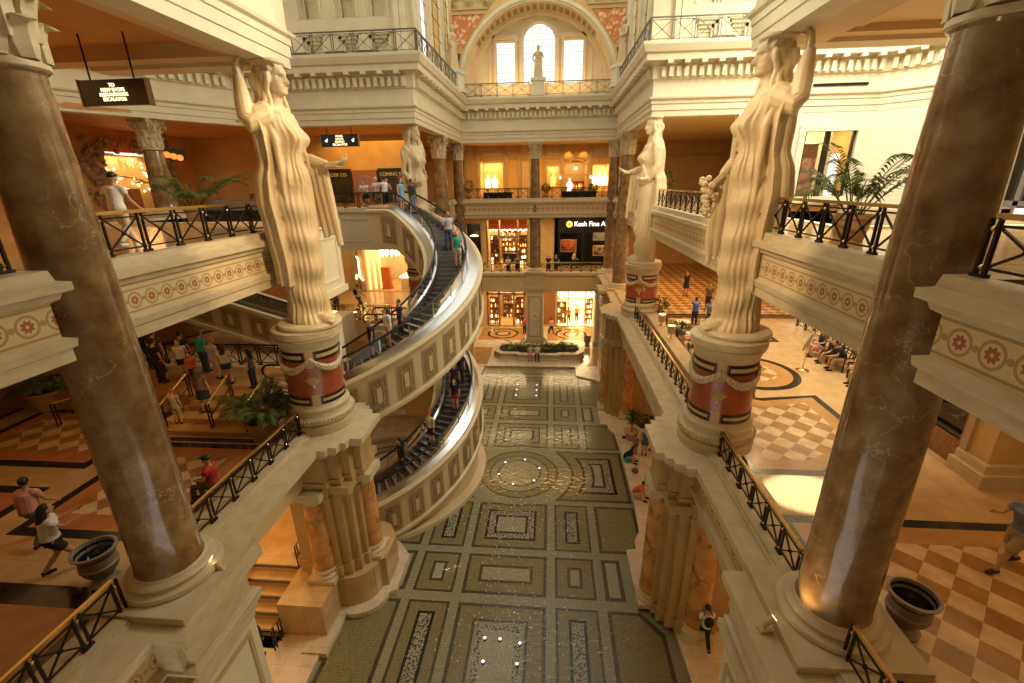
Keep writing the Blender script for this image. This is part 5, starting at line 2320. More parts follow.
def fuse(m, name, mat, voxel):
    """join overlapping limbs into one continuous skin"""
    me = m.mesh(name, [mat], 0)
    tmp = bpy.data.objects.new('tmp', me)
    COL.objects.link(tmp)
    md = tmp.modifiers.new('one', 'REMESH')
    md.mode = 'VOXEL'
    md.voxel_size = voxel
    md.use_smooth_shade = True
    s = tmp.modifiers.new('soft', 'SMOOTH')
    s.factor = .5
    s.iterations = 2
    dg = bpy.context.evaluated_depsgraph_get()
    me2 = bpy.data.meshes.new_from_object(tmp.evaluated_get(dg))
    bpy.data.objects.remove(tmp)
    bpy.data.meshes.remove(me)
    me2.name = name
    me2.materials.clear()
    me2.materials.append(mat)
    return me2


def person(label, x, y, z, head, pose='stand', top='white', bottom='denim', hair='black', style='short', skin='fair', h=1.7, sleeves='short', legs='long', shoes='black', arms='down', group=None, extra=None, fine=False, ph=1, seat=.46):
    """figure facing +X before turning by head (radians)"""
    t = thing('person', label, 'person', (x, y, z), head, group)
    s = h / 1.7
    vox = (.013 if fine else .022) * s
    V = Vector
    hipz, lean = .92, 0
    if pose.startswith('sit'):
        hipz = seat / s + .06
    hips = V((0, 0, hipz))
    lean = {'stand': .0, 'walk': .05, 'sit': -.04, 'sitlean': .3, 'lean': .22}.get(pose, 0)
    chest = hips + V((lean * .6, 0, .3))
    shc = hips + V((lean, 0, .5))
    neck = shc + V((lean * .1 + .01, 0, .07))
    hd = neck + V((.03 + lean * .15, 0, .155))
    # legs
    L = []
    for sd in (1, -1):
        hp = hips + V((0, .09 * sd, -.04))
        if pose.startswith('sit'):
            kn = hp + V((.42, .05 * sd, .02))
            an = V((kn.x + .02 + .08 * sd * (.5), kn.y, .09))
            if seat < .3:
                kn = hp + V((.34, .06 * sd, .22))
                an = V((kn.x + .18, kn.y, .09 - .0))
        elif pose == 'walk':
            q = sd * ph
            kn = hp + V((.13 + .12 * q, 0, -.4 + (.02 if q < 0 else .0)))
            an = kn + (V((.12, 0, -.36)) if q > 0 else V((-.3, 0, -.27)))
            an.z = .09 if q > 0 else .17
        else:
            kn = V((hp.x + .02, .1 * sd, .5))
            an = V((.0, .11 * sd, .09))
        L.append((hp, kn, an))
    A = []
    for sd in (1, -1):
        sh = shc + V((0, .185 * sd, 0))
        am = arms if isinstance(arms, str) else arms[0 if sd > 0 else 1]
        if am == 'rail':
            el = sh + V((.14, .07 * sd, -.24)); wr = el + V((.22, -.06 * sd, .0))
        elif am == 'phone':
            el = sh + V((.1, .06 * sd, -.27)); wr = el + V((.2, -.13 * sd, .12))
        elif am == 'up':
            el = sh + V((.22, .05 * sd, .02)); wr = el + V((.08, -.08 * sd, .2))
        elif am == 'lap':
            el = sh + V((.08, .07 * sd, -.27)); wr = el + V((.25, -.1 * sd, -.05))
        elif am == 'fwd':
            el = sh + V((.2, .04 * sd, -.2)); wr = el + V((.24, -.02 * sd, .06))
        elif am == 'hip':
            el = sh + V((-.06, .18 * sd, -.25)); wr = el + V((.1, -.12 * sd, -.18))
        elif am == 'swing':
            q = -sd * ph
            el = sh + V((.08 * q, .06 * sd, -.28)); wr = el + V((.12 + .12 * q, 0, -.2))
        elif am == 'prop':
            el = sh + V((-.12, .06 * sd, -.26)); wr = el + V((-.06, .02 * sd, -.25))
        else:
            el = sh + V((-.01, .055 * sd, -.3)); wr = el + V((.06, .0, -.25))
        A.append((sh, el, wr))

    def T(p):
        return p * s
    sc = lambda r: [q * s for q in r] if isinstance(r, (list, tuple)) else r * s
    # the body
    b = MB()
    b.tube([T(hips + V((0, 0, -.1))), T(hips), T(hips + V((0, 0, .16))), T(chest), T(shc + V((0, 0, -.05))), T(shc + V((0, 0, .02)))], sc([.13, .165, .14, .155, .155, .1]), 12, sx=1)
    for sd in (1, -1):
        b.ball(T(shc + V((0, .15 * sd, -.02))), .075 * s, 8, 6)
    b.tube([T(shc), T(neck), T(neck + V((.01, 0, .08)))], sc([.075, .055, .055]), 10)
    b.ball(T(hd), .105 * s, 14, 10, sc=(1.0, .8, 1.22))
    b.ball(T(hd + V((.055, 0, -.075))), .055 * s, 10, 8, sc=(.9, .9, .8))
    b.tube([T(hd + V((.095, 0, .02))), T(hd + V((.125, 0, -.025))), T(hd + V((.1, 0, -.035)))], sc([.012, .022, .015]), 6)
    for sd in (1, -1):
        b.ball(T(hd + V((-.005, .085 * sd, -.01))), .026 * s, 6, 5, sc=(1, .5, 1.3))
    for hp, kn, an in L:
        b.tube([T(hp + V((0, 0, .06))), T(hp.lerp(kn, .3)), T(kn), T(kn.lerp(an, .3)), T(an)], sc([.095, .088, .06, .062, .04]), 10)
        d = V((1, 0, 0))
        b.tube([T(an + V((-.05, 0, -.045))), T(an + V((.08, 0, -.05))), T(an + V((.17, 0, -.065)))], sc([.045, .045, .028]), 8)
    for k, (sh, el, wr) in enumerate(A):
        b.tube([T(sh), T(sh.lerp(el, .5)), T(el), T(el.lerp(wr, .4)), T(wr)], sc([.058, .05, .04, .042, .027]), 8)
        d = (wr - el).normalized()
        sd = 1 if k == 0 else -1
        upv = V((0, -sd, 0)) - d * d.dot(V((0, -sd, 0)))
        if upv.length < .1:
            upv = V((1, 0, 0))
        upv.normalize()
        wd = d.cross(upv)
        pm = wr + d * .045
        b.obox(T(pm), d * .045 * s, wd * .038 * s, upv * .015 * s)
        for j, ln in enumerate((.065, .078, .072, .055)):
            st = wr + d * .085 + wd * (.03 - .02 * j)
            b.tube([T(st), T(st + d * ln * .5 + upv * .008), T(st + d * ln * .85 + upv * .03)], sc([.011, .0105, .009]), 5)
        st = wr + d * .03 + wd * .036
        b.tube([T(st), T(st + d * .035 + wd * .022 + upv * .01), T(st + d * .065 + wd * .02 + upv * .02)], sc([.013, .012, .01]), 5)
    me = fuse(b, 'body', SKIN[skin], vox)
    obj('body', me, SKIN[skin], t)
    # eyes and mouth painted as tiny features on a head nobody sees closer than a few pixels are left to the skin; hair
    g = MB()
    if style == 'cap':
        g.ball(T(hd + V((-.005, 0, .045))), .112 * s, 12, 8, sc=(1, .86, .85))
        g.obox(T(hd + V((.12, 0, .055))), V((.055 * s, 0, 0)), V((0, .07 * s, 0)), V((0, 0, .012 * s)))
    elif style != 'bald':
        g.ball(T(hd + V((-.028, 0, .035))), .112 * s, 12, 8, sc=(.95, .88, 1.02))
        if style == 'long':
            g.tube([T(hd + V((-.06, 0, .04))), T(hd + V((-.095, 0, -.1))), T(neck + V((-.1, 0, -.12))), T(neck + V((-.09, 0, -.27)))], sc([.1, .1, .1, .055]), 9, sx=1.1)
        elif style == 'tail':
            g.tube([T(hd + V((-.1, 0, .05))), T(hd + V((-.16, 0, .0))), T(hd + V((-.16, 0, -.16)))], sc([.04, .045, .02]), 7)
    if len(g.v):
        obj('cap' if style == 'cap' else 'hair', fuse(g, 'hair', HAIRC[hair], .016 * s), HAIRC[hair], t)
    # shirt
    e = .018
    g = MB()
    g.tube([T(hips + V((0, 0, -.02 if legs != 'dress' else -.3))), T(hips + V((0, 0, .05))), T(hips + V((0, 0, .17))), T(chest), T(shc + V((0, 0, -.04))), T(shc + V((0, 0, .035)))], sc([.17 if legs != 'dress' else .24, .175, .155, .172, .172, .085]), 14)
    for sd in (1, -1):
        g.ball(T(shc + V((0, .15 * sd, -.02))), .085 * s, 8, 6)
    for sh, el, wr in A:
        f = {'short': .55, 'long': 2, 'none': .12}[sleeves]
        if f < 1:
            g.tube([T(sh + V((0, 0, .0))), T(sh.lerp(el, f))], sc([.078, .07]), 8)
        else:
            g.tube([T(sh), T(el), T(wr)], sc([.075, .06, .045]), 8)
    obj('dress' if legs == 'dress' else 'shirt', fuse(g, 'shirt', cloth(top), vox * 1.15), cloth(top), t)
    # trousers, shorts or skirt
    if legs != 'dress':
        g = MB()
        g.tube([T(hips + V((0, 0, .08))), T(hips), T(hips + V((0, 0, -.12)))], sc([.165, .183, .15]), 14)
        if legs == 'skirt':
            k0 = (L[0][1] + L[1][1]) / 2
            g.tube([T(hips), T(hips + V((.02, 0, -.14))), T(hips.lerp(k0, .8))], sc([.18, .205, .23]), 16)
        else:
            for hp, kn, an in L:
                if legs == 'long':
                    g.tube([T(hp), T(hp.lerp(kn, .5)), T(kn), T(kn.lerp(an, .5)), T(an + V((0, 0, .0)))], sc([.115, .1, .08, .075, .065]), 10)
                else:
                    f = .55 if legs == 'hot' else .92
                    g.tube([T(hp), T(hp.lerp(kn, f * .5)), T(hp.lerp(kn, f))], sc([.118, .112, .1]), 10)
        obj('skirt' if legs == 'skirt' else ('trousers' if legs == 'long' else 'shorts'), fuse(g, 'trousers', cloth(bottom), vox * 1.15), cloth(bottom), t)
    for hp, kn, an in L:
        g = MB()
        g.tube([T(an + V((-.055, 0, -.045))), T(an + V((.06, 0, -.045))), T(an + V((.185, 0, -.062)))], sc([.05, .052, .034]), 9)
        obj('shoe', g, cloth(shoes), t, smooth=SM)
    if extra == 'backpack':
        g = MB()
        g.ball(T(chest + V((-.2, 0, .06))), .19 * s, 12, 8, sc=(.62, .85, 1.15))
        for sd in (1, -1):
            g.tube([T(shc + V((-.12, .12 * sd, .04))), T(shc + V((.0, .13 * sd, .085))), T(shc + V((.15, .12 * sd, -.04))), T(chest + V((.14, .13 * sd, -.06)))], .022 * s, 6)
        o = obj('backpack', fuse(g, 'backpack', cloth('black'), .016), cloth('black'), None)
        bp = o
        o.parent = t
    if extra == 'phone':
        g = MB()
        w = (A[0][2] + A[1][2]) / 2 + V((.07, 0, .03))
        g.obox(T(w), V((.015 * s, 0, .05 * s)), V((0, .04 * s, 0)), V((.006 * s, 0, -.002 * s)))
        o = thing('phone', 'small dark phone held by the person: ' + label[:0], 'phone') if False else obj('phone', g, M['black'], t)
    return t


D = math.radians
# upper level
person('man in a white shirt and black cap walking behind the upper left railing', -10.4, 10.5, 13.3, D(95), 'walk', 'white', 'cream', 'black', 'cap', 'tan', 1.72, arms='swing', shoes='white')
person('dark-haired woman in white top and black shorts leaning on the far upper railing', -10.9, 27.3, 13.3, D(-90), 'lean', 'white', 'black', 'black', 'short', 'tan', 1.62, legs='hot', arms='rail')
person('man in a white cap and white shirt standing behind the woman at the far railing', -10.35, 27.65, 13.3, D(-100), 'stand', 'white', 'khaki', 'white', 'cap', 'fair', 1.76, arms='fwd')
person('person in a pink top bending over the railing left of the escalator top', -9.75, 27.35, 13.3, D(-50), 'lean', 'pink', 'dark', 'brown', 'short', 'fair', 1.68, arms='rail')
person('person seen from behind in a white shirt at the top of the escalator', -9.3, 26.0, 13.35, D(150), 'stand', 'white', 'dark', 'black', 'short', 'tan', 1.72, arms='rail')


def on_esc(q, r=4.8, zf=ZU_F):
    n = 44
    k = min(n - 1, max(0, int(q * n)))
    q = (k + .5) / n
    x, y = esc_pt(r, q)
    return x, y, zf(q) + .005, -PI * q      # facing down the ride


for (lab, q, r, kw) in (
    ('woman in a light blue dress on the escalator near its top', .1, 4.5, dict(top='sky', hair='brown', style='long', legs='dress', sleeves='none', h=1.66)),
    ('person with a red cap and yellow bag at the top of the escalator', .075, 5.0, dict(top='black', bottom='dark', hair='red', style='cap', h=1.72)),
    ('young man in a dark open jacket over a white shirt near the escalator top', .135, 5.05, dict(top='dark', bottom='slate', hair='black', skin='tan', sleeves='long', h=1.74)),
    ('heavy man in a pale grey-blue shirt and jeans riding halfway down the escalator', .35, 4.85, dict(top='lav', bottom='denim', hair='black', skin='tan', h=1.84, arms=('down', 'rail'))),
    ('woman in a teal top and pale shorts riding the escalator below the man in jeans', .45, 5.1, dict(top='teal', bottom='cream', hair='blond', style='tail', legs='hot', sleeves='none', h=1.66, arms=('rail', 'down'))),
    ('child in a patterned dark shirt on the lower half of the upper escalator', .735, 4.5, dict(top='plum', bottom='dark', hair='black', h=1.45)),
    ('long-haired woman in black and white near the lower end of the upper escalator', .79, 4.7, dict(top='white', bottom='pink', hair='brown', style='long', legs='hot', h=1.62)),
    ('boy in a black shirt first in line at the foot of the upper escalator', .83, 4.55, dict(top='black', bottom='denim', hair='blond', legs='short', h=1.5))):
    x, y, z_, hd = on_esc(q, r)
    person(lab, x, y, z_, hd, 'stand', **kw)
for (lab, q, r, kw) in (
    ('person in a black shirt riding high on the lower escalator', .43, 4.9, dict(top='black', bottom='dark', hair='black', h=1.7)),
    ('person with a pale bag over dark clothes on the lower escalator', .47, 4.6, dict(top='dark', bottom='black', hair='brown', h=1.7, extra='backpack')),
    ('woman in black with red shorts on the lower escalator', .53, 4.8, dict(top='black', bottom='red', hair='black', style='long', legs='hot', h=1.66)),
    ('person in a red cap and cream shirt holding the rail of the lower escalator', .665, 4.6, dict(top='cream', bottom='dark', hair='red', style='cap', h=1.66, legs='short')),
    ('person dressed all in black near the foot of the lower escalator', .775, 4.6, dict(top='black', bottom='black', hair='black', sleeves='long', h=1.66, style='long'))):
    x, y, z_, hd = on_esc(q, r, ZL_F)
    person(lab, x, y, z_, hd, 'stand', **kw)

# the crowd on the left terrace
CR_ = [
    ('woman in a teal shirt with a raised arm at the back of the left crowd', -14.3, 16.35, D(80), dict(top='teal', bottom='denim', hair='brown', style='tail', arms=('up', 'down'))),
    ('blond man in a white shirt and cream shorts standing in the left crowd', -13.3, 15.7, D(60), dict(top='lav', bottom='cream', hair='blond', legs='short')),
    ('girl with long brown hair and denim shorts at the right of the left crowd', -12.5, 15.25, D(110), dict(top='white', bottom='denim', hair='brown', style='long', legs='hot', h=1.6)),
    ('man in a black shirt with a pale backpack at the left end of the crowd', -15.3, 15.2, D(80), dict(top='black', bottom='dark', hair='black', h=1.78)),
    ('man in a dark green shirt behind the crowd', -16.2, 16.2, D(100), dict(top='olive', bottom='dark', hair='black', h=1.78)),
    ('man in a charcoal shirt and red shorts in the middle of the crowd', -15.0, 16.2, D(100), dict(top='dark', bottom='red', hair='black', legs='short', h=1.76)),
    ('woman in a white vest and black shorts in the middle of the crowd', -14.6, 15.6, D(-60), dict(top='white', bottom='black', hair='brown', legs='hot', sleeves='none', h=1.64)),
    ('child in an orange shirt standing in front of the crowd', -13.7, 15.0, D(-70), dict(top='orange', bottom='dark', hair='brown', h=1.35)),
    ('person in a black cap at the far left of the crowd', -17.0, 16.6, D(60), dict(top='black', bottom='dark', hair='black', style='cap', h=1.78)),
    ('dark-haired girl in brown standing alone right of the crowd', -11.3, 15.0, D(180), dict(top='brown', bottom='dark', hair='black', style='long', h=1.5)),
]
for lab, x, y, hd, kw in CR_:
    person(lab, x, y, 7.4, hd, 'stand', **kw)
person('woman in a brown top and black skirt climbing the left steps', -12.3, 13.6, 7.02, D(100), 'stand', 'brown', 'black', 'brown', 'long', 'tan', 1.68, legs='skirt')
person('small child in a tan outfit on the left steps by the handrail', -13.0, 13.1, 6.83, D(100), 'stand', 'khaki', 'khaki', 'red', 'short', 'tan', 1.3, legs='short')
# left middle gallery
person('woman in a white blouse and black skirt striding across the left floor', -10.7, 6.95, 6.65, D(55), 'walk', 'white', 'black', 'black', 'long', 'tan', 1.7, legs='hot', arms='fwd', fine=True, ph=-1)
person('man in a red and white shirt walking ahead of the striding woman', -12.1, 7.75, 6.65, D(100), 'walk', 'pink', 'olive', 'black', 'short', 'tan', 1.72, arms='swing', fine=True)
person('man in a dark red shirt and black cap sitting by the left railing', -9.0, 9.5, 6.65, D(190), 'sit', 'red', 'olive', 'black', 'cap', 'tan', 1.7, arms='lap', seat=.5)
# left middle, in front of the bright shop
person('man in a white shirt with a dark bag walking to the bright shop', -12.9, 28.8, 6.65, D(60), 'walk', 'white', 'denim', 'brown', 'short', 'tan', 1.72, arms='swing', extra='backpack')
person('person in a red shirt left of the bright shop', -14.3, 28.4, 6.65, D(100), 'stand', 'red', 'dark', 'black', 'short', 'tan', 1.66)
person('person in black beside the one in red, left of the bright shop', -14.9, 27.9, 6.65, D(60), 'stand', 'black', 'dark', 'black', 'long', 'tan', 1.62)
person('person in a dusty red shirt by the lower escalator entrance', -8.6, 28.6, 6.65, D(-160), 'stand', 'brown', 'dark', 'black', 'short', 'tan', 1.68)
# far middle balcony
person('person in a white top at the far balcony, left of a taller companion in grey', -3.85, 41.5, 6.65, D(-90), 'stand', 'white', 'dark', 'black', 'long', 'tan', 1.6, arms='rail')
person('tall person in grey at the far balcony under the bright shop', -3.0, 41.5, 6.65, D(-90), 'stand', 'slate', 'dark', 'black', 'short', 'tan', 1.74, arms='rail')
person('man in black at the far balcony, right beside the middle column', -.15, 41.6, 6.65, D(-90), 'stand', 'black', 'dark', 'grey', 'short', 'fair', 1.72, arms='rail')
person('man in dark jacket and white shirt at the far balcony, second from the column', .55, 41.6, 6.65, D(-90), 'stand', 'dark', 'dark', 'black', 'short', 'fair', 1.74, arms='rail')
person('person in a pale top walking in front of the dark gallery', 2.3, 44.5, 6.65, D(0), 'walk', 'cream', 'dark', 'black', 'short', 'fair', 1.68, arms='swing')
# right middle gallery
person('woman in a black dress standing far down the right gallery', 9.6, 32.2, 6.9, D(-110), 'stand', 'black', 'black', 'brown', 'long', 'tan', 1.7, legs='dress', sleeves='none', arms='hip')
person('woman in a blue top raising a camera beside the near right caryatid', 8.4, 25.9, 6.65, D(100), 'stand', 'blue', 'dark', 'black', 'short', 'tan', 1.64, arms='up')
person('man in a pale grey shirt walking behind the cafe tables', 9.0, 25.3, 6.65, D(-100), 'walk', 'grey', 'denim', 'black', 'short', 'tan', 1.74, arms='swing')
person('person in brown further back along the right gallery', 9.9, 28.3, 6.9, D(-110), 'stand', 'brown', 'dark', 'black', 'short', 'tan', 1.7)
person('person in dark clothes behind the man in grey', 10.6, 27.9, 6.9, D(-110), 'stand', 'dark', 'dark', 'black', 'long', 'tan', 1.7)
person('man in a blue-grey shirt and khaki shorts striding past the checkered floor', 9.95, 8.45, 6.65, D(190), 'walk', 'slate', 'khaki', 'black', 'short', 'tan', 1.82, legs='short', arms=('down', 'fwd'), fine=True, shoes='dark')
# ground floor
person('woman in a teal skirt sitting on the pool kerb', 4.3, 21.7, .15, D(-20), 'sitlean', 'black', 'teal', 'black', 'long', 'tan', 1.62, legs='skirt', arms='lap', seat=.14)
person('child in a grey shirt and blue cap standing beside the walkway', 4.9, 22.4, .15, D(-120), 'stand', 'grey', 'brown', 'black', 'cap', 'tan', 1.2)
person('woman in a blue print top and shorts standing on the walkway', 5.4, 22.35, .15, D(-110), 'stand', 'blue', 'denim', 'black', 'long', 'tan', 1.58, legs='hot', sleeves='none')
person('person walking half hidden by the right ledge', 5.95, 22.5, .15, D(-60), 'walk', 'cream', 'khaki', 'brown', 'short', 'tan', 1.6, legs='hot', arms='swing')
person('woman in an orange top sitting on the pool kerb', 4.28, 18.7, .15, D(-30), 'sitlean', 'orange', 'cream', 'black', 'short', 'tan', 1.62, arms='lap', seat=.14)
person('man in white trousers standing behind the right pier', 5.75, 18.7, .15, D(180), 'stand', 'white', 'cream', 'black', 'short', 'tan', 1.66)
person('man with a black backpack over a white shirt walking past the right pier', 5.2, 11.2, .15, D(90), 'walk', 'white', 'black', 'black', 'short', 'tan', 1.62, arms='swing', extra='backpack')
person('woman in a cream top sitting on the rim of the far planter', -1.6, 36.6, .15, D(-90), 'sit', 'cream', 'pink', 'black', 'long', 'tan', 1.62, arms='lap', seat=.5)
person('man in a white shirt sitting on the rim of the far planter', -1.0, 36.6, .15, D(-90), 'sit', 'white', 'denim', 'brown', 'short', 'fair', 1.68, arms='lap', seat=.5)
person('person in a pink shirt walking behind the far planter', .25, 43.5, .15, D(120), 'walk', 'pink', 'dark', 'black', 'short', 'tan', 1.66, arms='swing')
person('person in red beside the middle ground pier', -2.5, 43.6, .15, D(-60), 'stand', 'red', 'dark', 'black', 'short', 'tan', 1.6)
person('person in an orange shirt inside the bright white shop, on the right', 3.0, 48.2, .15, D(-90), 'stand', 'orange', 'dark', 'black', 'short', 'tan', 1.7)
person('person in an orange top inside the bright white shop, on the left', 2.1, 47.6, .15, D(80), 'stand', 'orange', 'black', 'brown', 'long', 'tan', 1.66)
person('woman in black at the foot of the left stairs', -9.3, 9.75, .15, D(100), 'stand', 'black', 'dark', 'black', 'tail', 'tan', 1.64, sleeves='long')
# ================================================================ plants
def frond(seed, L, droop, n=22, wl=.3, wide=.032):
    r = random.Random(seed)
    m = MB()
    pts = []
    for i in range(n + 1):
        f = i / n
        pts.append(Vector((L * .75 * f + .05, 0, L * (.95 * f - droop * f * f))))
    m.tube(pts, [.018 * (1 - .7 * i / n) for i in range(n + 1)], 5)
    for i in range(int(n * .28), n):
        f = i / n
        p = pts[i]
        d = (pts[i + 1] - pts[i]).normalized()
        for s in (-1, 1):
            ll = wl * (1.15 - abs(f - .6)) * (.85 + .3 * r.random())
            o = (d * .75 + Vector((0, s * .8, .12 + .1 * r.random()))).normalized()
            a = p
            b = p + o * ll * .5 + Vector((0, 0, -.0))
            c = p + o * ll + Vector((0, 0, -.35 * ll))
            w = d.cross(o).cross(o).normalized() * wide
            th = Vector((0, 0, .004))
            m.add([a, b + w, c, b - w, b + th * 2], [(0, 1, 4), (1, 2, 4), (2, 3, 4), (3, 0, 4), (0, 3, 2, 1)])
    return m


def palm(label, x, y, z, h, n, pot_r, pot_h, seed, mat='leaf', spread=1.0, pot_mat='terracotta', droop=.55, cat='palm', wl=.3):
    t = thing('potted_palm', label, cat, (x, y, z))
    p = MB()
    p.lathe([(pot_r * .72, 0), (pot_r * .75, .04), (pot_r * .95, pot_h * .8), (pot_r * 1.08, pot_h * .86), (pot_r * 1.1, pot_h), (pot_r * .98, pot_h), (pot_r * .9, pot_h * .9), (.02, pot_h * .9)], 28, caps=False)
    obj('pot', p, M[pot_mat], t, smooth=SM)
    s = MB()
    s.lathe([(pot_r * .92, pot_h * .88), (pot_r * .5, pot_h * .97), (.02, pot_h * .98)], 20)
    obj('soil', s, M['soil'], t)
    r = random.Random(seed)
    for k in range(n):
        a = 2 * PI * k / n * 1.618 * 2 + r.random() * .5
        q = .55 + .45 * r.random()
        fm = frond(seed * 31 + k, h * q, droop * (.7 + .5 * r.random()) , wl=wl)
        # lean of the stem
        ln = (.25 + .75 * r.random()) * spread
        fm.v = [(vx * ln, vy, vz) for vx, vy, vz in fm.v]
        obj('frond', fm, M[mat], t, loc=(.08 * math.cos(a), .08 * math.sin(a), pot_h * .85), rotz=a)
    return t


def leafy(m, c, r, n, seed, sz=.09, flat=1.0):
    rr = random.Random(seed)
    for _ in range(n):
        u = Vector((rr.gauss(0, 1), rr.gauss(0, 1), rr.gauss(0, 1))).normalized()
        q = r * (.45 + .55 * rr.random() ** .5)
        p = Vector(c) + Vector((u.x * q, u.y * q, u.z * q * flat))
        d = (u + Vector((rr.gauss(0, .5), rr.gauss(0, .5), rr.gauss(0, .5)))).normalized()
        w = d.cross(Vector((rr.gauss(0, 1), rr.gauss(0, 1), rr.gauss(0, 1)))).normalized()
        nn = d.cross(w)
        s = sz * (.7 + .6 * rr.random())
        m.add([p - d * s * .2, p + w * s * .35 + d * s * .4 + nn * s * .08, p + d * s * 1.2, p - w * s * .35 + d * s * .4 + nn * s * .08, p + d * s * .4 - nn * s * .06], [(0, 1, 2, 3), (0, 4, 1), (1, 4, 2), (2, 4, 3), (3, 4, 0)])


def shrub(label, x, y, z, r, h, pot, seed, mat='leaf', cat='plant', group=None, spiky=False):
    t = thing('potted_shrub', label, cat, (x, y, z), 0, group)
    if pot:
        p = MB()
        p.lathe([(pot * .75, 0), (pot, pot * 1.15), (pot * 1.1, pot * 1.2), (pot * 1.1, pot * 1.32), (pot * .95, pot * 1.32), (pot * .9, pot * 1.2), (.02, pot * 1.2)], 24, caps=False)
        obj('pot', p, M['terracotta'], t, smooth=SM)
    zb = pot * 1.2 if pot else 0
    s = MB()
    s.tube([(0, 0, zb - .02), (.02, 0, zb + (h - zb) * .4), (0, .02, zb + (h - zb) * .75)], [.04, .035, .02], 7)
    for k in range(5):
        a = k * 1.3
        s.tube([(0, 0, zb + (h - zb) * .25), (r * .5 * math.cos(a), r * .5 * math.sin(a), zb + (h - zb) * .6)], [.022, .01], 5)
    obj('stem', s, M['wood'], t)
    f = MB()
    if spiky:
        rr = random.Random(seed)
        for cz, n in ((.55, 40), (.8, 50), (.97, 40)):
            for k in range(n):
                a = rr.random() * 6.283
                e = rr.random() * 1.9 - .5
                d = Vector((math.cos(a) * math.cos(e), math.sin(a) * math.cos(e), math.sin(e)))
                c = Vector((0, 0, zb + (h - zb) * cz * .8))
                w = d.cross(Vector((0, 0, 1))).normalized() * .022
                L = r * (.8 + .4 * rr.random())
                f.add([c + w, c - w, c + d * L - w * .2, c + d * L * .6 + Vector((0, 0, .02))], [(0, 1, 2), (0, 3, 1), (1, 3, 2), (2, 3, 0)])
    else:
        leafy(f, (0, 0, zb + (h - zb) * .62), r, 260, seed, .11, (h - zb) / (2 * r) * .9)
    obj('foliage', f, M[mat], t)
    return t


palm('tall areca palm in a pot behind the upper right railing', 6.9, 11.3, 13.3, 3.3, 15, .4, .6, 5, spread=.85, droop=.6, mat='leaf', wl=.5)
palm('bushy fan palm in a pot beside the left drum, behind the railing', -9.5, 12.6, 6.65, 2.5, 34, .5, .75, 9, spread=1.0, droop=.62, wl=.46)
palm('potted palm on the upper left gallery beside the marble column', -15.2, 18.9, 13.3, 3.6, 22, .4, .6, 3, spread=1.2, droop=.6, wl=.4)
palm('dark fern-like plant in a big pot on the far left of the middle floor', -19.4, 14.3, 6.65, 1.6, 22, .6, .8, 12, spread=1.4, droop=.8, wl=.4)
shrub('spiky yucca in a terracotta pot on the walkway by the far right pier', 4.95, 24.0, .15, .62, 2.0, .4, 3, spiky=True)
shrub('round green shrub at the far end of the cafe planter, by the far right drum', 6.5, 26.6, 6.65, .55, 1.5, .38, 4)
shrub('round green shrub at the near end of the cafe planter, behind the near right drum', 6.2, 17.3, 6.65, .5, 1.35, .36, 5)
shrub('low spreading plant in the cafe planter between the two lamps', 6.7, 23.0, 6.65, .55, 1.05, .3, 6)
shrub('dark clipped bush on the upper far balcony, left of the arched shop door', -.45, 42.4, 13.3, .4, 1.2, .3, 7)
shrub('dark clipped bush on the upper far balcony, right of the arched shop door', 3.7, 42.4, 13.3, .4, 1.2, .3, 8)
shrub('dark bush on the upper far balcony near the left corner column', -7.3, 42.2, 13.3, .45, 1.6, .3, 9)
shrub('green plant behind the far left caryatid on the upper gallery', -9.6, 30.6, 13.3, .6, 2.0, .35, 10)
shrub('green plant behind the far right caryatid on the upper gallery', 7.2, 31.0, 13.3, .6, 2.0, .35, 11)
shrub('small green plant beside the right column of the far gallery', 6.3, 36.2, 13.3, .5, 2.0, .35, 13)


def urn(label, x, y, z, k=1.0):
    t = thing('urn_planter', label, 'planter', (x, y, z))
    t.scale = (.76, .76, 1)
    m = MB()
    m.lathe([(.3 * k, 0), (.34 * k, .03), (.36 * k, .1 * k), (.26 * k, .16 * k), (.22 * k, .22 * k), (.3 * k, .3 * k), (.41 * k, .42 * k), (.43 * k, .5 * k), (.45 * k, .52 * k), (.45 * k, .56 * k), (.42 * k, .58 * k), (.43 * k, .62 * k), (.42 * k, .78 * k), (.46 * k, .82 * k), (.52 * k, .88 * k), (.53 * k, .92 * k), (.46 * k, .93 * k), (.43 * k, .8 * k), (.36 * k, .5 * k), (.02, .45 * k)], 40, caps=False)
    obj('bowl', m, M['urn'], t, smooth=SM)
    m = MB()
    m.lathe([(.44 * k, .86 * k), (.42 * k, .74 * k), (.3 * k, .62 * k), (.02, .6 * k)], 32, caps=False)
    obj('liner', m, plain('dark_liner', (.01, .01, .01), .12), t, smooth=SM)
    m = MB()
    m.tube([(.16 * k, .1 * k, .62 * k), (.05, 0, .64 * k), (-.1 * k, -.1 * k, .63 * k)], .02, 6)
    return t


urn('grey stone urn planter with a black liner, right of the big right column', 6.65, 6.75, 6.65, 1.0)
urn('grey stone urn planter with a black liner, left of the big left column', -9.5, 6.75, 6.65, 1.0)
urn('small grey urn bin on the ground floor by the far right pier', 3.55, 40.2, .15, .95)

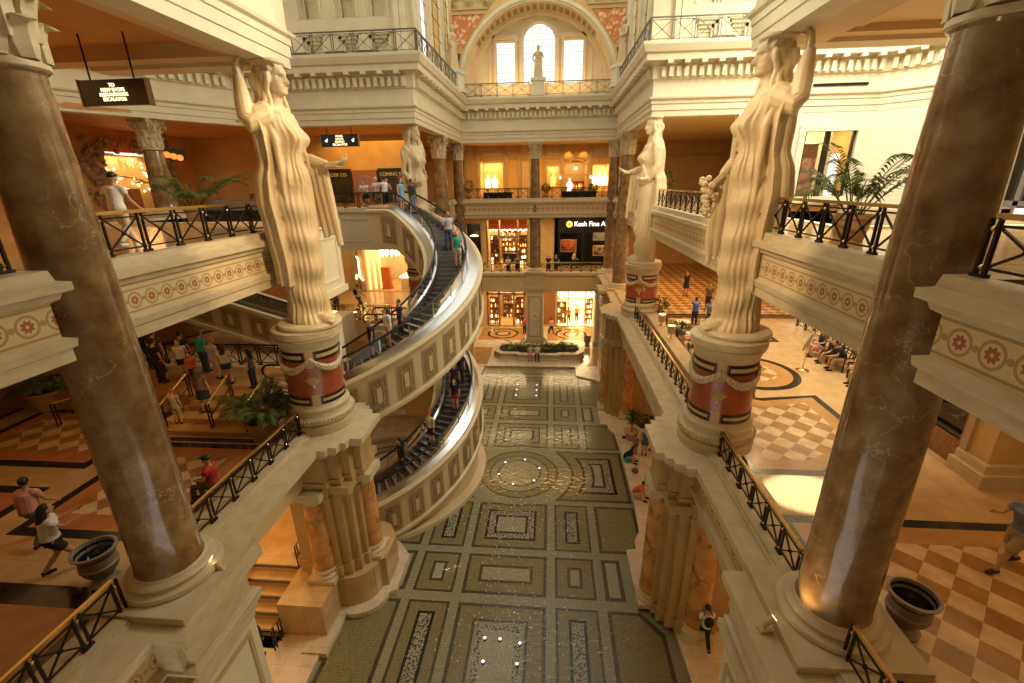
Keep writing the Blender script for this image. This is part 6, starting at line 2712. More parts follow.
# far planter with its beds
t = thing('stone_planter', 'long cream stone planter at the far end of the pool', 'planter', (PC + .7, 38.0, .15))
m = MB()
po = [(-3.9, -.6), (-3.3, -1.35), (-1.9, -1.35), (-1.7, -1.6), (1.7, -1.6), (1.9, -1.35), (3.3, -1.35), (3.9, -.6), (3.9, .6), (3.3, 1.2), (-3.3, 1.2), (-3.9, .6)]
m.sweep(po + [po[0]], [(-.3, 0), (.12, 0), (.12, .1), (.02, .16), (0, .36), (.1, .42), (.1, .52), (-.35, .54), (-.35, .3)], side=1, caps=False)
obj('basin', m, M['travertine'], t)
m = MB()
m.flat([(x * .94, y * .88) for x, y in po], .42)
obj('soil', m, M['soil'], t)
f = MB()
rr = random.Random(3)
for k in range(46):
    leafy(f, (rr.uniform(-3.2, 3.2), rr.uniform(-.9, .9), .55), .3, 26, 100 + k, .1, .6)
g = obj('ground_cover', f, M['leaf'], loc=(PC + .7, 38.0, .15))
tag(g, 'low dark green ground cover filling the far planter', 'foliage', kind='stuff')
palm('airy little palm on the left of the far planter', -2.9, 37.9, .5, 1.9, 8, .14, .12, 21, spread=1.3, mat='leaf_yellow')
palm('bushy little palm in the middle of the far planter, before the stone pier', .1, 37.7, .5, 1.7, 10, .14, .12, 22, spread=1.5, mat='leaf')
palm('thin palm on the right of the far planter', 1.7, 37.9, .5, 1.5, 7, .14, .12, 23, spread=1.4, mat='leaf_yellow')

# ================================================================ lamps, signs
def floodlight(label, x, y, z, rot, power=6, k=1.0):
    t = thing('floodlight', label, 'lamp', (x, y, z), rot)
    m = MB()
    m.box(-.12 * k, .12 * k, -.07 * k, .07 * k, 0, .04 * k)
    m.bar((0, 0, .03 * k), (0, 0, .16 * k), .04 * k)
    obj('bracket', m, M['drum_gold'], t)
    m = MB()
    m.tube([(-.06 * k, 0, .14 * k), (.02 * k, 0, .2 * k), (.13 * k, 0, .28 * k)], [.05 * k, .062 * k, .068 * k], 12)
    obj('head', m, M['drum_gold'], t, smooth=SM)
    m = MB()
    m.tube([(.13 * k, 0, .28 * k), (.136 * k, 0, .285 * k)], [.058 * k, .055 * k], 12)
    obj('lens', m, M['glow_warm'], t)
    c, s = math.cos(rot), math.sin(rot)
    spot('floodlight_beam', (x + .2 * k * c, y + .2 * k * s, z + .32 * k), (x + 1.5 * c, y + 1.5 * s, z + 2.2), power, (1, .7, .36), 1.3, .6, .05)
    return t


floodlight('small brass floodlight on the ledge beside the big right column', 3.95, 6.3, 7.0, D(10), 60)
floodlight('small brass floodlight on the ledge beside the big left column', -6.78, 6.8, 7.0, D(170), 60)


def lamp_cup(label, x, y, z, k=1.0):
    t = thing('table_lamp', label, 'lamp', (x, y, z), 0)
    m = MB()
    m.lathe([(.09 * k, 0), (.1 * k, .02), (.03 * k, .04), (.03 * k, .18 * k)], 14)
    obj('base', m, M['brass'], t)
    m = MB()
    m.lathe([(.13 * k, .16 * k), (.16 * k, .48 * k), (.14 * k, .48 * k), (.11 * k, .18 * k)], 18)
    obj('shade', m, M['drum_gold'], t, smooth=SM)
    m = MB()
    m.lathe([(.1 * k, .4 * k), (.14 * k, .46 * k), (.02, .5 * k)], 16)
    obj('bulb', m, M['glow_warm'], t)
    point('lamp_glow', (x, y, z + .7 * k), 12, AMB, .1)


def text_mesh(body, size, mat, ext=.01, sx=1.0):
    cu = bpy.data.curves.new('lettering', 'FONT')
    cu.body = body
    cu.size = size
    cu.align_x = 'CENTER'
    cu.align_y = 'CENTER'
    cu.extrude = ext
    cu.space_line = .92
    o = bpy.data.objects.new('tmp', cu)
    COL.objects.link(o)
    dg = bpy.context.evaluated_depsgraph_get()
    me = bpy.data.meshes.new_from_object(o.evaluated_get(dg))
    bpy.data.objects.remove(o)
    me.name = 'lettering'
    me.materials.clear()
    me.materials.append(mat)
    me.transform(Matrix.Rotation(PI / 2, 4, 'X') @ Matrix.Scale(sx, 4, (1, 0, 0)))
    return me


def hanging_sign(label, x, y, z, w, h, lines, size, rot, drop, arrows=False):
    t = thing('hanging_sign', label, 'sign', (x, y, z), rot)
    m = MB()
    m.box(-w / 2, w / 2, -.06, .06, -h / 2, h / 2)
    obj('board', m, M['sign_black'], t)
    m = MB()
    m.box(w / 2, w / 2 + .03, -.08, .08, -h / 2 - .02, h / 2 + .02)
    obj('end_plate', m, M['panel_frame'], t)
    m = MB()
    m.box(-w / 2 - .03, -w / 2, -.08, .08, -h / 2 - .02, h / 2 + .02)
    obj('end_plate', m, M['panel_frame'], t)
    for s in (-.33, .33):
        m = MB()
        m.tube([(w * s, 0, h / 2), (w * s, 0, h / 2 + drop)], .022, 6)
        obj('hanger', m, M['bronze'], t)
    obj('lettering', text_mesh(lines, size, M['glow_cream']), M['glow_cream'], t, loc=(0, -.075, 0))
    if arrows:
        for s in (-1, 1):
            m = MB()
            a = [(0, -.09), (.1, .0), (.035, .0), (.09, .1), (.03, .1), (-.03, .0), (-.1, .03)]
            xz_poly(m, [(px, pz) for px, pz in a], -.005, .005)
            obj('arrow', m, M['glow_white'], t, loc=(s * w * .36, -.075, 0))


hanging_sign('black hanging sign with four lit lines of text above the upper left railing', -11.0, 12.0, 17.0, 1.8, .58, 'TO\nNEW SHOPS\nRESTAURANTS\nESCALATOR', .115, 0, 1.03)
hanging_sign('smaller black hanging sign with two white arrows, right of the near left caryatid', -12.2, 27.6, 17.15, 2.2, .66, 'MORE\nSHOPS\nDINING\nESCALATOR', .16, 0, .6, arrows=True)
hanging_sign('small black lit sign tucked under the escalator by the bright shop', -9.4, 30.5, 10.9, 1.5, .45, 'SHOPS\nDINING', .16, 0, .7)

# upper left gallery: shop with red lettering, rough stone wall, string of lights
t = thing('storefront', 'dim shop front on the upper left gallery with glowing red lettering over its doorway', 'shop', (-25.9, 28.2, 13.3), PI / 2)
m = MB()
rr = random.Random(8)
for k in range(300):
    a, b = rr.uniform(-3.6, 3.2), rr.uniform(.2, 4.2)
    if -2.0 < a < 1.9 and b < 3.5:
        continue
    m.ball((a, -.1, b), rr.uniform(.12, .26), 6, 4, sc=(1, .5, .7))
obj('rubble_wall', m, noisy('rubble', [(.3, (.16, .1, .05)), (.7, (.5, .42, .3))], 5, 3, .8), t)
m = MB()
m.box(-2.1, 2.0, .9, 1.0, 0, 3.4)
obj('backdrop', m, M['ochre'], t)
area('shop_light', (-26.2, 28.2, 16.6), 2.5, 90, WARM)
obj('lettering', text_mesh('Madison', .8, M['glow_red'], .03), M['glow_red'], t, loc=(-.1, -.3, 2.75))
m = MB()
m.box(-1.2, .2, .3, .8, 0, 1.4)
obj('counter', m, M['wood'], t)
m = MB()
for k in range(40):
    m.ball((rr.uniform(-1.9, 1.9), .7, rr.uniform(.8, 3.2)), .07, 6, 4)
o = obj('lights', m, M['glow_warm'], t)
o['kind'] = 'stuff'
t = thing('shop_sign', 'small cluster of glowing red dots on a hanging board beside the upper left column', 'sign', (-20.9, 25.2, 16.45), D(50))
m = MB()
m.box(-.7, .7, 0, .08, -.3, .3)
obj('board', m, M['sign_black'], t)
m2 = MB()
m2.tube([(0, .04, .3), (0, .04, 1.75)], .03, 6)
obj('hanger', m2, M['black'], t)
for k in range(4):
    m = MB()
    m.ball((-.42 + .28 * k, -.03, .05 - .07 * k), .16, 10, 8, sc=(1, .4, 1))
    obj('dot', m, M['glow_red'], t)
m = MB()
m.box(-1.6, 1.6, -.5, .5, 0, .12)
m.box(-1.5, 1.5, -.42, .42, .12, .5)
m.add([(-1.6, -.5, .5), (1.6, -.5, .5), (1.6, .5, .5), (-1.6, .5, .5), (-1.2, -.3, .9), (1.2, -.3, .9), (1.2, .3, .9), (-1.2, .3, .9)], [(0, 1, 5, 4), (1, 2, 6, 5), (2, 3, 7, 6), (3, 0, 4, 7), (4, 5, 6, 7)])
tag(obj('dark_kiosk', m, M['black'], loc=(-12.6, 18.6, 13.3)), 'low dark kiosk with a sloped lid behind the upper left railing', 'kiosk')

# dark shopfronts on the upper left gallery behind the leaning people
for (x0, x1, lab, body) in ((-17.2, -14.4, 'dark shop window with pale lettering behind the near left statue hand', 'THE BURGER CO'), (-12.2, -9.8, 'dark framed poster board behind the people at the far railing', 'COMING SOON')):
    t = thing('poster_board', lab, 'sign', ((x0 + x1) / 2, 33.42, 13.3))
    w = (x1 - x0) / 2
    m = MB()
    m.box(-w, w, -.05, .1, .3, 2.4)
    obj('board', m, noisy('dark_green_board', [(.35, (.012, .015, .01)), (.65, (.05, .05, .025))], 1.5, 3, .4), t)
    m = MB()
    for a, b, c, d_ in ((-w - .08, -w, .2, 2.5), (w, w + .08, .2, 2.5), (-w, w, 2.4, 2.5), (-w, w, .2, .3)):
        m.box(a, b, -.12, .1, c, d_)
    obj('frame', m, M['black'], t)
    obj('lettering', text_mesh(body, .32, M['plaster'], .01), M['plaster'], t, loc=(0, -.08, 2.1))
t = thing('poster_board', 'framed picture of a purple round shape behind the couple at the far railing', 'sign', (-13.3, 33.42, 13.3))
m = MB()
m.box(-.9, .9, -.05, .1, .2, 2.4)
obj('board', m, plain('terracotta_poster', (.3, .13, .06), .5), t)
m = MB()
m.tube([(0, -.06, 1.3), (0, -.08, 1.3)], [.75, .7], 28)
obj('round_picture', m, plain('mauve_poster', (.25, .14, .2), .5), t)

# right transept window display behind its glass
m = MB()
m.box(13.05, 15.6, 26.86, 26.89, 13.75, 16.95)
struct('window_6', m, [M['glass']])
area('shop_light', (14.3, 28.2, 17.3), 2, 140, WARM, sizey=1.5)
m = MB()
m.box(14.15, 14.4, 26.8, 26.95, 13.75, 16.95)
m.box(13.05, 13.2, 26.8, 26.95, 13.75, 16.95)
m.box(15.5, 15.62, 26.8, 26.95, 13.75, 16.95)
struct('window_6', m, [M['sign_black']])
t = thing('shop_poster', 'colourful orange and blue poster in the shop window behind the palm', 'poster', (13.7, 27.3, 13.8))
m = MB()
m.box(-.45, .45, 0, .04, 0, 1.9)
obj('print', m, noisy('poster_print', [(.3, (.08, .16, .3)), (.45, (.6, .2, .08)), (.55, (.75, .5, .35)), (.7, (.5, .08, .05))], 2.2, 2, .4), t)
m = MB()
m.box(-.48, .48, .04, .08, -.5, 2.6)
obj('backing', m, M['wood'], t)
m = MB()
m.box(12.8, 16, 29.4, 29.6, 13.3, 17.5)
m.box(14.75, 15.1, 28.0, 28.2, 13.3, 17.5)
struct('wall_shop', m, [M['plaster_white']])
t = thing('flower_stand', 'little pink and white paper display at the right end of the upper right balcony', 'display', (11.6, 14.4, 13.3))
m = MB()
m.box(-.3, .3, -.2, .2, 0, .95)
obj('stand', m, M['plaster_white'], t)
for k in range(5):
    m = MB()
    m.obox((-.24 + .12 * k, 0, 1.15 + .04 * (k % 2)), (.05, 0, .02), (0, .02, 0), (.02, 0, .2))
    obj('leaflet', m, cloth(('pink', 'white', 'pink', 'white', 'plum')[k]), t)

# ================================================================ furniture
def bench(label, x, y, z, rot, n=3):
    t = thing('bench', label, 'bench', (x, y, z), rot)
    w = .62 * n / 2
    m = MB()
    m.box(-.28, .3, -w, w, .4, .47)
    obj('seat', m, M['wood'], t)
    m = MB()
    for k in range(9):
        yy = -w + 2 * w * k / 8
        m.bar((-.27, yy, .45), (-.42, yy, .98), .035)
    m.bar((-.42, -w, .98), (-.42, w, .98), .06)
    m.bar((-.36, -w, .78), (-.36, w, .78), .05)
    obj('backrest', m, M['black'], t)
    for sx in (-.24, .26):
        for k in range(3):
            m = MB()
            yy = -w + .05 + (2 * w - .1) * k / 2
            m.box(sx - .025, sx + .025, yy - .025, yy + .025, 0, .41)
            obj('leg', m, M['black'], t)
    for yy in (-w, w):
        m = MB()
        m.bar((.28, yy, .47), (.28, yy, .68), .04)
        m.bar((.3, yy, .68), (-.34, yy, .7), .05)
        obj('arm', m, M['black'], t)


bench('dark wooden bench with three people against the right wall railing', 13.0, 20.4, 6.65, PI, 4)
bench('dark wooden bench with one person, closer to the big right column', 12.9, 17.5, 6.65, PI, 4)
person('woman in a dark top and pink skirt at the far end of the first bench', 12.85, 21.2, 6.65, PI, 'sit', 'black', 'pink', 'brown', 'long', 'tan', 1.66, legs='skirt', arms='lap', seat=.47)
person('woman with bare arms in black, middle of the first bench', 12.85, 20.4, 6.65, PI, 'sit', 'dark', 'black', 'black', 'short', 'tan', 1.66, sleeves='none', legs='short', arms='up', seat=.47)
person('man in a black shirt and tan shorts at the near end of the first bench', 12.85, 19.55, 6.65, PI, 'sitlean', 'black', 'khaki', 'black', 'short', 'tan', 1.74, legs='short', arms='lap', seat=.47)
person('man in a tan shirt and khaki trousers sitting alone on the second bench', 12.75, 17.9, 6.65, PI, 'sit', 'khaki', 'khaki', 'grey', 'short', 'tan', 1.74, arms='lap', seat=.47)
t = thing('sign_stand', 'brass sign stand with a framed notice beside the round floor medallion', 'sign stand', (11.2, 19.4, 6.65), D(150))
m = MB()
m.lathe([(.26, 0), (.26, .03), (.08, .07), (.05, .1)], 20)
obj('base', m, M['brass'], t, smooth=SM)
m = MB()
m.tube([(0, 0, .08), (0, 0, 1.05)], .03, 8)
obj('pole', m, M['brass'], t)
m = MB()
m.obox((0, 0, 1.4), (.04, 0, .02), (0, .28, 0), (-.12, 0, .36))
obj('notice', m, plain('blue_grey_notice', (.3, .34, .34), .3), t)
m = MB()
for a, b in (((.0, -.3, 1.03), (-.24 * 0 - .12 * 1, -.3, 1.76)), ((0, .3, 1.03), (-.12, .3, 1.76)), ((.12, -.3, 1.04), (.12, .3, 1.04)), ((-.12, -.3, 1.77), (-.12, .3, 1.77))):
    m.bar(a, b, .05)
obj('frame', m, M['brass'], t)

# cafe on the right gallery: planter box, tables with lamps, seats
m = MB()
m.box(-.28, .28, -4.6, 4.6, 0, .62)
m.box(-.34, .34, -4.65, 4.65, .62, .7)
tag(obj('planter_box', m, M['travertine'], loc=(5.95, 21.9, 6.65)), 'long low stone planter box dividing the cafe from the right railing', 'planter')


def cafe_table(label, x, y, z):
    t = thing('cafe_table', label, 'table', (x, y, z))
    m = MB()
    m.lathe([(.4, .7), (.42, .72), (.4, .75)], 24)
    obj('top', m, M['plaster_white'], t)
    m = MB()
    m.lathe([(.25, 0), (.25, .03), (.05, .07), (.04, .7)], 16)
    obj('pedestal', m, M['black'], t)


def cafe_chair(label, x, y, z, rot, group):
    t = thing('cafe_chair', label, 'chair', (x, y, z), rot, group)
    m = MB()
    m.lathe([(.2, .43), (.22, .46), (.2, .48)], 16)
    obj('seat', m, M['wood'], t)
    m = MB()
    m.tube([(-.18, -.18, .45), (-.24, -.17, .88), (-.26, 0, .95), (-.24, .17, .88), (-.18, .18, .45)], .02, 6)
    m.tube([(-.2, 0, .46), (-.25, 0, .93)], .015, 6)
    obj('backrest', m, M['black'], t)
    for a in range(4):
        m = MB()
        q = PI / 4 + a * PI / 2
        m.tube([(.14 * math.cos(q), .14 * math.sin(q), .44), (.22 * math.cos(q), .22 * math.sin(q), 0)], .018, 6)
        obj('leg', m, M['black'], t)


for k, (yy, nm) in enumerate(((24.4, 'farthest of three behind the planter box'), (22.3, 'middle of three behind the planter box'), (20.2, 'nearest of three behind the planter box'))):
    cafe_table('round white cafe table, ' + nm, 7.3, yy, 6.65)
    for sx, rz in ((-.62, 0), (.62, PI)):
        cafe_chair('black cafe chair at a white round table', 7.3 + sx, yy, 6.65, rz, 'chairs of the gallery cafe')
lamp_cup('lit lamp on the farther end of the cafe planter', 6.0, 23.7, 7.35, 1.3)
lamp_cup('lit lamp on the planter behind the near right statue', 6.0, 21.7, 7.35, 1.3)
person('person in a pale shirt sitting at the middle cafe table', 7.95, 22.3, 6.65, PI, 'sit', 'white', 'dark', 'brown', 'short', 'tan', 1.68, arms='lap', seat=.48)
person('person in a blue-grey top sitting at the nearest cafe table', 7.95, 20.2, 6.65, PI, 'sit', 'lav', 'blue', 'black', 'short', 'tan', 1.68, arms='lap', seat=.48)
lamp_cup('lit lamp on the ledge left of the upper escalator, farther one', -12.2, 26.4, 6.66, 1.1)
lamp_cup('lit lamp beside the near left drum, over the escalator well', -8.75, 17.0, 9.35, 1.1)
m = MB()
m.box(-8.95, -8.55, 16.8, 17.2, 7.4, 9.34)
trim(m, [M['plaster']])

# stair handrails
def hand_rail(label, pts, dx=0):
    t = thing('stair_handrail', label, 'handrail', pts[0])
    o = Vector(pts[0])
    m = MB()
    top = [Vector(p) - o + Vector((0, 0, .9)) for p in pts]
    m.tube(top, .03, 8)
    obj('handrail', m, M['brass'], t)
    m = MB()
    m.tube([p - Vector((0, 0, .5)) for p in top], .02, 6)
    obj('lower_rail', m, M['black'], t)
    for p in top:
        for q in (-.06, .06):
            m = MB()
            m.box(p.x - .018, p.x + .018, p.y + q - .018, p.y + q + .018, p.z - .9, p.z)
            obj('post', m, M['black'], t)


hand_rail('black handrail with two posts on the left side of the terrace steps', [(-13.2, 12.75, 6.83), (-13.2, 14.1, 7.4)])
hand_rail('black and brass handrail in the middle of the terrace steps', [(-11.6, 12.9, 6.83), (-11.6, 14.1, 7.4)])
hand_rail('black and brass handrail on the right side of the terrace steps beside the palm', [(-10.2, 12.75, 6.83), (-10.2, 14.1, 7.4)])
hand_rail('short black handrail half hidden behind the big left column', [(-17.6, 13.0, 6.65), (-17.0, 13.9, 6.65)])
hand_rail('black handrail at the right edge of the orange-lit stairs', [(-8.93, 10.1, .15), (-8.93, 10.45, .15)])
hand_rail('upper black handrail at the top of the orange-lit stairs', [(-9.1, 12.3, 1.5), (-9.1, 12.8, 1.5)])

# ground floor oddments
t = thing('mosaic_bench', 'curved bench with a glittering silver mosaic seat under the right ledge', 'bench', (5.9, 24.9, .15), D(55))
m = MB()
n = 14
for (r0, r1, z0, z1) in ((.35, 1.5, 0, .38),):
    arcbox(m, r0, r1, -1.0, 1.0, z0, z1, 0, 16)
obj('base', m, M['black'], t)
m = MB()
rr = random.Random(5)
for i in range(9):
    for j in range(22):
        a = -.95 + 1.9 * (j + .5) / 22
        r = .45 + 1.0 * (i + .5) / 9
        z = .4 + .04 * rr.random()
        c = Vector((r * math.cos(a), r * math.sin(a), z))
        q = .04
        ax = Vector((math.cos(a), math.sin(a), rr.gauss(0, .25))).normalized() * q
        ay = Vector((-math.sin(a), math.cos(a), rr.gauss(0, .25))).normalized() * q * r * .95
        m.obox(c, ax, ay, (0, 0, .02), rr.choice((0, 0, 1)))
obj('mosaic_seat', m, [plain('mirror_tile', (.85, .85, .8), .08, 1), M['black']], t)
m = MB()
m.ball((0, 0, .16), .17, 10, 7, sc=(1.1, .8, .9))
m.tube([(-.1, 0, .25), (0, 0, .42), (.1, 0, .25)], .015, 5)
tag(obj('handbag', fuse(m, 'handbag', cloth('brown'), .02), cloth('brown'), loc=(4.6, 20.6, .15)), 'dark bag left on the pool kerb between the two seated women', 'bag')
m = MB()
m.box(-.14, .14, -.14, .14, 0, .02)
tag(obj('floor_grate', m, M['bronze'], loc=(4.6, 24.1, .15)), 'small dark floor grate in the pale walkway near the child', 'grate')
m = MB()
m.box(-.14, .14, -.14, .14, 0, .02)
tag(obj('floor_grate', m, M['bronze'], loc=(4.8, 15.6, .15)), 'small dark floor grate in the pale walkway before the near right pier', 'grate')

# fountain: lit nozzles in the mosaic and a scatter of falling drops
m = MB()
m.lathe([(.05, 0), (.06, .05), (.04, .1)], 10)
nz = m.mesh('body', [M['bronze']])
m = MB()
m.lathe([(.0, .125), (.045, .11), (.045, .1)], 10, caps=False)
nl = m.mesh('lens', [plain('violet_white_light', (.9, .9, 1), .4, emit=(.8, .82, 1), es=3.0)])
NZ = [(-1.53, 11.0), (-2.05, 11.0), (-.85, 10.9), (-.9, 10.2), (-2.0, 10.2)]
for k in range(6):
    a = 2 * PI * k / 6 + .3
    NZ.append((PC + .1 + 1.12 * math.cos(a), YM + 1.12 * math.sin(a)))
for k in range(3):
    NZ += [(PC - .75, 29.6 + k * .9), (PC + .72, 29.6 + k * .9)]
root = None
for x, y in NZ:
    t = thing('fountain_nozzle', 'small bronze fountain nozzle with a violet-white light in the pool mosaic', 'fountain nozzle', (x, y, .0), 0, 'fountain nozzles in the pool')
    obj('body', nz, None, t)
    obj('lens', nl, None, t)
rr = random.Random(11)
m = MB()
for (cx, cy, sx, sy, n, hz) in ((-1.4, 16.9, 1.1, .8, 170, .5), (-1.6, 10.9, 1.2, 1.2, 190, .7), (-1.5, 14.0, .8, .8, 60, .3)):
    for _ in range(n):
        m.ball((cx + rr.gauss(0, sx), cy + rr.gauss(0, sy), .06 + abs(rr.gauss(0, hz)) * .6), rr.uniform(.012, .026), 5, 4)
o = obj('water_drops', m, plain('bright_drops', (.9, .9, .88), .05, spec=1))
tag(o, 'bright drops of falling fountain water scattered over the pool', 'water', kind='stuff')

# uplights in front of the niches
for k, x in enumerate((-13.9, -11.75, -9.95)):
    m = MB()
    m.box(-.6, .6, -.25, .25, 0, .42)
    m.box(-.55, .55, -.22, .22, .42, .46)
    tag(obj('uplight_box', m, M['black'], loc=(x, 27.6, ZT)), ('leftmost', 'middle', 'rightmost')[k] + ' of the three black uplight boxes behind the topmost left railing', 'lamp')
for k, x in enumerate((8.6, 10.6)):
    m = MB()
    m.box(-.6, .6, -.25, .25, 0, .42)
    m.box(-.55, .55, -.22, .22, .42, .46)
    tag(obj('uplight_box', m, M['black'], loc=(x, 27.6, ZT)), ('left', 'right')[k] + ' of the two black uplight boxes behind the topmost right railing', 'lamp')
# ================================================================ works of art high up
def small_statue(label, x, y, z, h, rot, ped, flip=False):
    t = thing('white_statue', label, 'statue', (x, y, z), rot)
    m = MB()
    m.box(-.62, .62, -.5, .5, 0, ped - .22)
    m.box(-.7, .7, -.58, .58, ped - .22, ped)
    m.box(-.7, .7, -.58, .58, 0, .18)
    obj('pedestal', m, M['plaster_white'], t)
    m = MB()
    k = h / 1.8
    m.tube([(0, 0, 0), (0, 0, .5 * k), (.03 * k, 0, .95 * k), (0, 0, 1.15 * k), (.02 * k, 0, 1.4 * k), (0, 0, 1.5 * k)], [.24 * k, .2 * k, .2 * k, .16 * k, .2 * k, .08 * k], 18, sx=1.15)
    for j in range(9):
        a = 2 * PI * j / 9
        m.tube([(.22 * k * math.cos(a), .25 * k * math.sin(a), 0), (.17 * k * math.cos(a + .1), .2 * k * math.sin(a + .1), 1.0 * k)], [.05 * k, .03 * k], 6)
    m.ball((.03 * k, 0, 1.66 * k), .13 * k, 12, 9, sc=(1, .82, 1.2))
    m.tube([(.13 * k, 0, 1.68 * k), (.165 * k, 0, 1.64 * k)], [.012 * k, .02 * k], 6)
    m.tube([(0, 0, 1.45 * k), (.02 * k, 0, 1.58 * k)], .06 * k, 8)
    m.tube([(0, .2 * k, 1.4 * k), (.05 * k, .3 * k, 1.15 * k), (.22 * k, .2 * k, 1.05 * k), (.3 * k, .16 * k, 1.06 * k)], [.07 * k, .055 * k, .045 * k, .035 * k], 8)
    m.tube([(0, -.2 * k, 1.4 * k), (.02 * k, -.32 * k, 1.15 * k), (.1 * k, -.28 * k, .9 * k)], [.07 * k, .055 * k, .035 * k], 8)
    m.tube([(.18 * k, -.1 * k, 1.35 * k), (.2 * k, .05 * k, 1.05 * k), (.05 * k, .25 * k, .85 * k)], [.05 * k, .06 * k, .06 * k], 8)
    obj('figure', fuse(m, 'figure', M['stone'], .03), M['stone'], t, loc=(0, 0, ped))


small_statue('white robed statue on a pedestal before the big arched window', -1.1, 40.3, ZT, 2.3, -PI / 2, 1.25)
small_statue('white statue in front of the bright windows high on the left', -7.25, 37.4, ZT, 2.9, -.3, 1.4)
small_statue('white statue in front of the pilasters high on the right', 5.0, 37.4, ZT, 2.9, PI + .3, 1.4)

# painted panels of the spandrels
RED = noisy('red_grotesque_panel', [(.45, (.55, .17, .04)), (.55, (.6, .23, .07)), (.64, (.75, .55, .3))], 4, 3, .6)
DARKP = plain('dark_painted_band', (.06, .05, .05), .6)
PIC = noisy('painted_landscape', [(.35, (.12, .1, .04)), (.5, (.4, .3, .1)), (.65, (.6, .5, .25))], 1.5, 4, .6)
for s in (-1, 1):
    m = MB()
    X = lambda a: LC + s * a
    def quad(pts, mi, y=39.9):
        p = [(X(a), b) for a, b in pts]
        if s < 0:
            p = list(reversed(p))
        xz_poly(m, p, y, 39.95, mi)
    quad([(5.75, 24.5), (6.3, 24.5), (6.5, 26.7), (4.0, 26.7), (5.0, 25.6)], 0)
    quad([(6.15, 23.4), (6.4, 23.4), (6.42, 24.2), (5.95, 24.2)], 1)
    quad([(3.7, 27.1), (6.5, 27.1), (6.5, 29.5), (1.5, 29.5)], 2)
    for a, b in (((4.0, 26.75), (6.55, 26.75)), ((3.7, 27.05), (6.55, 27.05))):
        p, q = (X(a[0]), 39.87, a[1]), (X(b[0]), 39.87, b[1])
        m.bar(p, q, .08, .08, 3)
    m.bar((X(6.36), 39.87, 24.2), (X(6.55), 39.87, 26.8), .07, .07, 3)
    trim(m, [RED, DARKP, PIC, M['drum_gold']])

# ================================================================ far shops
def room(x0, x1, z0, z1, y1, mat, power, col, back=None):
    m = MB()
    m.box(x0 - .15, x0, 46.3, y1, z0, z1)
    m.box(x1, x1 + .15, 46.3, y1, z0, z1)
    m.box(x0 - .15, x1 + .15, y1, y1 + .15, z0, z1)
    m.box(x0 - .15, x1 + .15, 46.3, y1 + .15, z1, z1 + .1)
    m.box(x0 - .15, x1 + .15, 46.3, y1 + .15, z0 - .03, z0 + .01)
    struct('wall_shop', m, [M[mat]])
    area('shop_light', ((x0 + x1) / 2, (46.4 + y1) / 2, z1 - .1), (x1 - x0) * .8, power, col, sizey=(y1 - 46.4) * .8)


def shelf_unit(label, x, y, z, w, h, n, group, cols, seed):
    t = thing('display_shelf', label, 'shelf', (x, y, z))
    m = MB()
    m.box(-w / 2, w / 2, .28, .32, 0, h)
    m.box(-w / 2 - .04, -w / 2, 0, .32, 0, h)
    m.box(w / 2, w / 2 + .04, 0, .32, 0, h)
    obj('case', m, M['wood'], t)
    for k in range(n + 1):
        m = MB()
        m.box(-w / 2, w / 2, 0, .3, h * k / n, h * k / n + .03)
        obj('board', m, M['wood'], t)
    rr = random.Random(seed)
    g = MB()
    for k in range(n):
        xx = -w / 2 + .12
        while xx < w / 2 - .1:
            hh = h / n * rr.uniform(.35, .75)
            r = rr.uniform(.05, .1)
            mi = rr.randrange(len(cols))
            g.lathe([(r * .6, 0), (r, hh * .4), (r * .9, hh * .7), (r * .4, hh)], 8, c=(xx, .14, h * k / n + .03), mi=mi)
            xx += rr.uniform(.18, .3)
    o = obj('merchandise', g, cols, t)
    o['kind'] = 'stuff'


def mannequin(label, x, y, z, rot, mat):  # glowing body material stands in for window lighting
    t = thing('mannequin', label, 'mannequin', (x, y, z), rot)
    m = MB()
    m.lathe([(.2, 0), (.2, .03), (.03, .05), (.03, .75)], 14)
    obj('stand', m, M['brass'], t)
    m = MB()
    m.tube([(0, 0, .55), (0, 0, .75), (0, 0, .95), (0, 0, 1.12), (0, 0, 1.32), (0, 0, 1.42), (0, 0, 1.5)], [.26, .22, .17, .14, .18, .1, .05], 14)
    for s in (-1, 1):
        m.tube([(0, .16 * s, 1.36), (.02, .24 * s, 1.1), (.06, .23 * s, .85)], [.06, .05, .035], 8)
    m.ball((0, 0, 1.62), .1, 10, 8, sc=(1, .85, 1.25))
    obj('torso', fuse(m, 'torso', mat, .025), mat, t)


GL = [M['glow_warm'], M['glow_orange'], M['plaster_white'], M['glow_shop'], M['wood']]  # some goods glow themselves: shop lighting put into their material
GD = [M['plaster_white'], M['drum_gold'], M['black'], M['wood'], M['glow_shop']]
# ground left shop (dark wood front)
room(-6.6, -2.5, .15, 4.5, 50, 'ochre', 160, WARM)
for k, x in enumerate((-6.5, -5.3, -3.75, -2.6)):
    m = MB()
    m.box(x - .1, x + .1, 45.95, 46.25, .15, 4.3)
    struct('door_1', m, [M['wood']])
m = MB()
m.box(-6.6, -2.5, 45.95, 46.2, 3.6, 3.85)
struct('door_1', m, [M['wood']])
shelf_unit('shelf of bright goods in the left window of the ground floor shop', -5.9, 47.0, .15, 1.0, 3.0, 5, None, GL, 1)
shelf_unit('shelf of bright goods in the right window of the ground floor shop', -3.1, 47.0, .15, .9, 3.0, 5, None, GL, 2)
shelf_unit('tall back shelf seen through the ground floor shop door', -4.5, 49.5, .15, 1.4, 3.2, 6, None, GD, 3)
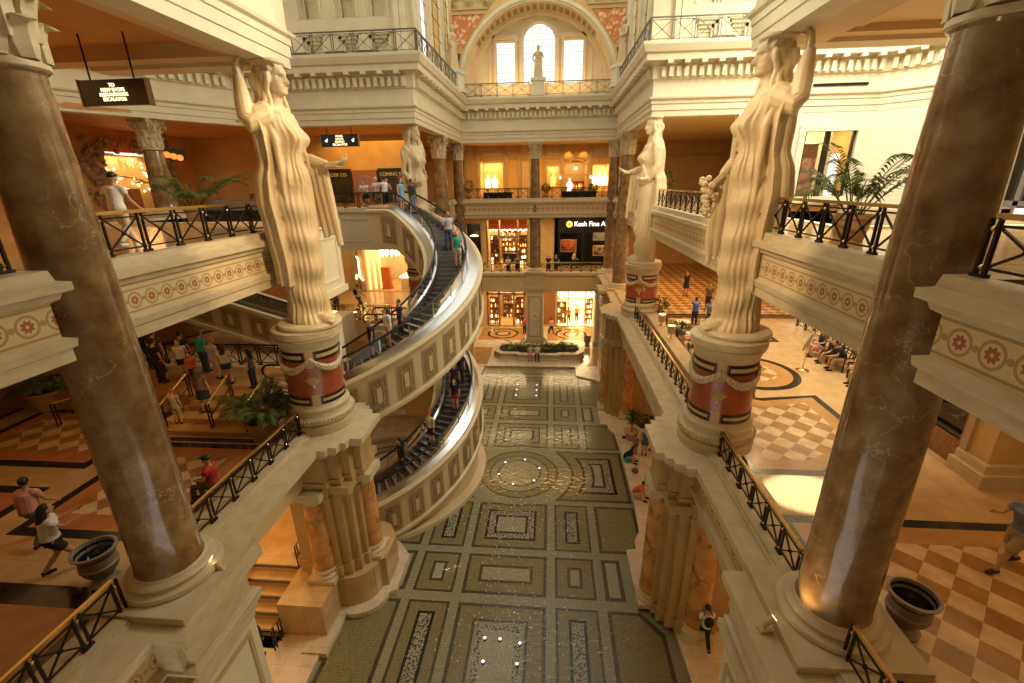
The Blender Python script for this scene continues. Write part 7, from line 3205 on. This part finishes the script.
# ground right shop (bright white)
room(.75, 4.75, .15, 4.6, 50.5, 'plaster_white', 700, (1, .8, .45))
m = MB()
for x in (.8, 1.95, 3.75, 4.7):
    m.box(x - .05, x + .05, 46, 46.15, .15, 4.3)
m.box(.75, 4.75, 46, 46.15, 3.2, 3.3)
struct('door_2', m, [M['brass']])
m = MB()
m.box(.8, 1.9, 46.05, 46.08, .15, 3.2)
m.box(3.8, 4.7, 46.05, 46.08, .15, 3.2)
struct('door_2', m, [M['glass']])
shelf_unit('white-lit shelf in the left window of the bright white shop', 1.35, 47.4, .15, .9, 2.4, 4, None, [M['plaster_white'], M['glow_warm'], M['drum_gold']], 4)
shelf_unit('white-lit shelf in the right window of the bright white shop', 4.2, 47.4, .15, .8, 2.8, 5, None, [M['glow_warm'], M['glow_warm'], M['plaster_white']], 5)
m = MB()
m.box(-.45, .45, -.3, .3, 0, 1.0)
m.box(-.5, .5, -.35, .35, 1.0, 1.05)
tag(obj('display_table', m, M['glow_shop'], loc=(2.6, 49, .15)), 'yellow display table in the middle of the bright white shop', 'table')  # table glows itself in place of shop light falling on it
# dark poster between the ground shops
m = MB()
m.box(-.65, .6, 45.9, 46, .5, 4.2)
m.box(-.85, -.65, 45.85, 46, .15, 4.6)
trim(m, [M['wood']])
# middle left shop with red awnings
room(-6.4, -2.2, 6.65, 11.3, 50, 'ochre', 240, WARM)
for k, (a, b) in enumerate(((-6.2, -5.2), (-5.0, -3.35), (-3.2, -2.3))):
    m = MB()
    m.add([(a, 46.1, 11.2), (b, 46.1, 11.2), (b, 45.85, 10.35), (a, 45.85, 10.35), (a, 46.16, 11.2), (b, 46.16, 11.2), (b, 45.95, 10.35), (a, 45.95, 10.35)], [(0, 3, 2, 1), (4, 5, 6, 7), (3, 7, 6, 2), (0, 4, 7, 3), (1, 2, 6, 5), (0, 1, 5, 4)])
    tag(obj('awning', m, plain('red_awning_%d' % k, (.5, .09, .03), .7)), ('left', 'middle', 'right')[k] + ' red awning panel over the bright middle-level shop', 'awning')
m = MB()
for x in (-6.35, -5.15, -3.3, -2.25):
    m.box(x - .07, x + .07, 45.95, 46.2, 6.65, 11.2)
struct('door_3', m, [M['brass']])
t = thing('shop_sign', 'dark fascia strip with small lettering over the middle-level shop door', 'sign', (-4.25, 45.9, 9.55))
m = MB()
m.box(-1.1, 1.1, 0, .06, -.16, .16)
obj('board', m, M['drum_gold'], t)
obj('lettering', text_mesh('HOUSE  CLOTHIER', .24, M['black'], .01), M['black'], t, loc=(0, -.03, 0))
shelf_unit('window shelf stacked with pale shoes, left of the middle-level shop door', -5.7, 46.7, 6.65, .8, 3.0, 7, None, [M['plaster_white'], M['glow_warm'], M['black']], 6)
shelf_unit('window shelf of warm goods, right of the middle-level shop door', -2.75, 46.7, 6.65, .8, 3.0, 5, None, GL, 7)
shelf_unit('back shelf seen through the middle-level shop door', -4.2, 49.4, 6.65, 2.0, 3.2, 6, None, GL, 8)
m = MB()
m.box(-.8, .8, -.4, .4, 0, 1.0)
m.box(-.85, .85, -.45, .45, 1.0, 1.08)
tag(obj('display_table', m, M['black'], loc=(-4.1, 47.6, 6.65)), 'dark display table inside the middle-level shop door', 'table')
m = MB()
rr = random.Random(2)
for k in range(14):
    m.ball((-6.0 + 3.6 * k / 13, 46.25, 10.15 + .1 * (k % 2)), .1, 8, 6)
o = obj('string_of_lamps', m, M['glow_warm'])
tag(o, 'row of round lit lamps below the red awnings', 'lights', kind='stuff')
# gallery with the white lettering
room(1.0, 6.2, 6.65, 11.4, 50, 'sign_black', 60, WARM)
t = thing('art_gallery', 'black gallery front with an orange ring and white lettering, right of the middle column', 'shop', (3.3, 45.9, 6.65))
m = MB()
m.box(-2.9, 2.9, 0, .1, 3.3, 4.75)
m.box(-2.9, -2.3, 0, .1, 0, 3.3)
m.box(-.2, .1, 0, .1, 0, 3.3)
obj('fascia', m, M['sign_black'], t)
obj('lettering', text_mesh('Kush Fine Art', .66, M['glow_white'], .03, .93), M['glow_white'], t, loc=(.75, -.06, 4.12))
m = MB()
m.tube([(-1.45 + .22 * math.cos(a), -.05, 4.12 + .22 * math.sin(a)) for a in [2 * PI * k / 20 for k in range(21)]], .09, 8, caps=False)
obj('ring_emblem', m, M['glow_orange'], t, smooth=SM)
m = MB()
m.tube([(-1.45, -.02, 4.12), (-1.45, -.06, 4.12)], .1, 12)
obj('emblem_centre', m, M['glow_red'], t)
for (lab, x, z, w, h, mat) in (('glowing orange abstract painting in the left bay of the black gallery', 1.75, 8.0, 1.5, 1.1, noisy('orange_painting', [(.35, (.05, .01, .0)), (.5, (.5, .1, .02)), (.7, (.8, .3, .05))], 1.2, 3, .5)),
                               ('pale painting with a turquoise base in the right bay of the black gallery', 4.9, 9.1, 1.3, 1.2, noisy('pale_painting', [(.35, (.1, .4, .4)), (.5, (.7, .62, .4)), (.7, (.8, .7, .5))], 1.0, 2, .5)),
                               ('small dark painting under the pale one in the black gallery', 4.9, 7.6, 1.2, .9, noisy('dark_painting', [(.4, (.05, .04, .03)), (.6, (.5, .3, .1))], 2.5, 2, .5))):
    t = thing('painting', lab, 'painting', (x + .1, 46.9, z))
    m = MB()
    m.box(-w / 2, w / 2, 0, .05, 0, h)
    obj('canvas', m, mat, t)
    m = MB()
    for a, b, c, d_ in ((-w / 2 - .07, -w / 2, -.07, h + .07), (w / 2, w / 2 + .07, -.07, h + .07), (-w / 2, w / 2, -.07, 0), (-w / 2, w / 2, h, h + .07)):
        m.box(a, b, -.02, .06, c, d_)
    obj('frame', m, M['drum_gold'], t)
    spot('picture_light', (x + .1, 46.35, z + h + .5), (x + .1, 46.9, z + h * .5), 25, WARM, 1.6, .5)
# dark shop at the left corner
room(-8.6, -7.0, 6.65, 11.0, 48, 'sign_black', 25, WARM)
t = thing('chandelier', 'small lit chandelier in the dark corner shop of the middle level', 'lamp', (-7.8, 47.0, 9.6))
m = MB()
m.tube([(0, 0, 0), (0, 0, 1.2)], .02, 6)
obj('rod', m, M['brass'], t)
m = MB()
m.lathe([(.4, -.05), (.42, 0), (.3, .06)], 16)
obj('ring', m, M['glow_warm'], t)
# upper far shops
room(-6.8, -4.6, 13.45, 16.7, 48, 'ochre', 60, WARM)
room(-.4, .75, 13.6, 16.3, 48, 'ochre', 35, WARM)
room(1.2, 3.4, 13.3, 16.7, 49.5, 'ochre', 50, WARM)
room(3.9, 5.4, 13.6, 16.3, 48, 'ochre', 40, WARM)
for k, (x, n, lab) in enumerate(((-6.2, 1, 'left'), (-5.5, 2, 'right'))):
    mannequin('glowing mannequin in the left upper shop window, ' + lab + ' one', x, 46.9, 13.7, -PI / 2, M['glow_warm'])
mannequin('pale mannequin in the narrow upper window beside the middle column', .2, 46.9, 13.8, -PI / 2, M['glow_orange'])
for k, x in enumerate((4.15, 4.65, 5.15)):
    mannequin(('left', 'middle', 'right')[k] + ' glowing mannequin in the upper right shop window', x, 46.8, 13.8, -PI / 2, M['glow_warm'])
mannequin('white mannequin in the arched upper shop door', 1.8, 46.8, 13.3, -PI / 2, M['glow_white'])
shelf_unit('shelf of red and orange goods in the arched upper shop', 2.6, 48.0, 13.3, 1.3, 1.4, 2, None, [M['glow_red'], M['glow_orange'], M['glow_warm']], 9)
m = MB()
arch_band(m, 1.3, 1.42, 15.3, 45.85, 46, c=2.3, n=20)
m.box(1.0, 3.6, 45.88, 46, 15.25, 15.35)
trim(m, [M['drum_gold']])
t = thing('lantern', 'square lit lantern over the arched upper shop door', 'lamp', (2.3, 45.75, 15.75))
m = MB()
m.box(-.14, .14, -.1, .1, 0, .3)
obj('glass', m, M['glow_warm'], t)
m = MB()
m.box(-.17, .17, -.13, .13, .3, .36)
m.box(-.02, .02, -.02, .12, .36, .5)
obj('cap', m, M['black'], t)
for k, (x, lab) in enumerate(((.85, 'left'), (3.75, 'right'))):
    t = thing('wall_sconce', 'small lit sconce on the %s of the arched upper door' % lab, 'lamp', (x, 45.75, 14.95))
    m = MB()
    m.lathe([(.05, 0), (.09, .1), (.06, .26)], 10)
    obj('shade', m, M['glow_warm'], t)
    m = MB()
    m.box(-.02, .02, 0, .15, -.12, .02)
    obj('arm', m, M['black'], t)
for k, x in enumerate((1.6, 3.0)):
    spot('cove_light', (x, 45.4, 17.7), (x, 46, 16.4), 60, AMB, 1.2, .6)
for k, (x0, x1) in enumerate(((-5.9, -3.4), (.9, 3.9))):
    t = thing('planter_box', ('dark planter trough on the upper far balcony, left of the middle column', 'dark planter trough on the upper far balcony, before the arched door')[k], 'planter', ((x0 + x1) / 2, 41.6, 13.3))
    w = (x1 - x0) / 2
    m = MB()
    m.box(-w, w, -.25, .25, 0, .6)
    m.box(-w - .03, w + .03, -.28, .28, .56, .62)
    obj('trough', m, M['bronze'], t)
    f = MB()
    for q in range(int(w * 6)):
        leafy(f, (-w + .2 + q / 3.2, 0, .7), .22, 24, 300 + q + 40 * k, .09, .8)
    obj('foliage', f, M['leaf'], t)

# bright shop under the left transept
m = MB()
m.box(-14.75, -14.6, 34.8, 40, 6.65, 10.6)
m.box(-10.9, -10.75, 34.8, 40, 6.65, 10.6)
m.box(-14.75, -10.75, 40, 40.15, 6.65, 10.6)
m.box(-14.75, -10.75, 34.8, 40.15, 10.5, 10.6)
struct('wall_shop', m, [M['plaster']])
area('shop_light', (-12.7, 37.4, 10.4), 3, 100, WARM, sizey=4)
t = thing('shop_counter', 'long lit counter running back into the bright left shop', 'counter', (-11.6, 37.2, 6.65))
m = MB()
m.box(-.35, .35, -2.2, 2.2, 0, 1.0)
obj('front', m, M['plaster_white'], t)
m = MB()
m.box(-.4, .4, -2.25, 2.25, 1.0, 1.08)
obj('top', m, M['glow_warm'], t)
m = MB()
m.box(-.35, .35, -.25, .25, 0, 1.75)
m.box(-.4, .4, -.3, .3, 0, .08)
tag(obj('orange_display_stand', m, cloth('orange'), loc=(-13.3, 35.6, 6.65)), 'tall orange display stand at the mouth of the bright left shop', 'display')
t = thing('chandelier', 'wide glowing glass chandelier in the bright left shop', 'lamp', (-13.2, 36.6, 9.4))
m = MB()
m.tube([(0, 0, .4), (0, 0, 1.1)], .03, 6)
obj('rod', m, M['brass'], t)
for k in range(12):
    a = 2 * PI * k / 12
    m = MB()
    m.lathe([(.02, -.25), (.1, 0), (.06, .35)], 8)
    obj('drop', m, M['glow_warm'], t, loc=(.75 * math.cos(a), .75 * math.sin(a), 0))
for k, x in enumerate((-15.0, -10.45)):
    t = thing('neon_sign', ('left', 'right')[k] + ' lit zigzag arm beside the doorway of the bright left shop', 'lamp', (x, 34.1, 7.6))
    m = MB()
    m.tube([(0, 0, 1.9), (.12, 0, 1.75), (.1, 0, .9), (.14, 0, .4)], .06, 7)
    m.tube([(-.2, 0, .1), (-.16, 0, .42), (.02, 0, .4), (.34, 0, .0)], .06, 7)
    obj('tube', m, M['glow_warm'], t)
    m = MB()
    m.box(-.06, .06, .05, .18, -.9, 1.9)
    obj('back_plate', m, M['wood'], t)
for k, x in enumerate((-14.45, -14.1, -13.75)):
    m = MB()
    m.box(-.09, .09, -.05, .05, 0, 3.6)
    m.box(-.05, .05, -.07, -.05, .1, 3.5)
    tag(obj('light_column', m, M['glow_shop'], loc=(x, 34.9 + .3 * k, 6.66)), ('first', 'second', 'third')[k] + ' lit strip from the left in the bright left shop', 'lamp')
